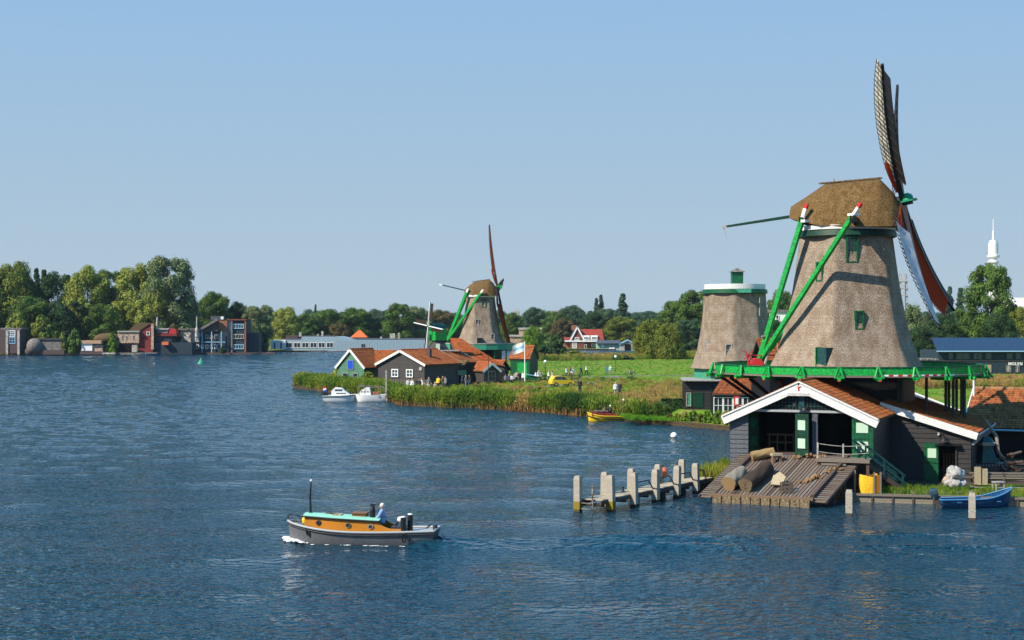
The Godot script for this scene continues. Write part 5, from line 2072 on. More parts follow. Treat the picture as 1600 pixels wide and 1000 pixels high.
# a box given by survey columns and rows at distance d, running back by deep, under a thing placed by stand()
func block(root: Node3D, called: String, x0: float, x1: float, y0: float, y1: float, d: float, deep: float, material: String, label := "") -> MeshInstance3D:
	var a := at(x0, y1, d) - root.position
	var b := at(x1, y0, d) - root.position
	var s := Shape.new()
	s.box(Vector3((a.x + b.x) / 2, (a.y + b.y) / 2, a.z - deep / 2), Vector3(b.x - a.x, b.y - a.y, deep))
	return part(root, called, s, M[material], label)

func panes(root: Node3D, x0: float, x1: float, y0: float, y1: float, d: float, frame := "clean_white", glass := "glass", nx := 1, ny := 1, bar := 0.12) -> void:
	var a := at(x0, y1, d) - root.position
	var b := at(x1, y0, d) - root.position
	window(root, Vector3((a.x + b.x) / 2, (a.y + b.y) / 2, a.z + 0.02), b.x - a.x, b.y - a.y, 0.0, frame, glass, nx, ny, bar)

func make_village() -> void:
	# houses on the point
	var h := thing("green_gabled_house", "green boarded house with white verges and blue sign at the tip of the point", "house", stand(548, 226, 0.8), -31.0)
	gable_house(h, 4.9, 5.2, 2.6, 2.45, "house_green", "white", 0.25, Color(0.58, 0.17, 0.055), 0.24, 0.3)
	var sg := Shape.new()
	sg.box(Vector3(0.05, 2.9, 0.12), Vector3(1.0, 1.25, 0.06))
	var sgn := part(h, "blue_sign", sg, M["sign_blue"])
	sg = Shape.new()
	for e in [-0.53, 0.53]:
		sg.box(Vector3(0.05 + e, 2.9, 0.14), Vector3(0.06, 1.35, 0.08))
		sg.box(Vector3(0.05, 2.9 + e * 1.26, 0.14), Vector3(1.0, 0.06, 0.08))
	part(sgn, "sign_frame", sg, M["offwhite"])
	window(h, Vector3(-0.95, 1.15, 0.08), 0.9, 1.1, 0, "offwhite", "glass", 1, 2)
	window(h, Vector3(0.95, 1.15, 0.08), 0.9, 1.1, 0, "offwhite", "glass", 1, 2)
	h = thing("grey_gabled_house", "dark grey boarded house with two white windows and long orange roof beside the quay", "house", stand(627, 213, 0.8), -32.0)
	gable_house(h, 7.9, 8.4, 3.35, 1.8, "wall_grey", "white", 0.35, Color(0.58, 0.17, 0.055), 0.26, 0.3)
	for x in [-1.0, 1.5]:
		window(h, Vector3(x, 2.1, 0.1), 1.15, 1.1, 0, "clean_white", "glass_blue", 2, 2, 0.12)
	var dsk := Shape.new()
	dsk.lathe(Vector3(3.35, 2.75, 0.08), [[0, 0], [0.28, 0], [0.26, 0.08], [0, 0.1]], 14, Basis(Vector3.RIGHT, PI / 2))
	part(h, "round_dish", dsk, M["offwhite"])
	var ch := Shape.new()
	ch.box(Vector3(2.2, 4.4, -3.6), Vector3(0.5, 2.0, 0.5))
	part(h, "chimney", ch, M["brick_dark"])
	h = thing("link_house", "low wing with orange roof between the green and the grey gabled houses", "house", stand(588, 224, 0.8), -85.0)
	gable_house(h, 4.6, 6.5, 3.2, 1.6, "tar", "", 0.25, Color(0.58, 0.17, 0.055), 0.0, 0.3)
	# fence of upright slats
	var f := thing("slat_fence", "grey brown slat fence between the grey house and the quay", "fence", stand(612, 203.5, 0.6), 0.0)
	var sl := Shape.new()
	sl.box(Vector3(0, 0.9, 0), Vector3(0.16, 1.8, 0.03))
	var sm := sl.mesh()
	var rng := RandomNumberGenerator.new()
	rng.seed = 12
	for i in 26:
		var o := put(f, "slat", sm, M["plank_grey"] if rng.randf() < 0.6 else M["plank"])
		o.position = Vector3(i * 0.18, rng.randf_range(-0.05, 0.05), 0)
	sl = Shape.new()
	for y in [0.5, 1.4]:
		sl.box(Vector3(2.25, y, -0.05), Vector3(4.7, 0.1, 0.05))
	part(f, "fence_rail", sl, M["plank"])

	# the farther large mill
	var root := thing("distant_thatched_mill", "distant thatched mill with rust coloured sails and green tail poles among orange roofs", "windmill", stand(751, 250))
	var prof := [[6.45, 4.15], [6.9, 3.85], [8.0, 3.35], [10.0, 2.92], [12.0, 2.62], [14.1, 2.36]]
	var body := tower(root, prof, 6, -22.0, M["thatch"])
	var fr := Shape.new()
	fr.grid([facet_ring(3.7, 6.4, 6, -22.0), facet_ring(4.15, 6.45, 6, -22.0)], true)
	part(body, "thatch_edge", fr, M["thatch_fringe"])
	var s := Shape.new()
	s.grid([facet_ring(3.5, 0.5, 6, -22.0), facet_ring(3.6, 6.5, 6, -22.0)], true)
	part(root, "lower_body", s, M["tar"])
	tower_window(root, prof, 6, 8.0, 0.3, 13.0, 0.5, 1.3, "green_leaf", "glass")
	tower_window(root, prof, 6, 8.0, -0.9, 9.9, 0.4, 0.9, "offwhite", "glass")
	tower_window(root, prof, 6, 8.0, 1.55, 7.6, 0.45, 0.9, "offwhite", "glass")
	s = Shape.new()
	s.box(Vector3(-0.1, 6.9, 3.4), Vector3(0.8, 1.1, 0.9))
	part(root, "tower_door", s, M["black"])
	s = Shape.new()
	s.lathe(Vector3.ZERO, [[2.35, 14.0], [2.42, 14.1], [2.42, 14.35], [1.9, 14.4]], 20)
	part(root, "cap_ring", s, M["white"])
	var turn := yawed(-4.0)
	var secs := [[-2.6, 0.8, 14.75, 15.3], [-1.9, 1.6, 14.5, 15.9], [-1.1, 2.2, 14.3, 16.5], [0.4, 2.45, 14.2, 16.75], [1.4, 2.3, 14.2, 16.9], [2.1, 1.9, 14.25, 16.3], [2.5, 1.5, 14.3, 15.6]]
	var cap := hood(root, secs, M["thatch_old"], M["moss_wood"])
	cap.basis = turn
	var P := func(fw: float, y: float, side: float) -> Vector3: return turn * Vector3(fw, y, side)
	var foot: Vector3 = P.call(-5.4, 7.0, 0.4)
	for q in [[P.call(0.3, 14.7, 2.6), 0.36], [P.call(-2.1, 14.8, 1.6), 0.42], [P.call(0.3, 14.7, -2.6), 0.3], [P.call(-2.1, 14.8, -1.5), 0.3]]:
		s = Shape.new()
		var end: Vector3 = q[0]
		s.beam(foot, end, q[1], q[1])
		var pole := part(root, "tail_pole", s, M["green"])
		s = Shape.new()
		s.beam(end, end + (end - foot).normalized() * 0.6, q[1] * 0.75, q[1] * 0.75)
		part(pole, "pole_end", s, M["clean_white"])
	s = Shape.new()
	s.beam(P.call(-2.4, 15.1, 0.4), P.call(-6.2, 16.0, 0.6), 0.18, 0.18)
	var bm := part(root, "tail_boom", s, M["teal"])
	s = Shape.new()
	s.beam(P.call(-6.2, 16.0, 0.6), P.call(-6.7, 16.1, 0.6), 0.24, 0.24)
	part(bm, "boom_tip", s, M["clean_white"])
	var ax := turn * Basis(Vector3.BACK, deg_to_rad(9.5))
	var hub: Vector3 = P.call(2.75, 15.6, 0)
	s = Shape.new()
	s.tube([hub - ax * Vector3(2.0, 0, 0), hub + ax * Vector3(0.4, 0, 0)], [0.32], 12)
	var sh := part(root, "windshaft", s, M["green_leaf"])
	s = Shape.new()
	s.box(hub + ax * Vector3(0.3, 0, 0), Vector3(0.8, 0.6, 0.6), ax)
	part(sh, "poll_end", s, M["green"])
	sail(root, hub, ax, 8.0, 10.3, 1.35, "sail_rust", 0.25, 0.98, 1.0, "upper rust coloured sail", 0.5, "bark_dark", "brick_red", 0.35)
	sail(root, hub, ax, 98.0, 10.3, 1.35, "", 0.25, 0.9, 1.0, "sail pointing towards the water", 0.5, "bark_dark", "brick_red", 0.35)
	sail(root, hub, ax, 188.0, 10.3, 1.35, "sail_rust", 0.25, 0.98, 1.0, "lower rust coloured sail", 0.5, "bark_dark", "brick_red", 0.35)
	sail(root, hub, ax, 278.0, 10.3, 1.35, "", 0.25, 0.9, 1.0, "sail pointing away from the water", 0.5, "bark_dark", "brick_red", 0.35)
	var g := Shape.new()
	g.lathe(Vector3.ZERO, [[3.5, 5.9], [5.6, 5.9], [5.6, 6.0], [3.5, 6.0]], 18, Basis(), 0.0, true)
	var gal := part(root, "gallery", g, M["teal"])
	g = Shape.new()
	g.lathe(Vector3.ZERO, [[5.5, 5.55], [5.62, 5.55], [5.62, 6.45], [5.5, 6.45]], 18, Basis(), 0.0, true)
	part(gal, "parapet", g, M["sea_green"])
	g = Shape.new()
	g.lathe(Vector3.ZERO, [[5.45, 6.46], [5.68, 6.46], [5.68, 6.6], [5.45, 6.6]], 18, Basis(), 0.0, true)
	part(gal, "rail", g, M["offwhite"])
	for i in 14:
		var a := TAU * i / 14.0
		g = Shape.new()
		g.box(Vector3(sin(a) * 5.3, 3.3, cos(a) * 5.3), Vector3(0.18, 5.2, 0.18))
		part(gal, "gallery_post", g, M["green_leaf"])

	h = thing("mill_barn", "broad barn with long orange roof running up to the distant thatched mill", "barn", stand(745, 236, 0.9), 0.0)
	var rA := at(703, 529, 241) - h.position
	var rB := at(719, 529, 238) - h.position
	var rC := at(789, 573, 229) - h.position
	var rD := at(714, 558, 231) - h.position
	var up_ := Vector3(0, 0.14, 0.05)
	s = Shape.new()
	s.hexa([rD - up_ * 4.0, rC - up_ * 4.0, rB - up_ * 4.0, rA - up_ * 4.0, rD - up_ * 3.0, rC - up_ * 3.0, rB - up_ * 3.0, rA - up_ * 3.0])
	part(h, "roof", s, M["plank_dark"])
	tiles4(h, rD + up_ * 0.2, rC + up_ * 0.2, rB + up_ * 0.2, rA + up_ * 0.2, 0.32, 0.38, Color(0.62, 0.16, 0.045), 0.35, 3)
	s = Shape.new()
	var gy := Vector3(1, 0, 1)
	s.hexa([rD * gy, rC * gy, rB * gy, rA * gy, rD - up_ * 4.1, rC - up_ * 4.1, rB - up_ * 4.1, rA - up_ * 4.1])
	part(h, "wall", s, M["tar"])
	h = thing("porch_cottage", "small grey cottage with white gabled porch and orange roof under the distant mill", "cottage", stand(768, 224, 0.9), 28.0)
	gable_house(h, 2.5, 4.2, 2.0, 1.0, "wall_grey", "white", 0.25, Color(0.58, 0.17, 0.055), 0.0, 0.3)
	window(h, Vector3(0, 1.2, 0.06), 1.1, 1.5, 0, "offwhite", "glass", 2, 2)
	h = thing("low_tiled_shed", "low shed with orange lean-to roof right of the gabled porch", "shed", stand(787, 232, 0.9), 65.0)
	gable_house(h, 3.6, 4.0, 1.9, 1.2, "tar", "", 0.3, Color(0.58, 0.17, 0.055), 0.0, 0.3)
	h = thing("green_shed", "bright green boarded shed with steep orange roof behind the flagpole", "shed", stand(834, 238, 0.9), 68.0)
	gable_house(h, 3.6, 3.2, 3.4, 1.8, "green_dark", "", 0.15, Color(0.58, 0.17, 0.055), 0.0, 0.3)
	s = Shape.new()
	s.box(Vector3(-1.84, 1.7, -1.2), Vector3(0.06, 2.2, 1.6))
	part(h, "shutter", s, M["green"])
	clad(h, rect(-1.6, 0.0, 1.6, 3.4), [], 0.3, Transform3D(yawed(-90), Vector3(-1.8, 0, -1.6)), M["green_leaf"], true, true)
	h = thing("dark_boathouse_barn", "black open fronted barn under the small green post mill", "barn", stand(690, 226, 0.9), -32.0)
	gable_house(h, 6.0, 5.0, 3.1, 1.3, "tar", "white", 0.2, Color(0.5, 0.16, 0.06), 0.0, 0.32)
	h = thing("dormer_shed", "tiny dark shed with mossy roof and green board left of the porch cottage", "shed", stand(730, 219, 0.9), 40.0)
	gable_house(h, 2.2, 2.4, 2.4, 0.9, "tar", "", 0.15, Color(0.2, 0.16, 0.06), 0.0, 0.3)
	s = Shape.new()
	s.box(Vector3(-1.2, 1.9, 0.3), Vector3(1.5, 0.7, 0.1))
	part(h, "green_board", s, M["house_green"])

	# small post mill
	root = thing("small_post_mill", "small green post mill with four narrow white edged sails above the orange roofs", "windmill", stand(684, 230, 0.8))
	s = Shape.new()
	var bb := yawed(-50.0)
	s.box(Vector3(0, 7.4, 0), Vector3(1.7, 1.9, 2.1), bb)
	part(root, "body", s, M["green"])
	s = Shape.new()
	for e in [-1.0, 1.0]:
		var p := []
		for z in [1.15, -1.15]:
			p.append(bb * Vector3(e * 1.0, 8.3, z))
		for z in [-1.15, 1.15]:
			p.append(bb * Vector3(0, 9.0, z))
		s.quad(p[0], p[1], p[2], p[3])
	s.prism(PackedVector2Array([Vector2(-0.85, 8.35), Vector2(0.85, 8.35), Vector2(0, 8.95)]), -1.05, 1.05, Transform3D(bb, Vector3.ZERO))
	part(root, "roof", s, M["green_dark"])
	s = Shape.new()
	s.lathe(Vector3.ZERO, [[1.95, 4.9], [0.7, 6.5], [0.0, 6.52]], 6, Basis(), 0.3, true)
	var skirt := part(root, "thatched_skirt", s, M["wall_grey"])
	s = Shape.new()
	s.box(Vector3(0.1, 5.5, 1.5), Vector3(0.6, 0.9, 0.5))
	part(skirt, "skirt_window", s, M["mint"])
	s = Shape.new()
	s.box(Vector3(0.1, 4.95, 0.6), Vector3(6.7, 0.14, 3.0))
	part(root, "gallery", s, M["offwhite"])
	s = Shape.new()
	s.box(Vector3(0.0, 2.4, -0.6), Vector3(3.0, 4.8, 2.6))
	part(root, "lower_body", s, M["tar"])
	s = Shape.new()
	s.tube([bb * Vector3(0, 8.5, 0.6), bb * Vector3(0, 8.6, 1.9)], [0.14], 8)
	part(root, "windshaft", s, M["black"])
	for i in 4:
		var n := Node3D.new()
		n.name = "sail"
		root.add_child(n, true)
		n.position = bb * Vector3(0, 8.6, 1.75)
		n.basis = bb * Basis(Vector3.BACK, deg_to_rad(-8.0 + 90.0 * i))
		s = Shape.new()
		s.beam(Vector3.ZERO, Vector3(0, 3.6, 0), 0.26, 0.1)
		part(n, "stock", s, M["clean_white"])
		s = Shape.new()
		for k in 9:
			s.beam(Vector3(0.1, 0.8 + k * 0.32, 0), Vector3(0.62, 0.8 + k * 0.32, -0.08), 0.05, 0.05)
		s.beam(Vector3(0.6, 0.7, -0.08), Vector3(0.6, 3.5, -0.08), 0.06, 0.06)
		s.quad(Vector3(0.12, 0.8, -0.02), Vector3(0.6, 0.8, -0.1), Vector3(0.6, 3.4, -0.1), Vector3(0.12, 3.4, -0.02))
		part(n, "lattice", s, M["bark_dark"])

	# flag, lamps, posts, benches
	var fl := thing("flagpole", "white flagpole flying a pale blue and white flag in front of the green shed", "flagpole", stand(820, 226, 0.9))
	s = Shape.new()
	s.tube([Vector3.ZERO, Vector3(0, 6.3, 0)], [0.09, 0.06], 8)
	part(fl, "pole", s, M["clean_white"])
	for k in 3:
		s = Shape.new()
		var rows := []
		for i in 9:
			var t := i / 8.0
			var p := PackedVector3Array()
			for j in 3:
				var y := 6.2 - (k + j / 2.0) * 0.46 - t * 0.65
				p.append(Vector3(-1.75 * t - 0.05, y, sin(t * 7.0) * 0.14))
			rows.append(p)
		s.grid(rows)
		part(fl, "flag_band", s, M["clean_white"] if k != 1 else M["sky_blue"])
	var lamp := thing("globe_lamp", "white globe street lamp left of the walkers on the path", "street lamp", stand(852, 238, 0.9), 0.0, "globe lamps along the path")
	s = Shape.new()
	s.tube([Vector3.ZERO, Vector3(0, 2.7, 0)], [0.06, 0.045], 8)
	part(lamp, "post", s, M["wall_grey"])
	s = Shape.new()
	s.ball(Vector3(0, 2.95, 0), Vector3(0.25, 0.25, 0.25))
	part(lamp, "globe", s, M["clean_white"])
	again(lamp, "small globe street lamp beside the two walkers in white", stand(962, 272, 0.9))
	for q in [[893, 224, "dark square timber post right of the yellow car, first of two"], [905, 224, "dark square timber post right of the yellow car, second of two"]]:
		s = Shape.new()
		s.box(Vector3(0, 0.7, 0), Vector3(0.22, 1.7, 0.22))
		solo("timber_post", s, M["plank_dark"], q[2], "post", stand(q[0], q[1], 0.9), 8.0)
	s = Shape.new()
	s.tube([Vector3.ZERO, Vector3(0, 4.4, 0)], [0.06], 6)
	solo("path_pole", s, M["wall_grey"], "thin grey pole in the grass before the porch cottage", "pole", stand(763, 214, 0.9))
	var pr := thing("market_parasol", "low white canopy beside the walkers near the green shed", "canopy", stand(829, 231, 0.9))
	s = Shape.new()
	s.hexa([Vector3(-1.0, 1.3, 0.6), Vector3(1.0, 0.9, 0.6), Vector3(1.0, 0.9, -0.6), Vector3(-1.0, 1.3, -0.6), Vector3(-1.0, 1.36, 0.6), Vector3(1.0, 0.96, 0.6), Vector3(1.0, 0.96, -0.6), Vector3(-1.0, 1.36, -0.6)])
	part(pr, "cover", s, M["sky_blue"])
	s = Shape.new()
	s.box(Vector3(0.2, 0.5, 0), Vector3(1.6, 0.9, 0.8))
	part(pr, "stall_table", s, M["green_leaf"])
	var wp := thing("wooden_bridge_rail", "dark timber bench and rail right of the yellow car", "rail", stand(899, 221, 0.9))
	s = Shape.new()
	for y in [0.45, 0.9]:
		s.box(Vector3(0, y, 0), Vector3(1.3, 0.12, 0.1))
	for x in [-0.6, 0.6]:
		s.box(Vector3(x, 0.45, 0), Vector3(0.12, 0.95, 0.12))
	part(wp, "rail", s, M["plank_dark"])

	# small yellow car on the lower path
	var car := thing("yellow_car", "small yellow hatchback parked on the lower path", "car", stand(877, 214, 1.03), 20.0)
	var outline := PackedVector2Array([Vector2(-1.6, 0.35), Vector2(1.62, 0.35), Vector2(1.66, 0.62), Vector2(1.45, 0.82), Vector2(0.85, 0.92), Vector2(0.3, 1.42), Vector2(-0.2, 1.5), Vector2(-1.2, 1.46), Vector2(-1.55, 1.0), Vector2(-1.65, 0.6)])
	s = Shape.new()
	s.prism(outline, -0.72, 0.72)
	part(car, "body", s, M["car_yellow"])
	for z in [-1.0, 1.0]:
		for q in [[Vector2(-0.25, 0.95), Vector2(0.68, 0.95), Vector2(0.25, 1.34), Vector2(-0.2, 1.4)], [Vector2(-1.3, 0.98), Vector2(-0.33, 0.95), Vector2(-0.28, 1.4), Vector2(-1.1, 1.36)]]:
			s = Shape.new()
			s.prism(PackedVector2Array(q), z * 0.725 - 0.01, z * 0.725 + 0.01)
			part(car, "side_window", s, M["glass_blue"])
		for x in [-1.05, 1.05]:
			s = Shape.new()
			s.tube([Vector3(x, 0.3, z * 0.58), Vector3(x, 0.3, z * 0.76)], [0.3], 14)
			var wl := part(car, "wheel", s, M["black"])
			s = Shape.new()
			s.tube([Vector3(x, 0.3, z * 0.74), Vector3(x, 0.3, z * 0.775)], [0.18], 12)
			part(wl, "hubcap", s, M["offwhite"])
		s = Shape.new()
		s.box(Vector3(1.6, 0.66, z * 0.5), Vector3(0.1, 0.14, 0.3))
		part(car, "headlight", s, M["clean_white"])
	s = Shape.new()
	s.quad(Vector3(0.86, 0.95, 0.62), Vector3(0.86, 0.95, -0.62), Vector3(0.34, 1.41, -0.55), Vector3(0.34, 1.41, 0.55))
	part(car, "windscreen", s, M["glass_blue"])


func make_far_bank() -> void:
	var d := 458.0
	var r := thing("shore_shack", "dark waterside shack with pale posts and blue white windows at the far left", "shack", stand(14, d, 0.4))
	block(r, "wall", -6, 31, 515, 552, d, 6, "brick_dark")
	block(r, "roof", -8, 33, 512.5, 515, d + 0.5, 7.5, "stone_grey")
	panes(r, 13, 24, 516, 526, d, "clean_white", "glass_blue", 3, 3, 0.2)
	panes(r, 14, 24, 527, 537, d, "sky_blue", "glass", 2, 2, 0.2)
	for x in [9, 27]:
		block(r, "post", x, x + 3.5, 516, 554, d - 0.3, 0.4, "wall_pale")
	r = thing("grey_houseboat", "pale grey round fronted houseboat among shrubs at the far left", "houseboat", stand(68, 457, 0.2))
	block(r, "cabin", 62, 96, 531, 547, 457, 5, "stone_grey")
	block(r, "roof", 58, 97, 528.5, 531, 456.6, 5.6, "wall_grey")
	var s := Shape.new()
	s.ball(Vector3(-2.6, 2.6, 0), Vector3(2.4, 2.4, 2.4), 14, 10)
	part(r, "tarpaulin", s, M["stone_grey"])
	s = Shape.new()
	s.ball(Vector3(-4.0, 1.0, 0.5), Vector3(1.4, 1.4, 1.2), 10, 8)
	part(r, "covered_stack", s, M["brick_dark"])
	block(r, "hull", 47, 100, 547, 554, 456, 5, "brick_dark")
	r = thing("white_barge", "low white barge with rusty red roof on the far bank", "barge", stand(145, 458, 0.2))
	block(r, "cabin", 127, 144, 537, 548, 458, 5, "clean_white")
	block(r, "cabin", 144, 160, 539, 549, 458.4, 5, "wall_tan")
	block(r, "roof", 126, 158, 532, 537, 457.6, 6, "roof_tan")
	block(r, "hull", 125, 163, 549, 554, 457, 5, "brick_dark")
	block(r, "railing", 160, 180, 551, 553.5, 455.5, 1.0, "wall_pale")
	r = thing("red_gabled_house", "waterside house with steep dark red gable, mossy roof and pale side wall", "house", stand(200, 462, 0.3))
	var a := at(216, 553, 462) - r.position
	var k := 462.0 / LENS
	s = Shape.new()
	s.prism(PackedVector2Array([Vector2(0, 0), Vector2(23, 0), Vector2(23, 46), Vector2(19, 48), Vector2(0, 36), Vector2(-1, 22)]), -6.0, 0.0, Transform3D(Basis().scaled(Vector3(k, k, 1)), a))
	part(r, "red_gable", s, M["wall_red"])
	block(r, "gable_post", 236, 240, 506, 546, 461.8, 0.6, "wall_tan")
	panes(r, 229, 234, 518, 524, 461.9, "clean_white", "glass", 1, 1, 0.15)
	s = Shape.new()
	var b0 := at(200, 518, 461) - r.position
	var b1 := at(216, 518, 461.7) - r.position
	var b2 := at(235, 505.5, 461.7) - r.position
	var b3 := at(212, 505, 462) - r.position
	s.hexa([b0, b1, b2, b3, b0 + Vector3(0, 0.1, -5), b1 + Vector3(0, 0.1, -5), b2 + Vector3(0, 0.1, -5), b3 + Vector3(0, 0.1, -5)])
	part(r, "roof", s, M["roof_olive"])
	block(r, "side_wall", 184, 217, 518, 536, 461, 5, "wall_tan")
	block(r, "eaves", 183, 218, 517, 519, 460.6, 5.6, "offwhite")
	for x in [190, 197, 208]:
		panes(r, x, x + 2.4, 524, 531, 461, "wall_pale", "glass", 1, 1, 0.1)
	block(r, "boat_door", 183, 206, 536, 551, 460.8, 1.0, "void")
	block(r, "white_door", 206, 213.5, 539, 550, 460.5, 0.5, "wall_pale")
	block(r, "side_cabin", 158, 183, 535, 549, 461.4, 4, "stone_grey")
	panes(r, 170, 175, 539, 545, 461.4, "wall_pale", "glass", 1, 1, 0.1)
	s = Shape.new()
	s.ball(at(168, 529, 462) - r.position, Vector3(4.2, 1.7, 2.5), 14, 8)
	part(r, "thatched_dome", s, M["roof_olive"])
	block(r, "quay", 158, 245, 551, 554.5, 459.5, 3, "stone_grey")
	r = thing("red_ship", "moored ship with red superstructure and dark blue hull beside the red gabled house", "ship", stand(260, 463, 0.0))
	block(r, "hull", 241, 300, 535, 554, 463, 6, "wall_blue")
	block(r, "deckhouse", 243, 268, 514, 534, 463.5, 5, "wall_blue")
	block(r, "red_band", 242, 276, 521, 525, 463, 5.5, "wall_red")
	block(r, "white_band", 243, 264, 513, 515, 463, 5.5, "wall_pale")
	block(r, "red_funnel", 264, 275, 514, 524, 463.2, 4, "red")
	block(r, "lifeboat", 253, 263, 534, 539, 461.5, 1.4, "buoy_orange")
	panes(r, 246, 262, 516, 520, 463.4, "wall_pale", "glass", 4, 1, 0.14)
	s = Shape.new()
	s.tube([at(245, 514, 463) - r.position, at(246, 495, 463) - r.position], [0.35, 0.25], 8)
	part(r, "white_funnel", s, M["wall_pale"])
	r = thing("white_harbour_light", "slim white tower with tapering mast between the red ship and the office", "tower", stand(307.5, 468, 0.4))
	block(r, "base", 304.5, 310.5, 520, 534, 468, 1.4, "wall_pale")
	s = Shape.new()
	s.lathe(Vector3.ZERO, [[0.55, 5.0], [0.5, 7.4], [0.22, 8.2], [0.16, 11.3], [0, 11.4]], 10)
	part(r, "mast", s, M["wall_pale"])
	panes(r, 305.5, 309, 523, 530, 467.9, "clean_white", "glass", 1, 2, 0.15)
	r = thing("white_annexe", "low white house wall left of the slim white tower", "house", stand(293, 472, 0.4))
	block(r, "wall", 282, 305, 516, 546, 472, 5, "wall_pale")
	block(r, "roof", 280, 306, 513, 516, 471.6, 6, "stone_grey")
	panes(r, 300, 304, 521, 530, 472, "wall_pale", "glass", 1, 2, 0.15)
	var skiffs := [[112, 457, "tiny dark rowing boat moored between the shrubs and the white barge", "brick_dark"], [216, 456, "tiny pale rowing boat moored below the red gabled house", "wall_pale"], [240, 455, "tiny blue rowing boat moored at the red ship's bow", "boat_blue"], [398, 468, "tiny grey rowing boat moored right of the three storey office", "stone_grey"]]
	for q in skiffs:
		var sk := thing("rowing_boat", q[2], "boat", stand(q[0], q[1], 0.0), 8.0)
		s = Shape.new()
		var hr := hull(s, 4.2, 1.4, 0.9, 0.6, 0.6, 0.2, 0.7)
		part(sk, "hull", s, M[q[3]])
		part(sk, "inside", deck(hr, 0, 22, 0.15), M["plank_dark"])
	r = thing("two_storey_office", "blue grey two storey waterside building with sloping roof and white framed windows", "building", stand(330, 470, 0.4))
	block(r, "wall", 298, 357, 518, 551, 470, 8, "wall_blue")
	s = Shape.new()
	var c0 := at(310, 517.5, 469.5) - r.position
	s.prism(PackedVector2Array([Vector2(0, 0), Vector2(5.9, 0), Vector2(5.9, 3.3)]), -7.5, 0.0, Transform3D(Basis(), c0))
	part(r, "gable_wall", s, M["brick_dark"])
	s = Shape.new()
	s.beam(at(308, 517.5, 469) - r.position, at(340, 499, 469) - r.position, 1.0, 0.7)
	part(r, "roof_edge", s, M["stone_grey"])
	block(r, "brick_block", 339, 355, 501, 517, 470.3, 6, "brick_orange")
	block(r, "roof_house", 329, 345, 494, 500, 472, 6, "roof_slate")
	block(r, "roof_vent", 345, 349, 494.5, 499, 470, 1, "clean_white")
	for x in [321, 328, 335]:
		panes(r, x, x + 4.5, 523, 529, 470, "wall_pale", "glass", 1, 1, 0.16)
	for x in [299.5, 306.5, 314, 321, 328, 335]:
		panes(r, x, x + 4.5, 538.5, 545, 470, "clean_white", "glass", 1, 1, 0.16)
	block(r, "balcony_rail", 314, 352, 534, 535, 469, 0.3, "sky_blue")
	for x in [315, 330, 345]:
		block(r, "balcony_post", x, x + 1.2, 518, 553, 469, 0.25, "sky_blue")
	block(r, "quay", 296, 360, 551, 555, 468.6, 3, "brick_dark")
	r = thing("three_storey_office", "three storey brick framed glass office beside the two storey one", "building", stand(370, 471, 0.4))
	block(r, "wall", 354, 385, 499.5, 552, 471, 8, "wall_blue")
	block(r, "stair_glass", 355.5, 361, 501, 550, 470.6, 0.4, "glass_blue")
	for x in [361, 382]:
		block(r, "brick_pier", x, x + 2.2, 500, 551, 470.4, 0.8, "brick_orange" if x > 370 else "stone_grey")
	block(r, "roof_edge", 354, 385.5, 498.5, 500.5, 470.2, 8.5, "brick_red")
	for y in [506, 522, 538]:
		panes(r, 364, 381, y, y + 7.5, 470.8, "sky_blue" if y != 522 else "wall_pale", "glass_blue" if y != 522 else "glass", 4, 1, 0.2)
	block(r, "side_wing", 385, 404, 520, 551, 473, 6, "wall_blue")
	block(r, "quay", 353, 430, 551, 555, 469.5, 2.5, "brick_dark")
	r = thing("long_warehouse", "long pale blue corrugated waterfront warehouse with a row of dark windows", "warehouse", stand(545, 514, 0.5))
	block(r, "wall", 445, 666, 531, 549, 514, 14, "steel_blue")
	block(r, "upper_wall", 471, 520, 526, 531, 514, 12, "steel_blue")
	s = Shape.new()
	var w0 := at(520, 531, 514) - r.position
	s.prism(PackedVector2Array([Vector2(0, 0), Vector2(8.0, 0), Vector2(2.6, 1.07), Vector2(0, 1.07)]), -12.0, 0.0, Transform3D(Basis(), w0))
	part(r, "upper_wall", s, M["steel_blue"])
	block(r, "roof", 444, 667, 529, 531, 514.4, 14.5, "roof_slate")
	block(r, "roof", 470, 522, 525, 526.5, 514.4, 12.5, "roof_slate")
	block(r, "white_end", 423, 446, 531.5, 545.5, 513, 10, "clean_white")
	for x in [428, 438]:
		block(r, "door", x, x + 2.2, 535, 545, 512.9, 0.3, "brick_dark")
	for i in 6:
		panes(r, 446 + i * 12.8, 457 + i * 12.8, 535, 543.5, 513.95, "clean_white", "glass", 2, 1, 0.16)
	panes(r, 565, 570, 537.5, 542, 513.95, "wall_grey", "glass", 1, 1, 0.15)
	s = Shape.new()
	var x := 526.0
	while x < 664.0:
		var p := at(x, 540, 513.9) - r.position
		s.box(p, Vector3(0.07, 3.8, 0.03))
		x += 4.2
	part(r, "wall_ribs", s, M["steel_blue"], "", "stuff")
	block(r, "quay", 405, 670, 548.5, 552.5, 513, 4, "brick_dark")
	for q in [[467, 471, 519, 526], [495, 498, 522, 526], [502, 505, 517.5, 525.5], [609, 617, 521, 529], [622, 624.5, 520, 529], [594, 597, 526, 530]]:
		block(r, "roof_vent", q[0], q[1], q[2], q[3], 515, 1.2, "wall_pale")
	block(r, "roof_plant", 446, 465, 524, 530.5, 516, 3, "brick_dark")
	r = thing("orange_hip_roof_house", "house with bright orange hipped roof showing above the long warehouse", "house", stand(562, 545, 0.5))
	s = Shape.new()
	s.lathe(at(562, 527, 545) - r.position, [[4.3, 0.0], [0.5, 2.5], [0, 2.55]], 4, Basis(), PI / 4, true)
	part(r, "roof", s, paint("roof_orange", 0.62, 0.13, 0.03, 0.8))
	block(r, "wall", 551, 573, 527, 548, 544, 5, "brick_orange")

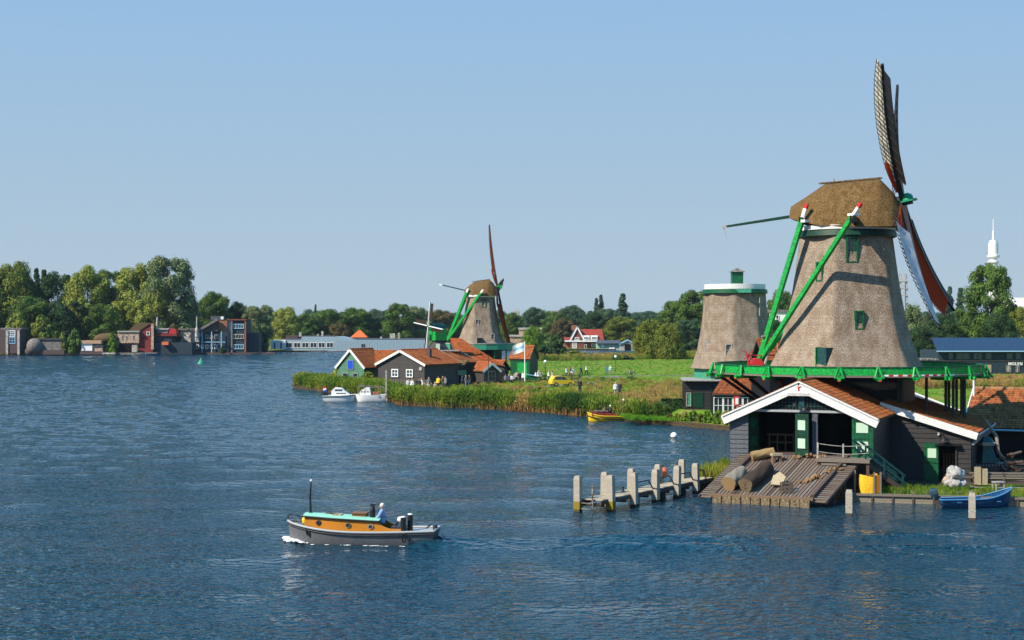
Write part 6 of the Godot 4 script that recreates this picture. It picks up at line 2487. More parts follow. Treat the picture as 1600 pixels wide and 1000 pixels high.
	# houses across the creek
	d = 556.0
	r = thing("red_brick_villa", "red brick house with white edged gable, red roof and two white dormers across the creek", "house", stand(912, d, 0.6))
	var g0 := at(891, 545, d) - r.position
	k = d / LENS
	s = Shape.new()
	s.prism(PackedVector2Array([Vector2(0, 0), Vector2(22, 0), Vector2(22, 12), Vector2(11, 33), Vector2(0, 12)]), -9.0, 0.0, Transform3D(Basis().scaled(Vector3(k, k, 1)), g0))
	part(r, "gable_wall", s, M["brick_red"])
	s = Shape.new()
	s.beam(g0 + Vector3(-1.0 * k, 11 * k, 0.3), g0 + Vector3(11 * k, 34 * k, 0.3), 0.3, 0.5)
	s.beam(g0 + Vector3(23.0 * k, 11 * k, 0.3), g0 + Vector3(11 * k, 34 * k, 0.3), 0.3, 0.5)
	part(r, "verge_board", s, M["clean_white"])
	s = Shape.new()
	s.hexa([g0 + Vector3(-1.5 * k, 11 * k, 0.1), g0 + Vector3(11 * k, 35 * k, 0.1), g0 + Vector3(11 * k, 35 * k, -9), g0 + Vector3(-1.5 * k, 11 * k, -9), g0 + Vector3(-1.5 * k, 12 * k, 0.1), g0 + Vector3(11 * k, 36 * k, 0.1), g0 + Vector3(11 * k, 36 * k, -9), g0 + Vector3(-1.5 * k, 12 * k, -9)])
	part(r, "gable_roof", s, M["roof_slate"])
	block(r, "wing_wall", 912, 943, 531, 545, d + 1, 8, "brick_red")
	block(r, "low_wing", 881, 891, 533, 545, d + 1, 6, "brick_orange")
	s = Shape.new()
	var q0 := at(880, 533, d) - r.position
	var q1 := at(891, 533, d) - r.position
	s.hexa([q0, q1, q1 + Vector3(0, 1.2, -3), q0 + Vector3(0.6, 1.2, -3), q0 + Vector3(0, 0.2, 0), q1 + Vector3(0, 0.2, 0), q1 + Vector3(0, 1.4, -3), q0 + Vector3(0.6, 1.4, -3)])
	part(r, "low_roof", s, M["roof_red"])
	s = Shape.new()
	q0 = at(908, 532, d) - r.position
	q1 = at(944, 532, d) - r.position
	s.hexa([q0, q1, q1 + Vector3(-0.6, 3.8, -4.2), q0 + Vector3(-1.0, 3.8, -4.2), q0 + Vector3(0, 0.3, 0), q1 + Vector3(0, 0.3, 0), q1 + Vector3(-0.6, 4.1, -4.2), q0 + Vector3(-1.0, 4.1, -4.2)])
	part(r, "wing_roof", s, M["roof_red"])
	block(r, "eaves", 880, 945, 532, 534, d - 0.4, 1.0, "clean_white")
	for e in [[911, 921.5], [923, 934]]:
		block(r, "dormer", e[0], e[1], 524, 531.5, d - 0.2, 3, "clean_white")
		panes(r, e[0] + 1, e[1] - 1, 526, 530.5, d - 0.25, "clean_white", "glass", 3, 1, 0.2)
	panes(r, 898, 905, 527, 531.5, d, "clean_white", "glass", 3, 1, 0.2)
	panes(r, 894, 901, 535, 544, d, "clean_white", "wall_pale", 1, 1, 0.2)
	panes(r, 913, 917, 538, 544.5, d, "wall_pale", "glass", 1, 1, 0.2)
	panes(r, 924, 930, 537, 542, d + 0.9, "clean_white", "glass", 2, 1, 0.2)
	block(r, "chimney", 893, 901, 508, 516, d + 5, 1.5, "brick_orange")
	r = thing("green_boathouse", "pale green boathouse with dark roof and painted shapes at the creek", "boathouse", stand(951, 546, 0.3))
	block(r, "wall", 933, 969, 536, 551, 546, 8, "boathouse_green")
	s = Shape.new()
	q0 = at(931, 537, 545) - r.position
	q1 = at(972, 537, 545) - r.position
	s.hexa([q0, q1, q1 + Vector3(-0.8, 1.0, -4), q0 + Vector3(0.8, 1.0, -4), q0 + Vector3(0, 0.2, 0), q1 + Vector3(0, 0.2, 0), q1 + Vector3(-0.8, 1.2, -4), q0 + Vector3(0.8, 1.2, -4)])
	part(r, "roof", s, M["roof_slate"])
	block(r, "plinth", 933, 969, 548.5, 551.5, 545.7, 1, "clean_white")
	for q in [[939, 944, 538, 543], [952, 956, 543, 547], [957, 960, 542, 546.5]]:
		var p := at((q[0] + q[1]) / 2.0, (q[2] + q[3]) / 2.0, 545.9) - r.position
		s = Shape.new()
		s.ball(p, Vector3(0.55, 0.55, 0.08), 10, 6)
		part(r, "painted_shape", s, M["clean_white"])
	r = thing("white_gabled_boathouse", "small white gabled boathouse with black open door at the creek", "boathouse", stand(979, 546, 0.3))
	s = Shape.new()
	a = at(968, 550, 545.5) - r.position
	k = 545.5 / LENS
	s.prism(PackedVector2Array([Vector2(0, 0), Vector2(22, 0), Vector2(22, 13), Vector2(13, 18), Vector2(0, 13)]), -7.0, 0.0, Transform3D(Basis().scaled(Vector3(k, k, 1)), a))
	part(r, "wall", s, M["wall_pale"])
	block(r, "opening", 976, 985, 537.5, 549, 545.3, 0.3, "void")
	s = Shape.new()
	s.beam(a + Vector3(-0.6 * k, 12 * k, 0.2), a + Vector3(13 * k, 19 * k, 0.2), 0.6, 0.4)
	s.beam(a + Vector3(23 * k, 12.4 * k, 0.2), a + Vector3(13 * k, 19 * k, 0.2), 0.6, 0.4)
	part(r, "roof_edge", s, M["sky_blue"])
	r = thing("tan_roof_houses", "tan walled house with pale flat ridge behind the distant mill's lower sail", "house", stand(828, 575, 0.6))
	block(r, "wall", 797, 826, 526, 545, 575, 8, "wall_tan")
	block(r, "upper_floor", 811, 846, 514, 530, 580, 8, "roof_tan")
	block(r, "ridge", 810, 847, 512, 515, 579.6, 8, "wall_pale")
	block(r, "eaves", 796, 827, 523.5, 526, 574.5, 9, "wall_pale")
	r = thing("white_apartment_tower", "tiny white apartment tower on the skyline right of the distant mill", "tower block", stand(807, 1150, 0.6))
	block(r, "wall", 803, 812, 486, 500, 1150, 14, "wall_pale")
	block(r, "roof_house", 805, 810, 483, 486, 1152, 8, "wall_pale")
	for y in [488, 491, 494]:
		panes(r, 804, 811, y, y + 1.6, 1149.9, "wall_pale", "glass", 5, 1, 0.3)
	r = thing("white_flat_block", "low white flat roofed block on the skyline above the trees", "tower block", stand(867, 1100, 0.6))
	block(r, "wall", 862, 875, 485, 500, 1100, 14, "wall_pale")
	panes(r, 863, 874, 487, 489, 1099.9, "wall_pale", "glass", 6, 1, 0.3)
	r = thing("yellow_barge", "small yellow tarpaulin boat moored behind the green shed", "boat", stand(845, 470, 0.0))
	s = Shape.new()
	s.ball(Vector3(0, 0.9, 0), Vector3(1.2, 1.2, 1.2), 12, 8)
	part(r, "cover", s, M["yellow"])
	s = Shape.new()
	s.box(Vector3(0, 0.15, 0), Vector3(3.0, 0.6, 1.6))
	part(r, "hull", s, M["wall_pale"])
	r = thing("slate_roof_house", "grey house glimpsed between the trees and the capless mill", "house", stand(1086, 470, 0.6))
	block(r, "wall", 1074, 1098, 545, 560, 470, 6, "wall_grey")
	block(r, "roof", 1072, 1100, 540, 545, 469.6, 7, "roof_slate")
	panes(r, 1080, 1085, 548, 553, 469.9, "clean_white", "glass", 1, 1, 0.15)
	r = thing("white_creek_house", "white house glimpsed between the two thatched towers", "house", stand(1218, 420, 0.6))
	block(r, "wall", 1208, 1230, 488, 530, 420, 6, "clean_white")
	block(r, "roof", 1206, 1232, 484, 488, 419.6, 7, "stone_grey")
	panes(r, 1212, 1217, 492, 499, 419.9, "clean_white", "glass", 1, 1, 0.15)

func make_museum() -> void:
	var d := 266.0
	var r := thing("blue_roofed_museum", "long dark building with blue metal roof and white MOLEN lettering at the right edge", "building", stand(1540, d, 1.0))
	block(r, "wall", 1466, 1740, 548, 584, d, 12, "wall_blue")
	var s := Shape.new()
	var a := at(1464, 549, d - 0.8) - r.position
	var b := at(1740, 549, d - 0.8) - r.position
	s.hexa([a, b, b + Vector3(0, 2.1, -6.5), a + Vector3(0.9, 2.1, -6.5), a + Vector3(0, 0.2, 0), b + Vector3(0, 0.2, 0), b + Vector3(0, 2.3, -6.5), a + Vector3(0.9, 2.3, -6.5)])
	part(r, "roof", s, M["roof_blue"])
	block(r, "gutter", 1464, 1740, 548, 549.6, d - 1.0, 0.25, "sky_blue")
	for q in [[1481, 1490], [1493, 1516], [1520, 1535], [1539, 1550], [1572, 1583], [1586, 1596]]:
		panes(r, q[0], q[1], 551, 562, d - 0.02, "wall_blue", "glass_blue", 2 if q[1] - q[0] > 14 else 1, 1, 0.1)
	block(r, "storey_band", 1466, 1740, 563, 564.5, d - 0.1, 0.1, "wall_grey")
	for q in [[1539, 1549], [1572, 1580], [1587, 1593]]:
		block(r, "poster", q[0], q[1], 570, 582, d - 0.12, 0.08, "roof_tan" if q[0] < 1550 else "stone_grey")
		block(r, "poster_figure", q[0] + 2.5, q[1] - 2.5, 573, 581, d - 0.18, 0.06, "wall_pale")
	block(r, "bench_strip", 1492, 1516, 569.5, 574.5, d - 0.6, 0.5, "wall_tan")
	var t := TextMesh.new()
	t.text = "MOLEN"
	t.font_size = 64
	var sf := SystemFont.new()
	sf.font_names = PackedStringArray(["Droid Sans"])
	sf.font_weight = 700
	t.font = sf
	t.pixel_size = 0.0112
	t.depth = 0.05
	var tx := put(r, "lettering", t, M["clean_white"])
	tx.position = at(1586.5, 568.5, d - 0.2) - r.position
	var g := thing("small_grey_pavilion", "small grey glazed hut left of the blue roofed building", "hut", stand(1452, 262, 1.0))
	block(g, "wall", 1438, 1466, 563, 584, 262, 5, "stone_grey")
	block(g, "roof", 1437, 1467, 560.5, 563, 261.6, 6, "stone_grey")
	panes(g, 1443, 1450, 566, 573, 261.95, "offwhite", "glass_blue", 1, 1, 0.12)
	panes(g, 1452, 1462, 566, 573, 261.95, "offwhite", "glass_blue", 2, 1, 0.12)
	# mast with white marker at the gallery's end
	var m := thing("white_marker_post", "tall thin white post with small H shaped top at the gallery's right end", "post", stand(1521.5, 112, 0.5))
	s = Shape.new()
	s.tube([Vector3.ZERO, Vector3(0, 5.0, 0), Vector3(0, 6.0, 0)], [0.09, 0.07], 8)
	part(m, "pole", s, M["clean_white"])
	s = Shape.new()
	for e in [-0.16, 0.16]:
		s.box(Vector3(e, 6.15, 0), Vector3(0.1, 0.55, 0.08))
	s.box(Vector3(0, 6.1, 0), Vector3(0.3, 0.1, 0.07))
	part(m, "top_frame", s, M["clean_white"])
	# skyline tower and hall
	d = 1400.0
	r = thing("white_telecom_tower", "tall white telecommunication tower with round platforms rising over the right hand trees", "tower", stand(1552, d, 0.6))
	s = Shape.new()
	s.lathe(Vector3.ZERO, [[5.0, 0], [3.6, 62], [3.6, 64]], 16)
	part(r, "shaft", s, M["clean_white"])
	s = Shape.new()
	s.lathe(Vector3.ZERO, [[3.0, 62.0], [5.0, 63.5], [5.0, 65.0], [3.2, 65.4], [3.2, 67.5], [5.6, 68.5], [5.8, 70.0], [3.6, 70.6]], 20)
	part(r, "platform", s, M["clean_white"])
	s = Shape.new()
	s.lathe(Vector3.ZERO, [[4.4, 70.0], [4.4, 81.5], [3.6, 81.6], [3.6, 83.5], [1.2, 84.0]], 20)
	part(r, "drum", s, M["clean_white"])
	s = Shape.new()
	s.lathe(Vector3.ZERO, [[1.2, 83.5], [0.9, 92], [0.4, 92.5], [0.35, 103.0], [0, 103.2]], 10)
	part(r, "aerial", s, M["clean_white"])
	r = thing("white_lattice_pylon", "pale lattice pylon faintly seen behind the lower sails", "pylon", stand(1411, 900, 0.6))
	s = Shape.new()
	for e in [[-1, -1], [1, -1], [1, 1], [-1, 1]]:
		s.beam(Vector3(e[0] * 2.6, 0, e[1] * 2.6), Vector3(e[0] * 1.6, 38, e[1] * 1.6), 0.5, 0.5)
	for i in 7:
		var y := 8.0 + i * 4.2
		s.box(Vector3(0, y, 0), Vector3(5.6, 0.5, 5.6))
		s.beam(Vector3(-2.2, y, 2), Vector3(2.2, y + 4, 2), 0.35, 0.35)
	part(r, "frame", s, M["wall_pale"])
	r = thing("white_industrial_hall", "pale industrial hall roof at the right edge behind the tall tree", "hall", stand(1620, 620, 0.6))
	block(r, "wall", 1570, 1700, 478, 530, 620, 20, "clean_white")
	block(r, "roof", 1582, 1700, 465, 478, 622, 20, "clean_white")
	panes(r, 1575, 1598, 484, 490, 619.9, "wall_pale", "glass", 4, 1, 0.3)


func make_trees() -> void:
	leafage("leaf_olive", 0.15, 0.185, 0.025)
	leafage("leaf_lime", 0.26, 0.30, 0.05)
	leafage("leaf_mid", 0.09, 0.155, 0.028)
	leafage("leaf_dark", 0.04, 0.08, 0.025)
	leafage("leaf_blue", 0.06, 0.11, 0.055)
	leafage("leaf_grey", 0.16, 0.205, 0.085)
	leafage("leaf_rust", 0.13, 0.105, 0.04)
	leafage("leaf_fresh", 0.13, 0.24, 0.02)
	# far left wood
	var L := [
		["ash", -22, 422, 482, 90, "leaf_olive", "olive tree cut by the picture's left edge"],
		["oak", 22, 414, 484, 92, "leaf_olive", "broad olive green tree, first tall crown from the left"],
		["poplar", 57, 420, 500, 30, "leaf_dark", "thin dark pointed tree, left of a pair on the left skyline"],
		["poplar", 69, 422, 500, 32, "leaf_dark", "thin dark pointed tree, right of a pair on the left skyline"],
		["elm", 88, 429, 488, 76, "leaf_dark", "dark green tree right of the two pointed trees"],
		["oak", 138, 420, 480, 84, "leaf_lime", "bright yellow green tree standing in the middle of the left wood"],
		["ash", 175, 424, 490, 66, "leaf_mid", "mid green tree between the two bright yellow green ones"],
		["elm", 212, 418, 481, 76, "leaf_lime", "yellow green tree left of the tallest grey green tree"],
		["ash", 266, 403, 478, 86, "leaf_grey", "tallest grey green tree at the right end of the left wood"],
		["elm", 240, 446, 474, 60, "leaf_lime", "lower yellow green tree before the tallest one"],
		["ash", 292, 470, 480, 50, "leaf_grey", "grey green tree low behind the red ship"],
		["oak", 335, 459, 500, 66, "leaf_mid", "round green tree behind the two storey office"],
		["oak", 372, 474, 506, 44, "leaf_dark", "dark green tree behind the three storey office"],
		["ash", 402, 478, 500, 54, "leaf_grey", "pale topped tree right of the three storey office"],
		["oak", 446, 482, 532, 54, "leaf_lime", "round yellow green tree behind the warehouse's white end"],
		["bush", 404, 512, 486, 40, "leaf_dark", "dark bush at the waterside right of the offices"],
		["poplar", 493, 476, 720, 12, "leaf_blue", "small pointed blue green tree on the skyline above the warehouse"],
		["oak", 512, 485, 566, 76, "leaf_mid", "wide green tree behind the warehouse's windows"],
		["elm", 480, 492, 556, 50, "leaf_mid", "lower green tree above the warehouse's left half"],
		["oak", 556, 483, 572, 68, "leaf_mid", "round green tree left of the orange hipped roof"],
		["oak", 530, 505, 552, 40, "leaf_rust", "brownish low tree left of the orange hipped roof"],
		["elm", 588, 494, 574, 44, "leaf_blue", "blue green tree right of the orange hipped roof"],
		["ash", 622, 475, 566, 52, "leaf_mid", "tall green tree above the warehouse's right half"],
		["oak", 652, 481, 572, 56, "leaf_grey", "pale green tree left of the small post mill"],
		["oak", 690, 486, 580, 60, "leaf_rust", "brownish green tree behind the small post mill"],
		["oak", 722, 500, 590, 50, "leaf_mid", "low green tree between the post mill and the distant mill"],
		["oak", 800, 490, 610, 44, "leaf_mid", "green tree right behind the distant mill's lower sail"],
		["oak", 836, 482, 680, 50, "leaf_blue", "dark blue green round tree right of the white apartment tower"],
		["elm", 868, 488, 650, 50, "leaf_mid", "green tree below the white flat block"],
		["oak", 893, 479, 700, 56, "leaf_blue", "broad blue green tree above the red brick villa"],
		["oak", 880, 498, 600, 44, "leaf_rust", "brownish tree left behind the red brick villa"],
		["poplar", 932, 466, 740, 20, "leaf_blue", "short pointed poplar, left of the three poplars on the skyline"],
		["poplar", 939, 461, 742, 22, "leaf_blue", "tall pointed poplar, middle of the three on the skyline"],
		["poplar", 973, 459, 740, 34, "leaf_blue", "tall pointed poplar standing alone, right of the three on the skyline"],
		["oak", 930, 489, 596, 60, "leaf_dark", "dark round tree behind the red brick villa's roof"],
		["oak", 972, 496, 580, 66, "leaf_olive", "olive green tree above the green boathouse"],
		["elm", 958, 484, 900, 50, "leaf_blue", "hazy blue tree line left of the lone poplar"],
		["elm", 1003, 488, 900, 60, "leaf_blue", "hazy blue trees right of the lone poplar"],
		["oak", 920, 492, 900, 70, "leaf_blue", "hazy blue trees behind the red brick villa"],
		["willow", 1016, 500, 376, 58, "leaf_olive", "left crown of the two big willows at the creek"],
		["willow", 1046, 505, 372, 54, "leaf_olive", "right crown of the two big willows at the creek"],
		["ash", 1060, 470, 450, 66, "leaf_mid", "left one of the two tall green trees left of the capless mill"],
		["ash", 1092, 455, 446, 70, "leaf_mid", "tallest green tree left of the capless mill"],
		["elm", 1075, 500, 430, 56, "leaf_blue", "lower dark tree between the willows and the capless mill"],
		["willow", 833, 511, 500, 38, "leaf_fresh", "bright green willow beside the tan walled house"],
		["bush", 868, 524, 402, 40, "leaf_dark", "dark bush right of the green shed"],
		["bush", 850, 540, 390, 36, "leaf_dark", "low dark bush between the green shed and the creek"],
		["bush", 895, 548, 380, 50, "leaf_olive", "olive bush behind the walkers on the path"],
		["bush", 940, 556, 372, 50, "leaf_mid", "green bush left of the two walkers in white"],
		["bush", 975, 556, 366, 46, "leaf_dark", "dark green bush right of the two walkers in white"],
		["bush", 985, 588, 238, 26, "leaf_mid", "small green bush in the field right of the cyclist"],
		["oak", 1222, 456, 452, 60, "leaf_mid", "green tree seen between the two thatched towers"],
		["elm", 1205, 500, 400, 50, "leaf_dark", "dark tree low between the two thatched towers"],
		["willow", 1424, 478, 380, 52, "leaf_grey", "silvery willow right of the sawmill's thatched tower"],
		["oak", 1438, 512, 330, 60, "leaf_dark", "dark tree under the lower sails"],
		["poplar", 1484, 448, 820, 26, "leaf_blue", "pale pointed poplar left of a pair under the lower sails"],
		["poplar", 1501, 450, 820, 30, "leaf_blue", "pale pointed poplar right of a pair under the lower sails"],
		["oak", 1474, 494, 345, 62, "leaf_dark", "dark tree behind the blue roof's left end"],
		["elm", 1512, 486, 350, 62, "leaf_mid", "green tree left of the tall tree before the telecom tower"],
		["ash", 1549, 414, 345, 78, "leaf_mid", "tall dark green tree in front of the telecom tower"],
		["oak", 1560, 492, 330, 66, "leaf_dark", "dark low tree below the tall one behind the blue roof"],
		["oak", 1602, 480, 340, 66, "leaf_olive", "olive tree at the right picture edge before the white hall"],
		["elm", 1640, 470, 345, 70, "leaf_mid", "green tree beyond the picture's right edge"],
		["bush", 66, 496, 466, 56, "leaf_olive", "olive bush behind the grey houseboat"],
		["bush", 116, 516, 459, 30, "leaf_mid", "green bush between the houseboat and the white barge"],
		["bush", 98, 521, 458, 14, "leaf_lime", "small pale bush leaning over the houseboat"],
		["bush", 30, 492, 470, 66, "leaf_olive", "olive bush behind the waterside shack"],
		["elm", 110, 470, 474, 76, "leaf_dark", "dark tree standing behind the pale houseboat"],
		["elm", 160, 476, 474, 60, "leaf_mid", "green tree behind the white barge"],
		["elm", 196, 470, 476, 60, "leaf_lime", "light green tree right behind the red gabled house"],
		["oak", 50, 466, 476, 80, "leaf_mid", "mid green tree under the two dark pointed trees"],
		["bush", 175, 522, 460, 22, "leaf_fresh", "ivy bush on the roof edge left of the pale side wall"],
		["bush", 272, 508, 472, 36, "leaf_rust", "brownish bush above the red ship"],
		["bush", 288, 534, 466, 26, "leaf_dark", "dark bush before the low white house wall"],
		["bush", 348, 540, 464, 10, "leaf_dark", "narrow dark bush at the foot of the offices"],
	]
	for q in L:
		tree(q[0], q[1], q[2], q[3], q[4], q[5], q[6], "bush" if q[0] == "bush" else q[0] + "_tree", 0.5, "")
	# wood beyond everything, one hazy mass
	var far := []
	var tints := []
	var rng := RandomNumberGenerator.new()
	rng.seed = 31
	var x := -60.0
	while x < 1720.0:
		for k in 2:
			var d := rng.randf_range(700.0, 1250.0)
			var h := rng.randf_range(9.0, 16.0)
			var w := h * rng.randf_range(0.9, 1.3)
			far.append(Transform3D(Basis(Vector3.UP, rng.randf() * TAU).scaled(Vector3(w / 14.0, h / 13.0, w / 14.0)), stand(x + rng.randf_range(-8, 8), d, 0.5)))
			var g := rng.randf_range(0.8, 1.2)
			tints.append(Color(g * rng.randf_range(0.85, 1.2), g, g))
		x += 9.0
	scatter(self, "distant_wood", kinds.oak[0], M["leaf_blue"], far, tints, "hazy distant trees along the whole horizon")
	# garden in front of the mill house
	var hedge := thing("clipped_hedge", "long clipped dark green hedge in front of the dark mill house", "hedge", on(1071, 646, 0.5))
	var hm := scatter_box(4.9, 1.5, 1.2, 2400, 0.16)
	put(hedge, "foliage", hm, M["leaf_dark"])
	var c := Shape.new()
	c.box(Vector3(0, 0.65, 0), Vector3(4.5, 1.2, 0.8))
	put(hedge, "stems", c.mesh(), M["trunk"])
	var flowers := [
		["shrub", 1047, 646, 149.5, 14, "leaf_rust", "reddish flowering shrub, leftmost in the waterside garden"],
		["shrub", 1058, 645, 148.5, 16, "leaf_lime", "yellow green shrub beside the reddish one in the garden"],
		["shrub", 1070, 643, 148.0, 16, "leaf_lime", "yellow flowering shrub in the middle of the garden"],
		["shrub", 1083, 641, 147.5, 18, "leaf_mid", "round clipped green shrub in the garden"],
		["shrub", 1094, 646, 146.0, 14, "leaf_olive", "feathery olive shrub right of the round clipped one"],
		["shrub", 1106, 641, 145.5, 22, "leaf_fresh", "broad bright green shrub towards the garden's right end"],
		["shrub", 1122, 641, 144.0, 20, "leaf_fresh", "bright green shrub near the white verge of the shed"],
		["shrub", 1134, 642, 142.5, 20, "leaf_lime", "yellow green shrub, rightmost beside the shed's eave"],
	]
	for q in flowers:
		tree(q[0], q[1], q[2], q[3], q[4], q[5], q[6], "garden_shrub", 0.45, "shrubs in the waterside garden")
	tree("willow", 1030, 628, 153.0, 40, "leaf_mid", "rounded green bush left of the clipped hedge", "bush", 0.4)
	tree("bush", 575, 582, 224.0, 40, "leaf_olive", "olive bush under the green gabled house", "bush", 0.5)
	tree("bush", 530, 573, 232.0, 36, "leaf_lime", "yellow green bush at the tip of the point left of the green house", "bush", 0.5)
	tree("bush", 505, 584, 231.0, 44, "leaf_fresh", "low green bush at the very tip of the point", "bush", 0.4)

func scatter_box(w: float, h: float, d: float, leaves: int, leaf: float) -> ArrayMesh:
	var rng := RandomNumberGenerator.new()
	rng.seed = 77
	var s := Shape.new()
	for i in leaves:
		var p := Vector3(rng.randf_range(-0.5, 0.5) * w, rng.randf() * h, rng.randf_range(-0.5, 0.5) * d)
		var face := rng.randi() % 5
		var n := Vector3.UP
		if face < 3:
			p.z = d / 2 - rng.randf() * 0.12
			n = Vector3(0, 0, 1)
		elif face == 3:
			p.y = h - rng.randf() * 0.12
		else:
			p.x = (-0.5 if rng.randf() < 0.5 else 0.5) * w
			n = Vector3(signf(p.x), 0, 0)
		n = (n + Vector3(rng.randfn(), rng.randfn(), rng.randfn()) * 0.45).normalized()
		var t := n.cross(Vector3(rng.randfn(), rng.randfn(), rng.randfn())).normalized() * leaf
		var b := n.cross(t)
		var g := rng.randf_range(0.7, 1.3)
		s.tint = Color(g * rng.randf_range(0.9, 1.2), g, g)
		s.quad(p - t, p - b * 0.7, p + t, p + b * 0.7)
	return s.mesh()

# ---------- jetty, poles, quay and yard ----------
func pile(s: Shape, o: Vector3, w: float, h0: float, h1: float, b: Basis) -> void:
	# squared pile with a worn, slightly pointed head
	var k := w / 2
	var p := []
	for q in [[h0, 1.0], [h1 - 0.16, 1.0], [h1, 0.78]]:
		for e in [[-1, 1], [1, 1], [1, -1], [-1, -1]]:
			p.append(o + b * Vector3(e[0] * k * q[1], q[0], e[1] * k * q[1]))
	for r in 2:
		for i in 4:
			var j := (i + 1) % 4
			s.quad(p[r * 4 + i], p[r * 4 + j], p[r * 4 + 4 + j], p[r * 4 + 4 + i])
	s.quad(p[8], p[9], p[10], p[11])

func make_jetty() -> void:
	# local x runs along the jetty from its outer end to the land
	var o0 := Vector3(4.1, 0, -80.41)
	var o1 := Vector3(11.25, 0, -91.8)
	var along_ := o1 - o0
	var len_ := along_.length() + 0.4
	var turn := rad_to_deg(atan2(-along_.z, along_.x))
	var root := thing("mooring_jetty", "weathered plank jetty with ten tall square piles and iron handrails left of the slipway", "jetty", o0, turn)
	var w := 1.24
	var rng := RandomNumberGenerator.new()
	rng.seed = 3
	var many := 44
	for i in many:
		var s := Shape.new()
		var x := 0.15 + (i + 0.5) * (len_ - 0.15) / many
		s.box(Vector3(x, 0.68 + rng.randf_range(-0.006, 0.006), 0), Vector3(len_ / many - 0.025, 0.06, w + rng.randf_range(-0.04, 0.04)))
		part(root, "plank", s, M["deck_wood" if rng.randf() < 0.75 else "timber"])
	for z in [-w / 2 + 0.1, w / 2 - 0.06]:
		var s := Shape.new()
		s.box(Vector3(len_ / 2, 0.55, z), Vector3(len_ - 0.1, 0.2, 0.12))
		part(root, "edge_beam", s, M["plank_dark"])
	for x in [0.3, 2.8, 5.4, 8.0, 10.6, 12.8]:
		var s := Shape.new()
		s.box(Vector3(x, 0.4, 0), Vector3(0.2, 0.16, w))
		part(root, "cross_beam", s, M["wet_wood"])
	# front row (towards the viewer) and back row of piles; px measured along the jetty
	var front := [0.93, 3.53, 6.1, 8.75, 11.3]
	var back := [0.0, 2.9, 6.0, 9.4, 12.5]
	for r in 2:
		for i in 5:
			var x: float = front[i] if r == 0 else back[i]
			var z := (w / 2 + 0.12) if r == 0 else (-w / 2 - 0.12)
			var s := Shape.new()
			var b := yawed(rng.randf_range(-6, 6)) * Basis(Vector3.RIGHT, rng.randf_range(-0.02, 0.02)) * Basis(Vector3.BACK, rng.randf_range(-0.02, 0.02))
			pile(s, Vector3(x, 0, z), 0.35, 0.16, rng.randf_range(1.75, 1.95), b)
			var p := part(root, "pile", s, M["pile_wood"], "pile with yellow lichen near the water" if i == 0 else "")
			s = Shape.new()
			pile(s, Vector3(x, 0, z), 0.352, -1.5, 0.2, b)
			part(p, "wet_foot", s, M["wet_wood"])
			if i == 0:
				s = Shape.new()
				var bb: Basis = b
				s.box(Vector3(x, 0.36, z), Vector3(0.365, 0.42, 0.365), bb)
				part(p, "lichen", s, M["algae"])
	for i in range(1, 5):
		var a := Vector3(front[i - 1] + 0.2, 1.28, w / 2 + 0.02) if i > 1 else Vector3(front[0] + 0.2, 1.28, w / 2)
		if i == 1:
			continue
		var s := Shape.new()
		s.beam(a, Vector3(front[i] - 0.7, 1.28, w / 2 + 0.02), 0.06, 0.06)
		s.beam(Vector3(front[i] - 0.7, 1.28, w / 2 + 0.02), Vector3(front[i] - 0.1, 0.72, w / 2 + 0.02), 0.06, 0.06)
		part(root, "handrail", s, M["iron"])
	var s := Shape.new()
	s.beam(Vector3(11.5, 1.28, w / 2), Vector3(12.5, 1.28, w / 2), 0.06, 0.06)
	s.beam(Vector3(12.5, 1.28, w / 2), Vector3(13.0, 0.6, w / 2), 0.06, 0.06)
	part(root, "handrail", s, M["iron"])
	var lad := Shape.new()
	lad.box(Vector3(0.05, 0.7, 0.1), Vector3(0.05, 1.5, 0.07))
	for y in [0.2, 0.5]:
		lad.box(Vector3(-0.04, y, -0.28), Vector3(0.06, 0.05, 0.7))
	part(root, "ladder", lad, M["stone_grey"])
	for q in [[4.3, -0.35], [9.0, -0.42]]:
		s = Shape.new()
		s.lathe(Vector3(q[0], 0.71, q[1]), [[0.12, 0], [0.06, 0.06], [0.06, 0.2], [0.13, 0.24], [0, 0.3]], 10)
		part(root, "bollard", s, M["iron"])
	for x in [1.6, 4.4, 7.6, 10.2, 12.4]:
		s = Shape.new()
		s.box(Vector3(x, -0.5, w / 2 - 0.2), Vector3(0.26, 2.0, 0.26))
		part(root, "under_post", s, M["wet_wood"])
	var by := thing("orange_buoy", "round orange mooring buoy hanging at the jetty's landward end", "buoy", o0 + yawed(turn) * Vector3(10.2, 1.25, -0.85))
	s = Shape.new()
	s.ball(Vector3.ZERO, Vector3(0.28, 0.29, 0.28), 16, 12)
	part(by, "ball", s, M["buoy_orange"])
	s = Shape.new()
	s.tube([Vector3(0, 0.28, 0), Vector3(0, 0.4, 0)], [0.05], 6)
	s.tube([Vector3(0, -0.28, 0), Vector3(0, -0.6, 0)], [0.03], 6)
	part(by, "eye", s, M["iron"])
	for q in [[1327, 804.5, 1.3, 0.34, "lone square mooring pole in the water right of the slipway"], [1519, 812, 1.36, 0.34, "lone square mooring pole in front of the blue rowing boat"]]:
		var g := on(q[0], q[1])
		var t := thing("mooring_pole", q[4], "pole", g, -20.0)
		s = Shape.new()
		pile(s, Vector3.ZERO, q[3], 0.1, q[2], Basis())
		part(t, "post", s, M["pile_wood"])
		s = Shape.new()
		pile(s, Vector3.ZERO, q[3] + 0.004, -1.5, 0.14, Basis())
		part(t, "wet_foot", s, M["wet_wood"])
		s = Shape.new()
		s.box(Vector3(0, q[2] * 0.32, 0), Vector3(q[3] + 0.02, 0.05, q[3] + 0.02))
		part(t, "band", s, M["offwhite"])

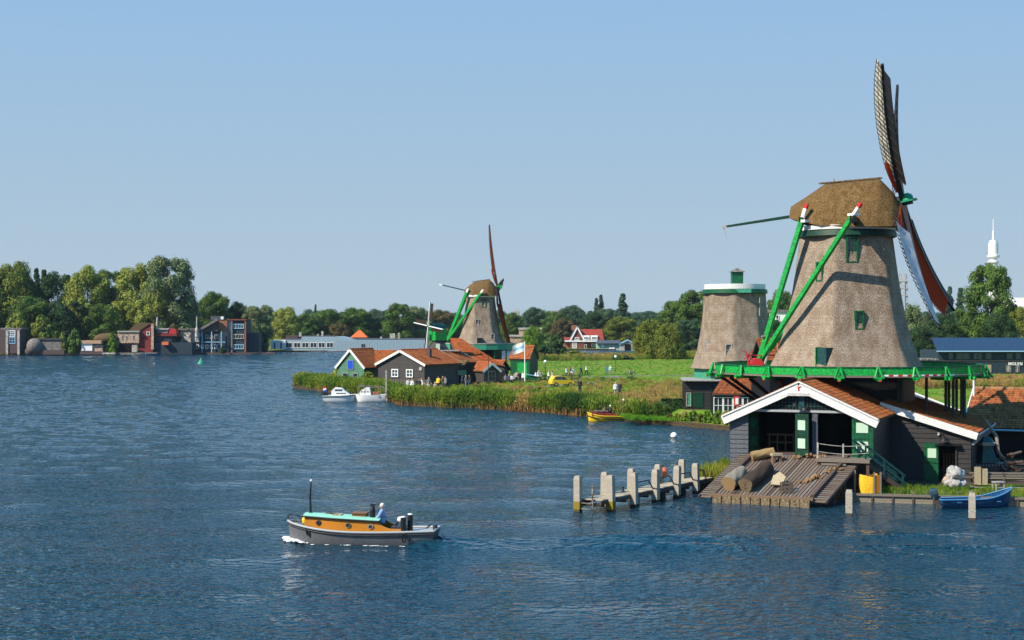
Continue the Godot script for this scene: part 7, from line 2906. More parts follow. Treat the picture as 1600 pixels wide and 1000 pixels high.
func make_yard() -> void:
	# quay edge: horizontal boards between short posts
	var a := Vector3(18.9, 0, -85.42)
	var b := Vector3(36.0, 0, -81.4)
	var dir := (b - a).normalized()
	var turn := rad_to_deg(atan2(-dir.z, dir.x))
	var len_ := a.distance_to(b)
	var q := thing("timber_quay", "low timber quay wall of boards and short posts along the sawmill yard", "quay", a, turn)
	var n := 16
	var step := len_ / n
	for i in n:
		var s := Shape.new()
		s.box(Vector3((i + 0.5) * step, 0.12, 0.0), Vector3(step - 0.1, 0.5, 0.06), Basis(Vector3.RIGHT, 0.02 * sin(i * 2.1)))
		part(q, "board", s, M["timber"])
		s = Shape.new()
		s.box(Vector3(i * step, 0.1, 0.05), Vector3(0.1, 0.8, 0.12))
		part(q, "post", s, M["plank_dark"])
	for i in 4:
		var s := Shape.new()
		s.box(Vector3((i + 0.5) * len_ / 4, 0.42, 0.04), Vector3(len_ / 4 - 0.02, 0.12, 0.2))
		part(q, "capping", s, M["plank_grey"])
	var yard := Shape.new()
	strip(yard, [Vector3(20.0, 0.456, -86.6), Vector3(23.5, 0.456, -86.4), Vector3(26.0, 0.456, -86.2), Vector3(29.0, 0.456, -86.6), Vector3(40, 0.456, -87.5)], 1.6)
	structure("trodden_path", yard, M["gravel"])
	yard = Shape.new()
	strip(yard, [Vector3(20.0, 0.462, -92.0), Vector3(28.0, 0.462, -94.5), Vector3(33.5, 0.462, -93.5), Vector3(60.0, 0.462, -88.0)], 8.0)
	strip(yard, [Vector3(30.5, 0.466, -97.0), Vector3(36.0, 0.466, -110.0)], 9.0)
	structure("yard_dirt", yard, M["earth"])
	yard = Shape.new()
	strip(yard, [Vector3(25.5, 0.47, -88.8), Vector3(45.0, 0.47, -86.0)], 0.7)
	structure("concrete_strip", yard, M["path_grey"])
	# yellow builder's sack
	var g := on(1357, 769.5, 0.45)
	var sack := thing("yellow_sack", "bright yellow builder's sack with an orange flap, under the stairs on the quay", "sack", g, -10.0)
	var rows := []
	for j in 7:
		var p := PackedVector3Array()
		var y := j / 6.0 * 0.98
		for i in 33:
			var t := TAU * (i % 32) / 32.0
			var r := 0.5 * pow(pow(absf(cos(t)), 4.0) + pow(absf(sin(t)), 4.0), -0.25)
			r *= 1.0 + 0.06 * sin(y * 3.1) - 0.04 * y + 0.015 * sin(t * 9.0 + y * 6.0)
			p.append(Vector3(cos(t) * r, y + (0.06 * sin(t * 2.0 + 0.6) if j == 6 else 0.0), -sin(t) * r))
		rows.append(p)
	var s := Shape.new()
	s.grid(rows, true)
	part(sack, "sack_body", s, M["bag_yellow"])
	s = Shape.new()
	s.box(Vector3(0.42, 0.52, 0.42), Vector3(0.24, 0.98, 0.3), yawed(30))
	part(sack, "flap", s, M["bag_orange"])
	for x in [-0.75, 0.28, 0.62]:
		s = Shape.new()
		s.box(Vector3(x, 0.55, 0.62 if x > 0 else 0.1), Vector3(0.1, 1.3 if x > 0 else 1.4, 0.1))
		solo("timber_stake", s, M["plank_grey"], ["grey stake standing left of the yellow sack", "grey stake before the yellow sack's right half", "grey stake at the yellow sack's right edge"][[-0.75, 0.28, 0.62].find(x)], "stake", g, -10.0)
	# white plastic heap
	g = on(1491, 765, 0.45)
	var heap := thing("plastic_heap", "crumpled heap of white plastic sheeting and sacks on the yard", "heap", g)
	var rng := RandomNumberGenerator.new()
	rng.seed = 16
	for i in 9:
		s = Shape.new()
		var o := Vector3(rng.randf_range(-0.55, 0.6), 0.2 + 0.1 * i, rng.randf_range(-0.3, 0.3)) if i < 8 else Vector3(0.1, 1.0, 0)
		o.x *= 1.0 - 0.08 * i
		var gr := []
		for j in 9:
			var p := PackedVector3Array()
			var v := -PI / 2 + PI * j / 8.0
			for k in 15:
				var t := TAU * (k % 14) / 14.0
				var r := 1.0 + 0.28 * sin(t * 3.0 + i) * cos(v * 2.0 + i * 1.7) + 0.14 * sin(t * 7.0 + j * 1.3 + i)
				p.append(o + Vector3(cos(t) * cos(v) * 0.45, sin(v) * 0.3, -sin(t) * cos(v) * 0.4) * r)
			gr.append(p)
		s.grid(gr, true)
		part(heap, "sheet", s, M["plastic_white"] if i != 3 else M["wall_tan"])
	# chair frame, planks, fence and stacks right of it
	g = on(1560, 769, 0.45)
	var chair := thing("white_stool", "small white wooden stool on the grass behind the blue boat", "stool", g, 12.0)
	for e in [[-0.24, 0.2], [0.24, 0.2], [0.24, -0.2], [-0.24, -0.2]]:
		s = Shape.new()
		s.box(Vector3(e[0], 0.27, e[1]), Vector3(0.06, 0.54, 0.06))
		part(chair, "leg", s, M["offwhite"])
	s = Shape.new()
	s.box(Vector3(0, 0.57, 0), Vector3(0.6, 0.06, 0.5))
	part(chair, "seat", s, M["offwhite"])
	s = Shape.new()
	s.box(Vector3(0, 0.27, 0.2), Vector3(0.46, 0.06, 0.04))
	part(chair, "rung", s, M["offwhite"])
	var rack := thing("timber_rack", "low rack of weathered sawn timber along the yard at the right edge", "timber rack", on(1518, 760, 0.45), -6.0)
	for i in 5:
		s = Shape.new()
		s.box(Vector3(0.2 + i * 1.6, 0.35, 0), Vector3(0.16, 0.9, 0.3))
		part(rack, "upright", s, M["plank_dark"])
	for i in 9:
		s = Shape.new()
		s.box(Vector3(3.3 + rng.randf_range(-0.5, 0.5), 0.25 + 0.13 * (i % 5), -0.2 + 0.2 * int(i / 5) + rng.randf_range(-0.05, 0.05)), Vector3(rng.randf_range(4.5, 6.5), 0.09, 0.18), yawed(rng.randf_range(-2, 2)))
		part(rack, "timber", s, M[["plank_grey", "plank_dark", "plank", "timber"][i % 4]])
	s = Shape.new()
	s.box(Vector3(0.3, 0.65, 0.25), Vector3(0.34, 1.0, 0.24))
	s.box(Vector3(0.7, 0.6, 0.22), Vector3(0.3, 0.9, 0.2))
	part(rack, "pale_post", s, M["fresh_wood"])
	var scrap := thing("scrap_pile", "tangled pile of dark branches and scrap timber beside the green machine", "pile", on(1592, 752, 0.45) + Vector3(0.6, 0, -1.6))
	for i in 34:
		s = Shape.new()
		var o := Vector3(rng.randf_range(-1.6, 1.8), rng.randf_range(0.1, 1.5), rng.randf_range(-0.6, 0.6))
		o.x *= 1.0 - o.y * 0.3
		s.tube([o, o + Vector3(rng.randf_range(-0.9, 0.9), rng.randf_range(-0.25, 0.3), rng.randf_range(-0.3, 0.3))], [rng.randf_range(0.05, 0.13)], 7)
		part(scrap, "branch", s, M[["bark_dark", "plank_dark", "bark_dark", "plank_grey"][i % 4]])
	g = on(1557, 752, 0.45) + Vector3(0, 0, -2.2)
	var mach := thing("green_machine", "dark teal hooded yard machine with white band standing behind the timber rack", "machine", g, 14.0)
	s = Shape.new()
	s.lathe(Vector3(0, 0.95, 0), [[0.82, 0.0], [0.5, 0.75], [0.46, 1.05], [0.62, 1.2], [0.3, 1.55], [0, 1.56]], 4, Basis(), PI / 4, true)
	part(mach, "hood", s, M["teal"])
	s = Shape.new()
	s.lathe(Vector3(0, 0.95, 0), [[0.54, 1.02], [0.67, 1.19], [0.66, 1.23], [0.53, 1.1]], 4, Basis(), PI / 4, true)
	part(mach, "white_band", s, M["offwhite"])
	s = Shape.new()
	s.box(Vector3(0, 0.5, 0), Vector3(2.3, 0.55, 1.1))
	s.box(Vector3(0, 0.85, 0), Vector3(2.6, 0.08, 1.3))
	part(mach, "bench", s, M["iron"])
	for e in [-0.95, 0.95]:
		s = Shape.new()
		s.tube([Vector3(e, 0.3, 0.45), Vector3(e, 0.3, 0.65)], [0.3], 14)
		part(mach, "wheel", s, M["black"])
	s = Shape.new()
	for i in 12:
		s.box(Vector3(-1.2 + i * 0.22, 0.8, 0.66), Vector3(0.06, 0.09, 0.04))
	part(mach, "chain_studs", s, M["offwhite"])
	s = Shape.new()
	s.box(Vector3(-0.62, 2.55, 0), Vector3(0.12, 0.9, 0.12))
	part(mach, "white_stack", s, M["offwhite"])
	s = Shape.new()
	s.tube([g + Vector3(0.3, 3.5, -1.0), g + Vector3(0.7, 2.5, 0.0), g + Vector3(0.75, 1.6, 0.2), g + Vector3(1.6, 0.3, 0.3)], [0.09, 0.11, 0.1, 0.1], 8)
	solo("leaning_branch", s, M["bark_pale"], "crooked pale branch leaning against the eaves brackets", "branch")


# ---------- boats ----------
# hull along x, bow at +x; returns rows of sections for decks
func hull(s: Shape, L: float, B: float, bow: float, mid: float, stern: float, draft: float, transom: float, full := 0.42, rake := 0.0) -> Array:
	var rows := []
	var n := 24
	for i in n + 1:
		var t := float(i) / n
		var half := B / 2.0
		if t < 0.5:
			half *= lerpf(transom, 1.0, sin(t / 0.5 * PI / 2))
		else:
			half *= pow(maxf(1.0 - pow((t - 0.5) / 0.5, 2.6), 0.0), 0.62)
		half = maxf(half, 0.02)
		var top := mid + (stern - mid) * pow(maxf(1.0 - t / 0.5, 0.0), 2.0) + (bow - mid) * pow(maxf((t - 0.5) / 0.5, 0.0), 2.0)
		var keel := -draft * (1.0 if t > 0.12 else 0.4 + 5.0 * t)
		if t > 0.85:
			keel = lerpf(-draft, -draft * 0.3, (t - 0.85) / 0.15)
		var p := PackedVector3Array()
		for j in 17:
			var u := (j - 8) / 8.0
			var a := absf(u)
			var y := keel + (top - keel) * pow(a, 1.5)
			var z := half * pow(a, full) * signf(u)
			if a == 0.0:
				z = 0.0
			var x := -L / 2 + L * t + rake * (y - mid) * smoothstep(0.7, 1.0, t) - 0.12 * (1.0 - smoothstep(0.0, 0.15, t)) * (y / mid)
			p.append(Vector3(x, y, z))
		rows.append(p)
	s.grid(rows)
	var p0: PackedVector3Array = rows[0]
	for j in 16:
		s.tri((p0[0] + p0[16]) / 2, p0[j + 1], p0[j])
	return rows

func gunwale(rows: Array, r: float, lift := 0.0, inset := 0.0) -> Shape:
	var s := Shape.new()
	for e in [0, 16]:
		var pts := []
		for p in rows:
			var q: Vector3 = p[e]
			pts.append(q + Vector3(0, lift, 0) - Vector3(0, 0, signf(q.z) * inset))
		s.tube(pts, [r], 6)
	s.tube([rows[0][0] + Vector3(0, lift, 0), rows[0][16] + Vector3(0, lift, 0)], [r], 6)
	return s

func deck(rows: Array, from: int, to: int, drop: float) -> Shape:
	var s := Shape.new()
	for i in range(from, to):
		var a: Vector3 = rows[i][0]
		var b: Vector3 = rows[i][16]
		var c: Vector3 = rows[i + 1][16]
		var e: Vector3 = rows[i + 1][0]
		var d := Vector3(0, -drop, 0)
		s.quad(b + d, c + d, e + d, a + d)
	return s

func make_boats() -> void:
	# the tug under way, bow to the left
	var o := Vector3(-6.85, 0, -69.75)
	var turn := 180.0 - 8.0
	var tug := thing("motor_tug", "small grey steel motor tug with orange cabin and mint roof under way on the river", "boat", o, turn)
	var s := Shape.new()
	var rows := hull(s, 6.75, 2.15, 0.92, 0.58, 0.66, 0.45, 0.72, 0.36, 0.12)
	part(tug, "hull", s, M["hull_grey"])
	part(tug, "rub_rail", gunwale(rows, 0.06, 0.0), M["rail_grey"])
	part(tug, "rub_strake", gunwale(rows, 0.025, -0.12, -0.01), M["iron"])
	part(tug, "deck", deck(rows, 0, 24, 0.05), M["rail_grey"])
	# cabin: plan narrows towards the bow; sides swept down aft into a coaming
	var side := func(x: float) -> float: return 0.78 - 0.22 * smoothstep(0.6, 2.6, x)
	var top := func(x: float) -> float:
		if x > -0.9:
			return lerpf(1.04, 1.18, (x + 0.9) / 3.4)
		return lerpf(0.72, 1.04, pow(maxf(1.0 - (-0.9 - x) / 0.75, 0.0), 2.2))
	s = Shape.new()
	var foot := func(x: float) -> float: return 0.5 + 0.3 * pow(maxf(x / 3.4, 0.0), 2.0)
	for e in [-1.0, 1.0]:
		var lo := PackedVector3Array()
		var hi := PackedVector3Array()
		for i in 31:
			var x := lerpf(-2.0, 2.5, i / 30.0)
			lo.append(Vector3(x, foot.call(x), e * side.call(x)))
			hi.append(Vector3(x, top.call(x), e * (side.call(x) - 0.06)))
		if e > 0:
			s.grid([lo, hi])
		else:
			s.grid([hi, lo])
		# inner face of the coaming
		var lo2 := PackedVector3Array()
		var hi2 := PackedVector3Array()
		for i in 31:
			lo2.append(lo[i] - Vector3(0, 0, e * 0.06))
			hi2.append(hi[i] - Vector3(0, 0, e * 0.06))
		s.grid([hi2, lo2] if e > 0 else [lo2, hi2])
		s.grid([hi, hi2] if e > 0 else [hi2, hi])
	var fz: float = side.call(2.5)
	s.quad(Vector3(2.5, 0.6, fz), Vector3(2.5, 0.6, -fz), Vector3(2.5, 1.18, -fz + 0.06), Vector3(2.5, 1.18, fz - 0.06))
	var cab := part(tug, "cabin", s, M["cabin_orange"])
	s = Shape.new()
	s.quad(Vector3(-0.85, 0.3, -0.7), Vector3(-0.85, 0.3, 0.7), Vector3(-0.85, 1.03, 0.7), Vector3(-0.85, 1.03, -0.7))
	s.box(Vector3(-1.9, 0.4, 0), Vector3(2.0, 0.05, 1.4))
	part(cab, "companionway", s, M["void"])
	# roof
	rows = []
	for i in 13:
		var x := lerpf(-1.0, 2.58, i / 12.0)
		var p := PackedVector3Array()
		for j in 11:
			var u := (j - 5) / 5.0
			p.append(Vector3(x, top.call(maxf(x, -0.89)) + 0.03 + 0.10 * (1.0 - u * u), -u * (side.call(x) + 0.02)))
		rows.append(p)
	s = Shape.new()
	s.grid(rows)
	part(tug, "cabin_roof", s, M["roof_mint"])
	s = Shape.new()
	for e in [-1.0, 1.0]:
		var pts := []
		for i in 13:
			var x := lerpf(-1.0, 2.58, i / 12.0)
			pts.append(Vector3(x, top.call(maxf(x, -0.89)) + 0.015, e * (side.call(x) + 0.02)))
		s.tube(pts, [0.04], 6)
	part(tug, "roof_edge", s, M["black"])
	for q in [[1.82, 0.93], [0.42, 0.86], [-0.62, 0.82]]:
		for e in [-1.0, 1.0]:
			s = Shape.new()
			var z: float = side.call(q[0])
			s.lathe(Vector3(q[0], q[1], e * (z - 0.02)), [[0.0, 0.0], [0.12, 0.0], [0.12, 0.04], [0.085, 0.05], [0.08, 0.02]], 16, Basis(Vector3.RIGHT, e * PI / 2))
			var ph := part(tug, "porthole", s, M["iron"] if q[0] > 1.0 else M["stone_grey"])
			s = Shape.new()
			s.lathe(Vector3(q[0], q[1], e * (z + 0.005)), [[0.09, 0.0], [0.0, 0.005]], 14, Basis(Vector3.RIGHT, e * PI / 2))
			part(ph, "porthole_glass", s, M["glass"])
	s = Shape.new()
	s.box(Vector3(0.05, 1.24, 0.05), Vector3(0.62, 0.16, 0.6))
	s.box(Vector3(0.05, 1.33, 0.05), Vector3(0.7, 0.04, 0.68))
	part(tug, "roof_hatch", s, M["hatch_wood"])
	s = Shape.new()
	for i in 5:
		s.box(Vector3(1.0 + i * 0.16, 1.25, -0.1 + 0.05 * i), Vector3(0.3, 0.05, 0.5), yawed(20.0 * i))
	part(tug, "folded_cover", s, M["fresh_wood"])
	s = Shape.new()
	s.lathe(Vector3(-0.58, 1.1, -0.2), [[0.13, 0.0], [0.13, 0.42], [0.1, 0.52], [0.07, 0.56], [0.07, 0.62], [0.0, 0.62]], 14)
	s.box(Vector3(-0.62, 1.75, -0.2), Vector3(0.28, 0.04, 0.12))
	part(tug, "chimney", s, M["black"])
	s = Shape.new()
	s.tube([Vector3(2.35, 1.05, 0), Vector3(2.38, 2.0, 0), Vector3(2.34, 2.72, 0)], [0.055, 0.045, 0.03], 8)
	s.box(Vector3(2.36, 1.2, 0), Vector3(0.16, 0.24, 0.16))
	var mast := part(tug, "mast", s, M["black"])
	s = Shape.new()
	s.ball(Vector3(2.34, 2.76, 0), Vector3(0.055, 0.06, 0.055), 10, 8)
	part(mast, "mast_head_lamp", s, M["clean_white"])
	s = Shape.new()
	s.tube([Vector3(2.34, 2.7, 0), Vector3(-0.6, 1.5, -0.4)], [0.008], 4)
	part(tug, "stay", s, M["stone_grey"])
	s = Shape.new()
	for e in [-1.0, 1.0]:
		s.tube([Vector3(3.42, 1.2, 0), Vector3(3.0, 1.08, e * 0.45), Vector3(2.4, 0.78, e * 0.72)], [0.022], 6)
		s.tube([Vector3(3.0, 1.08, e * 0.45), Vector3(3.0, 0.78, e * 0.45)], [0.018], 6)
	s.tube([Vector3(3.42, 1.2, 0), Vector3(3.42, 0.85, 0)], [0.03], 6)
	part(tug, "bow_rail", s, M["iron"])
	s = Shape.new()
	s.lathe(Vector3(2.72, 0.8, 0.3), [[0.12, 0], [0.14, 0.12], [0.1, 0.24], [0, 0.26]], 10)
	part(tug, "brass_bell", s, M["yellow"])
	for x in [-2.0, -2.25]:
		s = Shape.new()
		s.lathe(Vector3(x, 0.4, 0.1 if x < -2.1 else -0.25), [[0.12, 0], [0.12, 0.88 if x < -2.1 else 0.8]], 14)
		var bl := part(tug, "fender_roll", s, M["black"])
		s = Shape.new()
		s.lathe(Vector3(x, 1.28 if x < -2.1 else 1.2, 0.1 if x < -2.1 else -0.25), [[0.12, 0], [0.1, 0.04], [0.0, 0.05]], 14)
		part(bl, "white_cap", s, M["clean_white"])
	s = Shape.new()
	s.ball(Vector3(-1.78, 1.05, 0.1), Vector3(0.13, 0.13, 0.08), 12, 8)
	part(tug, "lamp_disc", s, M["clean_white"])
	s = Shape.new()
	s.box(Vector3(-1.75, 0.62, 0.1), Vector3(0.6, 0.3, 0.9))
	s.tube([Vector3(-1.5, 0.7, 0.2), Vector3(-1.8, 1.1, 0.1)], [0.05], 6)
	part(tug, "engine_box", s, M["iron"])
	for q in [[2.25, 0.72], [-2.2, 0.52]]:
		s = Shape.new()
		var z := -1.02 if q[0] < 0 else -0.82
		for e in [-1.0, 1.0]:
			var pts := []
			for i in 11:
				var t := TAU * i / 10.0
				pts.append(Vector3(q[0] + cos(t) * 0.08, q[1] - 0.14 + sin(t) * 0.2, z * -e + 0.0))
			s.tube(pts, [0.035], 6, false)
		part(tug, "tyre_fender", s, M["black"])
	s = Shape.new()
	s.tube([Vector3(-3.1, 0.75, 0.3), Vector3(-3.2, 0.86, 0.0), Vector3(-3.1, 0.75, -0.3)], [0.035], 6)
	s.box(Vector3(-3.42, 0.45, 0), Vector3(0.12, 0.8, 0.5))
	part(tug, "rudder_head", s, M["iron"])
	person(o + yawed(turn) * Vector3(-0.98, 0.02, -0.05), turn + 90.0 + 8.0, "steer", Color(0.22, 0.33, 0.55), Color(0.04, 0.05, 0.09), Color(0.62, 0.6, 0.56), "person in a light blue shirt with grey hair steering the grey motor tug")
	# foam at the stem and along the waterline
	var foam := Shape.new()
	var rng := RandomNumberGenerator.new()
	rng.seed = 2
	var b := yawed(turn)
	for i in 90:
		var t := rng.randf()
		var e := 1.0 if rng.randf() < 0.5 else -1.0
		var x := 3.55 - 1.3 * t
		var z := e * (0.05 + 0.75 * t + rng.randf_range(-0.08, 0.14))
		var r := rng.randf_range(0.04, 0.15) * (1.15 - t)
		foam.ball(o + b * Vector3(x, 0.02 + 0.16 * (1.0 - t) * rng.randf(), z), Vector3(r * 1.4, r * 0.75, r), 7, 5)
	for i in 70:
		var t := rng.randf()
		var e := 1.0 if rng.randf() < 0.6 else -1.0
		var x := 2.0 - 5.4 * t
		var r := rng.randf_range(0.015, 0.05)
		foam.ball(o + b * Vector3(x, 0.015, e * (1.06 + rng.randf_range(0.0, 0.14) - 0.3 * smoothstep(0.6, 1.0, absf(x) / 3.4))), Vector3(r * 2.4, r * 0.4, r), 6, 4)
	var fo := solo("bow_foam", foam, M["foam"], "white foam thrown up by the tug's bow and along its side", "foam")
	fo.set_meta("kind", "stuff")

	# blue rowing boat with outboard
	o = on(1521, 792) + Vector3(0.1, 0.05, 0.0)
	var row_ := thing("blue_rowing_boat", "blue open rowing boat moored along the timber quay", "boat", o, 12.0)
	s = Shape.new()
	rows = hull(s, 4.1, 1.2, 0.95, 0.42, 0.42, 0.15, 0.8, 0.4, 0.25)
	part(row_, "hull", s, M["boat_blue"])
	part(row_, "gunwale", gunwale(rows, 0.04), M["boat_blue_light"])
	part(row_, "inside", deck(rows, 0, 22, 0.22), M["wall_blue"])
	for x in [-1.2, 0.1, 1.1]:
		s = Shape.new()
		s.box(Vector3(x, 0.27, 0), Vector3(0.25, 0.04, 1.1))
		part(row_, "thwart", s, M["boat_blue_light"])
	var ob := thing("outboard_motor", "dark outboard motor tilted up on the blue rowing boat's stern", "outboard motor", o + yawed(12) * Vector3(-2.3, 0.25, 0), 12.0)
	s = Shape.new()
	s.lathe(Vector3(-0.05, 0.3, 0), [[0.0, 0.0], [0.2, 0.02], [0.24, 0.2], [0.22, 0.38], [0.1, 0.48], [0, 0.48]], 12, Basis(Vector3.BACK, 0.35))
	part(ob, "cowl", s, M["glass_blue"])
	s = Shape.new()
	s.beam(Vector3(-0.02, 0.32, 0), Vector3(0.18, -0.35, 0), 0.14, 0.16)
	s.box(Vector3(0.12, 0.2, 0), Vector3(0.14, 0.3, 0.24))
	part(ob, "leg", s, M["stone_grey"])

	# yellow sided tour boat at the grass landing
	o = on(948, 658) + Vector3(0.0, 0, -0.6)
	var tb := thing("yellow_red_launch", "open launch with yellow hull and dark red inside at the grassy landing", "boat", o, 182.0)
	s = Shape.new()
	rows = hull(s, 3.75, 1.5, 0.85, 0.5, 0.42, 0.2, 0.7, 0.4, 0.15)
	part(tb, "hull", s, M["yellow"])
	part(tb, "black_strake", gunwale(rows, 0.05, -0.3, -0.02), M["black"])
	part(tb, "gunwale", gunwale(rows, 0.05), M["yellow"])
	s = Shape.new()
	s.prism(PackedVector2Array([Vector2(-0.9, 0.4), Vector2(1.5, 0.55), Vector2(1.5, 0.95), Vector2(-0.9, 0.75)]), -0.55, 0.55)
	part(tb, "coaming", s, M["wall_red"])
	part(tb, "inside", deck(rows, 0, 22, 0.12), M["hatch_wood"])
	s = Shape.new()
	s.tube([Vector3(0.85, 0.6, 0), Vector3(0.85, 1.7, 0)], [0.09], 8)
	part(tb, "funnel", s, M["black"])
	s = Shape.new()
	s.box(Vector3(0.5, 1.0, 0), Vector3(1.3, 0.12, 0.9))
	part(tb, "canopy", s, M["stone_grey"])
	s = Shape.new()
	s.box(Vector3(0, 0.45, 0), Vector3(0.18, 2.2, 0.18))
	solo("landing_post", s, M["tar"], "dark post at the landing right of the yellow launch", "post", on(992, 659))

	# two white cabin cruisers
	o = on(530, 628.5) + Vector3(0, 0, -0.8)
	var cr := thing("white_cruiser", "white motor cruiser with dark stripe and flag, left of two moored at the point", "boat", o, 0.0)
	s = Shape.new()
	rows = hull(s, 4.0, 1.7, 1.0, 0.85, 0.8, 0.2, 0.85, 0.36, 0.3)
	part(cr, "hull", s, M["clean_white"])
	part(cr, "blue_stripe", gunwale(rows, 0.045, -0.12, -0.02), M["wall_blue"])
	part(cr, "foredeck", deck(rows, 0, 24, 0.02), M["clean_white"])
	s = Shape.new()
	s.prism(PackedVector2Array([Vector2(-1.0, 0.8), Vector2(1.3, 0.9), Vector2(0.7, 1.35), Vector2(0.3, 1.75), Vector2(-0.6, 1.8), Vector2(-1.0, 1.4)]), -0.6, 0.6)
	part(cr, "cabin", s, M["clean_white"])
	s = Shape.new()
	s.box(Vector3(-0.1, 1.5, 0.61), Vector3(0.9, 0.2, 0.03))
	s.box(Vector3(0.2, 1.08, 0.61), Vector3(1.2, 0.12, 0.03))
	part(cr, "cabin_window", s, M["glass_blue"])
	s = Shape.new()
	s.tube([Vector3(-1.9, 0.8, 0), Vector3(-2.1, 2.0, 0)], [0.03], 6)
	var fp := part(cr, "flagstaff", s, M["offwhite"])
	var cols := ["red", "clean_white", "sign_blue"]
	for i in 3:
		s = Shape.new()
		var y := 1.95 - i * 0.24
		s.box(Vector3(-1.95 + 0.04 * i, y - 0.12, 0.05), Vector3(0.42, 0.22, 0.02), Basis(Vector3.BACK, 0.3))
		part(fp, "flag_band", s, M[cols[i]])
	s = Shape.new()
	s.box(Vector3(-1.75, 0.95, 0.2), Vector3(0.6, 0.5, 0.6))
	part(cr, "outboard", s, M["black"])
	o = on(577, 628.5) + Vector3(0, 0, -0.8)
	cr = thing("white_sloop", "white cabin boat with small square ports and railing, right of two moored at the point", "boat", o, 180.0)
	s = Shape.new()
	rows = hull(s, 3.8, 1.7, 1.0, 0.9, 0.95, 0.2, 0.8, 0.36, 0.3)
	part(cr, "hull", s, M["clean_white"])
	part(cr, "foredeck", deck(rows, 0, 24, 0.02), M["clean_white"])
	s = Shape.new()
	s.prism(PackedVector2Array([Vector2(-0.2, 0.85), Vector2(1.5, 0.95), Vector2(1.0, 1.5), Vector2(0.5, 1.8), Vector2(0.0, 1.8)]), -0.6, 0.6)
	part(cr, "cabin", s, M["clean_white"])
	s = Shape.new()
	for x in [0.2, 0.6, 0.95]:
		s.box(Vector3(x, 1.3, -0.61), Vector3(0.16, 0.14, 0.03))
	part(cr, "cabin_window", s, M["glass"])
	s = Shape.new()
	for z in [-0.7, 0.7]:
		s.tube([Vector3(-1.8, 1.75, z), Vector3(1.6, 1.95, z * 0.6)], [0.02], 5)
		for x in [-1.8, -1.0, -0.2, 0.6, 1.4]:
			s.tube([Vector3(x, 0.9, z), Vector3(x, 1.85, z)], [0.018], 5)
	s.tube([Vector3(-1.6, 1.9, 0), Vector3(1.5, 2.1, 0)], [0.045], 6)
	part(cr, "railing", s, M["stone_grey"])
	s = Shape.new()
	s.box(Vector3(-0.7, 1.1, 0), Vector3(0.9, 0.35, 0.8))
	part(cr, "cushions", s, M["brick_orange"])
	s = Shape.new()
	s.lathe(Vector3(-1.2, 0.75, -0.72), [[0.0, 0], [0.16, 0], [0.16, 0.04], [0, 0.05]], 10, Basis(Vector3.RIGHT, -PI / 2))
	part(cr, "life_ring", s, M["offwhite"])
	# small landing stage beside them
	o = on(612, 627)
	var ls := thing("landing_stage", "small brown landing stage with piles beside the white boats", "landing stage", o)
	for i in 7:
		s = Shape.new()
		s.box(Vector3(-0.6 + i * 0.22, 0.55, -0.6), Vector3(0.19, 0.07, 1.8))
		part(ls, "plank", s, M["plank_warm"])
	for q in [[-0.5, 0.1, 0.7], [0.3, 0.1, 1.1], [0.55, 0.2, 1.0], [0.9, 0.0, 0.6]]:
		s = Shape.new()
		s.tube([Vector3(q[0], -0.8, q[1]), Vector3(q[0], q[2], q[1])], [0.12], 8)
		part(ls, "pile", s, M["plank_grey"])
	s = Shape.new()
	s.tube([Vector3(0, -0.8, 0), Vector3(0, 3.85, 0)], [0.12, 0.1], 8)
	solo("white_mooring_post", s, M["offwhite"], "tall white mooring post at the landing stage", "post", on(604, 626))
	s = Shape.new()
	s.tube([Vector3(0, -0.8, 0), Vector3(0, 3.7, 0)], [0.09, 0.07], 8)
	solo("grey_mooring_post", s, M["stone_grey"], "thinner grey mooring post just left of the tall white one", "post", on(601, 625) + Vector3(0, 0, -1.5))
	# buoys
	for q in [[1053, 683, 0.3, "clean_white", "white round buoy floating off the garden"], [314, 569, 0.75, "sea_green", "green conical buoy out on the river"], [241, 569, 0.22, "offwhite", "tiny white float out on the river left of the green buoy"], [1097, 679, 0.14, "wet_wood", "small dark float in the reflection off the garden"]]:
		var g := on(q[0], q[1])
		var bu := thing("river_buoy", q[4], "buoy", g)
		s = Shape.new()
		if q[3] == "sea_green":
			s.lathe(Vector3(0, -0.2, 0), [[0.7, 0], [0.85, 0.25], [0.75, 0.6], [0.25, 1.3], [0.12, 1.7], [0, 1.72]], 14)
			part(bu, "body", s, M["sea_green"])
		else:
			s.ball(Vector3(0, q[2] * 0.4, 0), Vector3(q[2], q[2], q[2]), 14, 10)
			part(bu, "body", s, M[q[3]])
		s = Shape.new()
		s.tube([Vector3(0, -0.3, 0), Vector3(0, q[2] * 0.05, 0)], [q[2] * 1.02, q[2] * 1.0], 12)
		part(bu, "waterline", s, M["wet_wood"])


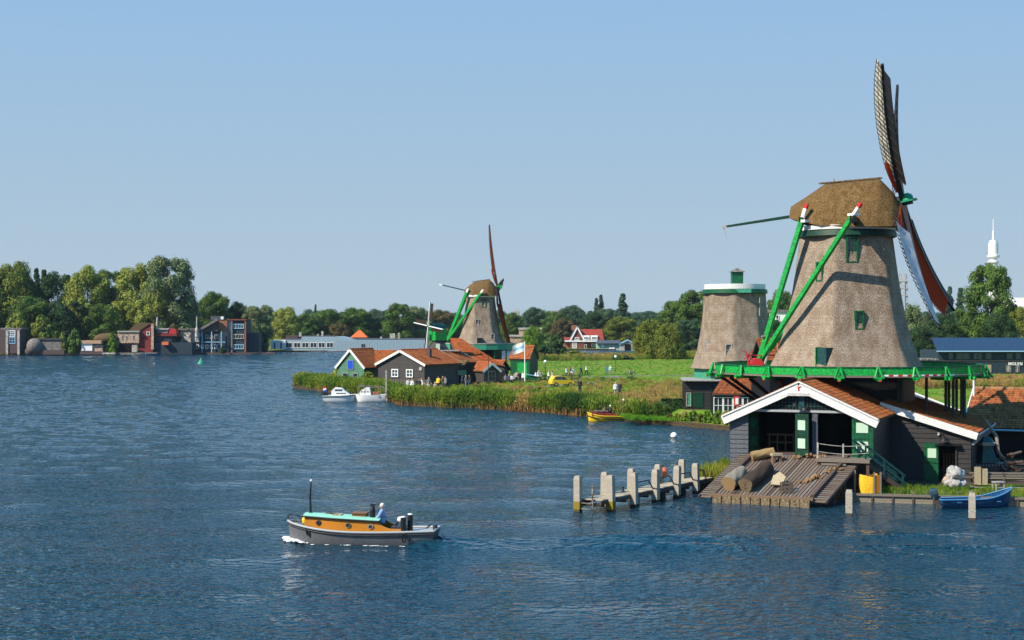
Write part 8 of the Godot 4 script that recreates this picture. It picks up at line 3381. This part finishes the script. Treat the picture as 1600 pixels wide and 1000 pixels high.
func make_people() -> void:
	var white := Color(0.75, 0.74, 0.72)
	var dark := Color(0.03, 0.03, 0.035)
	var navy := Color(0.03, 0.04, 0.09)
	var grey := Color(0.2, 0.2, 0.21)
	var brown := Color(0.25, 0.14, 0.08)
	var jeans := Color(0.06, 0.09, 0.16)
	var sand := Color(0.5, 0.38, 0.27)
	var hd := Color(0.04, 0.028, 0.02)
	var hl := Color(0.4, 0.28, 0.14)
	var hg := Color(0.6, 0.58, 0.55)
	var L := [
		[638, 201, 30, "stand", white, sand, hd, "person all in white, first from the left by the slat fence"],
		[644, 200, -40, "stand", white, white, hl, "person all in white, second from the left by the slat fence"],
		[650, 202, 80, "walk", dark, dark, hd, "person in black behind the two in white by the slat fence"],
		[655, 201, 10, "stand", dark, grey, hd, "person in black with grey trousers, middle of the group by the fence"],
		[659, 202, -70, "walk", white, white, hl, "slim person in white right of the black dressed ones by the fence"],
		[664, 199, 0, "sit", brown, dark, hd, "seated person in brown right of the standing group by the fence"],
		[669, 200, 30, "sit", white, navy, hl, "seated person in white under the grey house's eave"],
		[674, 199, -20, "sit", dark, dark, hd, "seated person in black, third of the sitters by the grey house"],
		[680, 200, 15, "sit", sand, dark, hg, "seated person in beige, fourth of the sitters by the grey house"],
		[670, 206, 20, "stand", grey, jeans, hl, "person in grey standing at the grey house's corner"],
		[685, 209, -10, "lift", Color(0.85, 0.6, 0.02), dark, hd, "person in a bright yellow jacket under the grey house's eave"],
		[692, 210, 60, "stand", brown, jeans, hl, "person in brown right of the yellow jacket"],
		[696, 209, -60, "stand", grey, dark, hd, "person in grey beside the brown dressed one under the eave"],
		[722, 215, 90, "walk", navy, dark, hd, "dark dressed walker, left of three before the black barn"],
		[728, 214, 70, "stand", grey, grey, hl, "grey dressed walker, middle of three before the black barn"],
		[734, 216, -80, "walk", dark, jeans, hd, "dark dressed walker, right of three before the black barn"],
		[790, 229, 20, "sit", grey, navy, hd, "seated person in grey, leftmost on the bench before the green shed"],
		[795, 229, -20, "sit", navy, navy, hg, "seated person in navy, second on the bench before the green shed"],
		[799, 229, 10, "sit", white, navy, hd, "seated person in white, third on the bench before the green shed"],
		[803, 229, -30, "sit", grey, dark, hl, "seated person in grey, fourth on the bench before the green shed"],
		[807, 231, 0, "stand", sand, dark, hd, "person in beige standing behind the bench before the green shed"],
		[812, 230, 40, "stand", dark, dark, hd, "person in black at the bench's right end"],
		[817, 229, -60, "stand", white, navy, hl, "person in white at the foot of the flagpole"],
		[837, 232, 90, "walk", white, white, hd, "walker in white right of the pale canopy"],
		[841, 234, 60, "walk", white, dark, hg, "walker in white top and black trousers left of the globe lamp"],
		[845, 233, -70, "walk", grey, dark, hd, "walker in grey just left of the globe lamp"],
		[857, 235, 80, "walk", white, grey, hl, "walker in white top right of the globe lamp"],
		[863, 234, -90, "walk", sand, dark, hd, "walker in beige leaning forward right of the globe lamp"],
		[885, 252, 60, "walk", white, jeans, hd, "walker in white, left of the group above the yellow car"],
		[891, 251, 30, "walk", brown, dark, hd, "walker in brown in the middle of the group above the yellow car"],
		[895, 250, -40, "walk", white, Color(0.4, 0.1, 0.2), hl, "walker in white and red in the group above the yellow car"],
		[908, 262, 90, "walk", grey, dark, hd, "walker in grey right of the group above the yellow car"],
		[916, 264, 70, "walk", white, dark, hd, "walker in white before the olive bush"],
		[948, 262, 20, "walk", white, white, hd, "walker all in white on the path, left of two"],
		[954, 264, -10, "walk", Color(0.4, 0.65, 0.6), grey, hl, "walker in pale green on the path, right of two"],
		[984, 258, 90, "sit", grey, dark, hd, "cyclist in grey riding along the far path"],
		[906, 192, 0, "stand", dark, dark, hd, "person in black standing among the reeds below the timber posts"],
		[962, 182, 20, "stand", white, sand, hl, "person in white among the reeds, left of a pair"],
		[968, 183, -20, "stand", dark, dark, hd, "person in black among the reeds, right of a pair"],
		[974, 156, 100, "walk", dark, grey, white, "person with white hat bending at the landing above the yellow launch"],
	]
	var group := ""
	for q in L:
		var lift := 0.85
		if q[1] < 160:
			lift = 0.45
		elif q[1] < 195:
			lift = 1.15
		if q[3] == "sit":
			lift += 0.05
		person(stand(q[0], q[1], lift), q[2], q[3], q[4], q[5], q[6], q[7], group, 0.98)
	# sitters' benches and the bicycle
	for q in [[797, 228.6, 3.0, "long bench under the sitters before the green shed"], [672, 199.0, 2.4, "long bench under the sitters by the grey house"]]:
		var b := thing("garden_bench", q[3], "bench", stand(q[0], q[1], 0.88))
		var s := Shape.new()
		s.box(Vector3(0, 0.38, -0.1), Vector3(q[2], 0.06, 0.4))
		part(b, "seat", s, M["plank_dark"])
		for e in [-0.45, 0.45]:
			s = Shape.new()
			s.box(Vector3(q[2] * e, 0.18, -0.1), Vector3(0.08, 0.36, 0.36))
			part(b, "leg", s, M["plank_dark"])
	var bike := thing("bicycle", "bicycle under the grey cyclist on the far path", "bicycle", stand(984, 258, 0.98), 0.0)
	for x in [-0.5, 0.5]:
		var s := Shape.new()
		var pts := []
		for i in 17:
			var t := TAU * i / 16.0
			pts.append(Vector3(x + cos(t) * 0.33, 0.34 + sin(t) * 0.33, 0))
		s.tube(pts, [0.025], 5, false)
		part(bike, "wheel", s, M["black"])
	var s2 := Shape.new()
	s2.tube([Vector3(-0.5, 0.34, 0), Vector3(-0.2, 0.5, 0), Vector3(0.3, 0.85, 0), Vector3(0.5, 0.34, 0)], [0.025], 5)
	s2.tube([Vector3(-0.2, 0.5, 0), Vector3(0.05, 0.35, 0), Vector3(0.3, 0.85, 0), Vector3(0.35, 1.0, 0.2)], [0.025], 5)
	part(bike, "bicycle_frame", s2, M["iron"])
	# people in the launch
	var o := on(948, 658) + Vector3(0.0, 0.3, -0.6)
	person(o + Vector3(-0.2, 0, 0.1), 80, "sit", brown, dark, hd, "person in brown seated in the yellow launch, left of two", "", 0.95)
	person(o + Vector3(0.4, 0.05, -0.1), -70, "sit", dark, dark, white, "person with white cap seated in the yellow launch", "", 0.95)
	# lifting mast with a wind pennant behind the launch
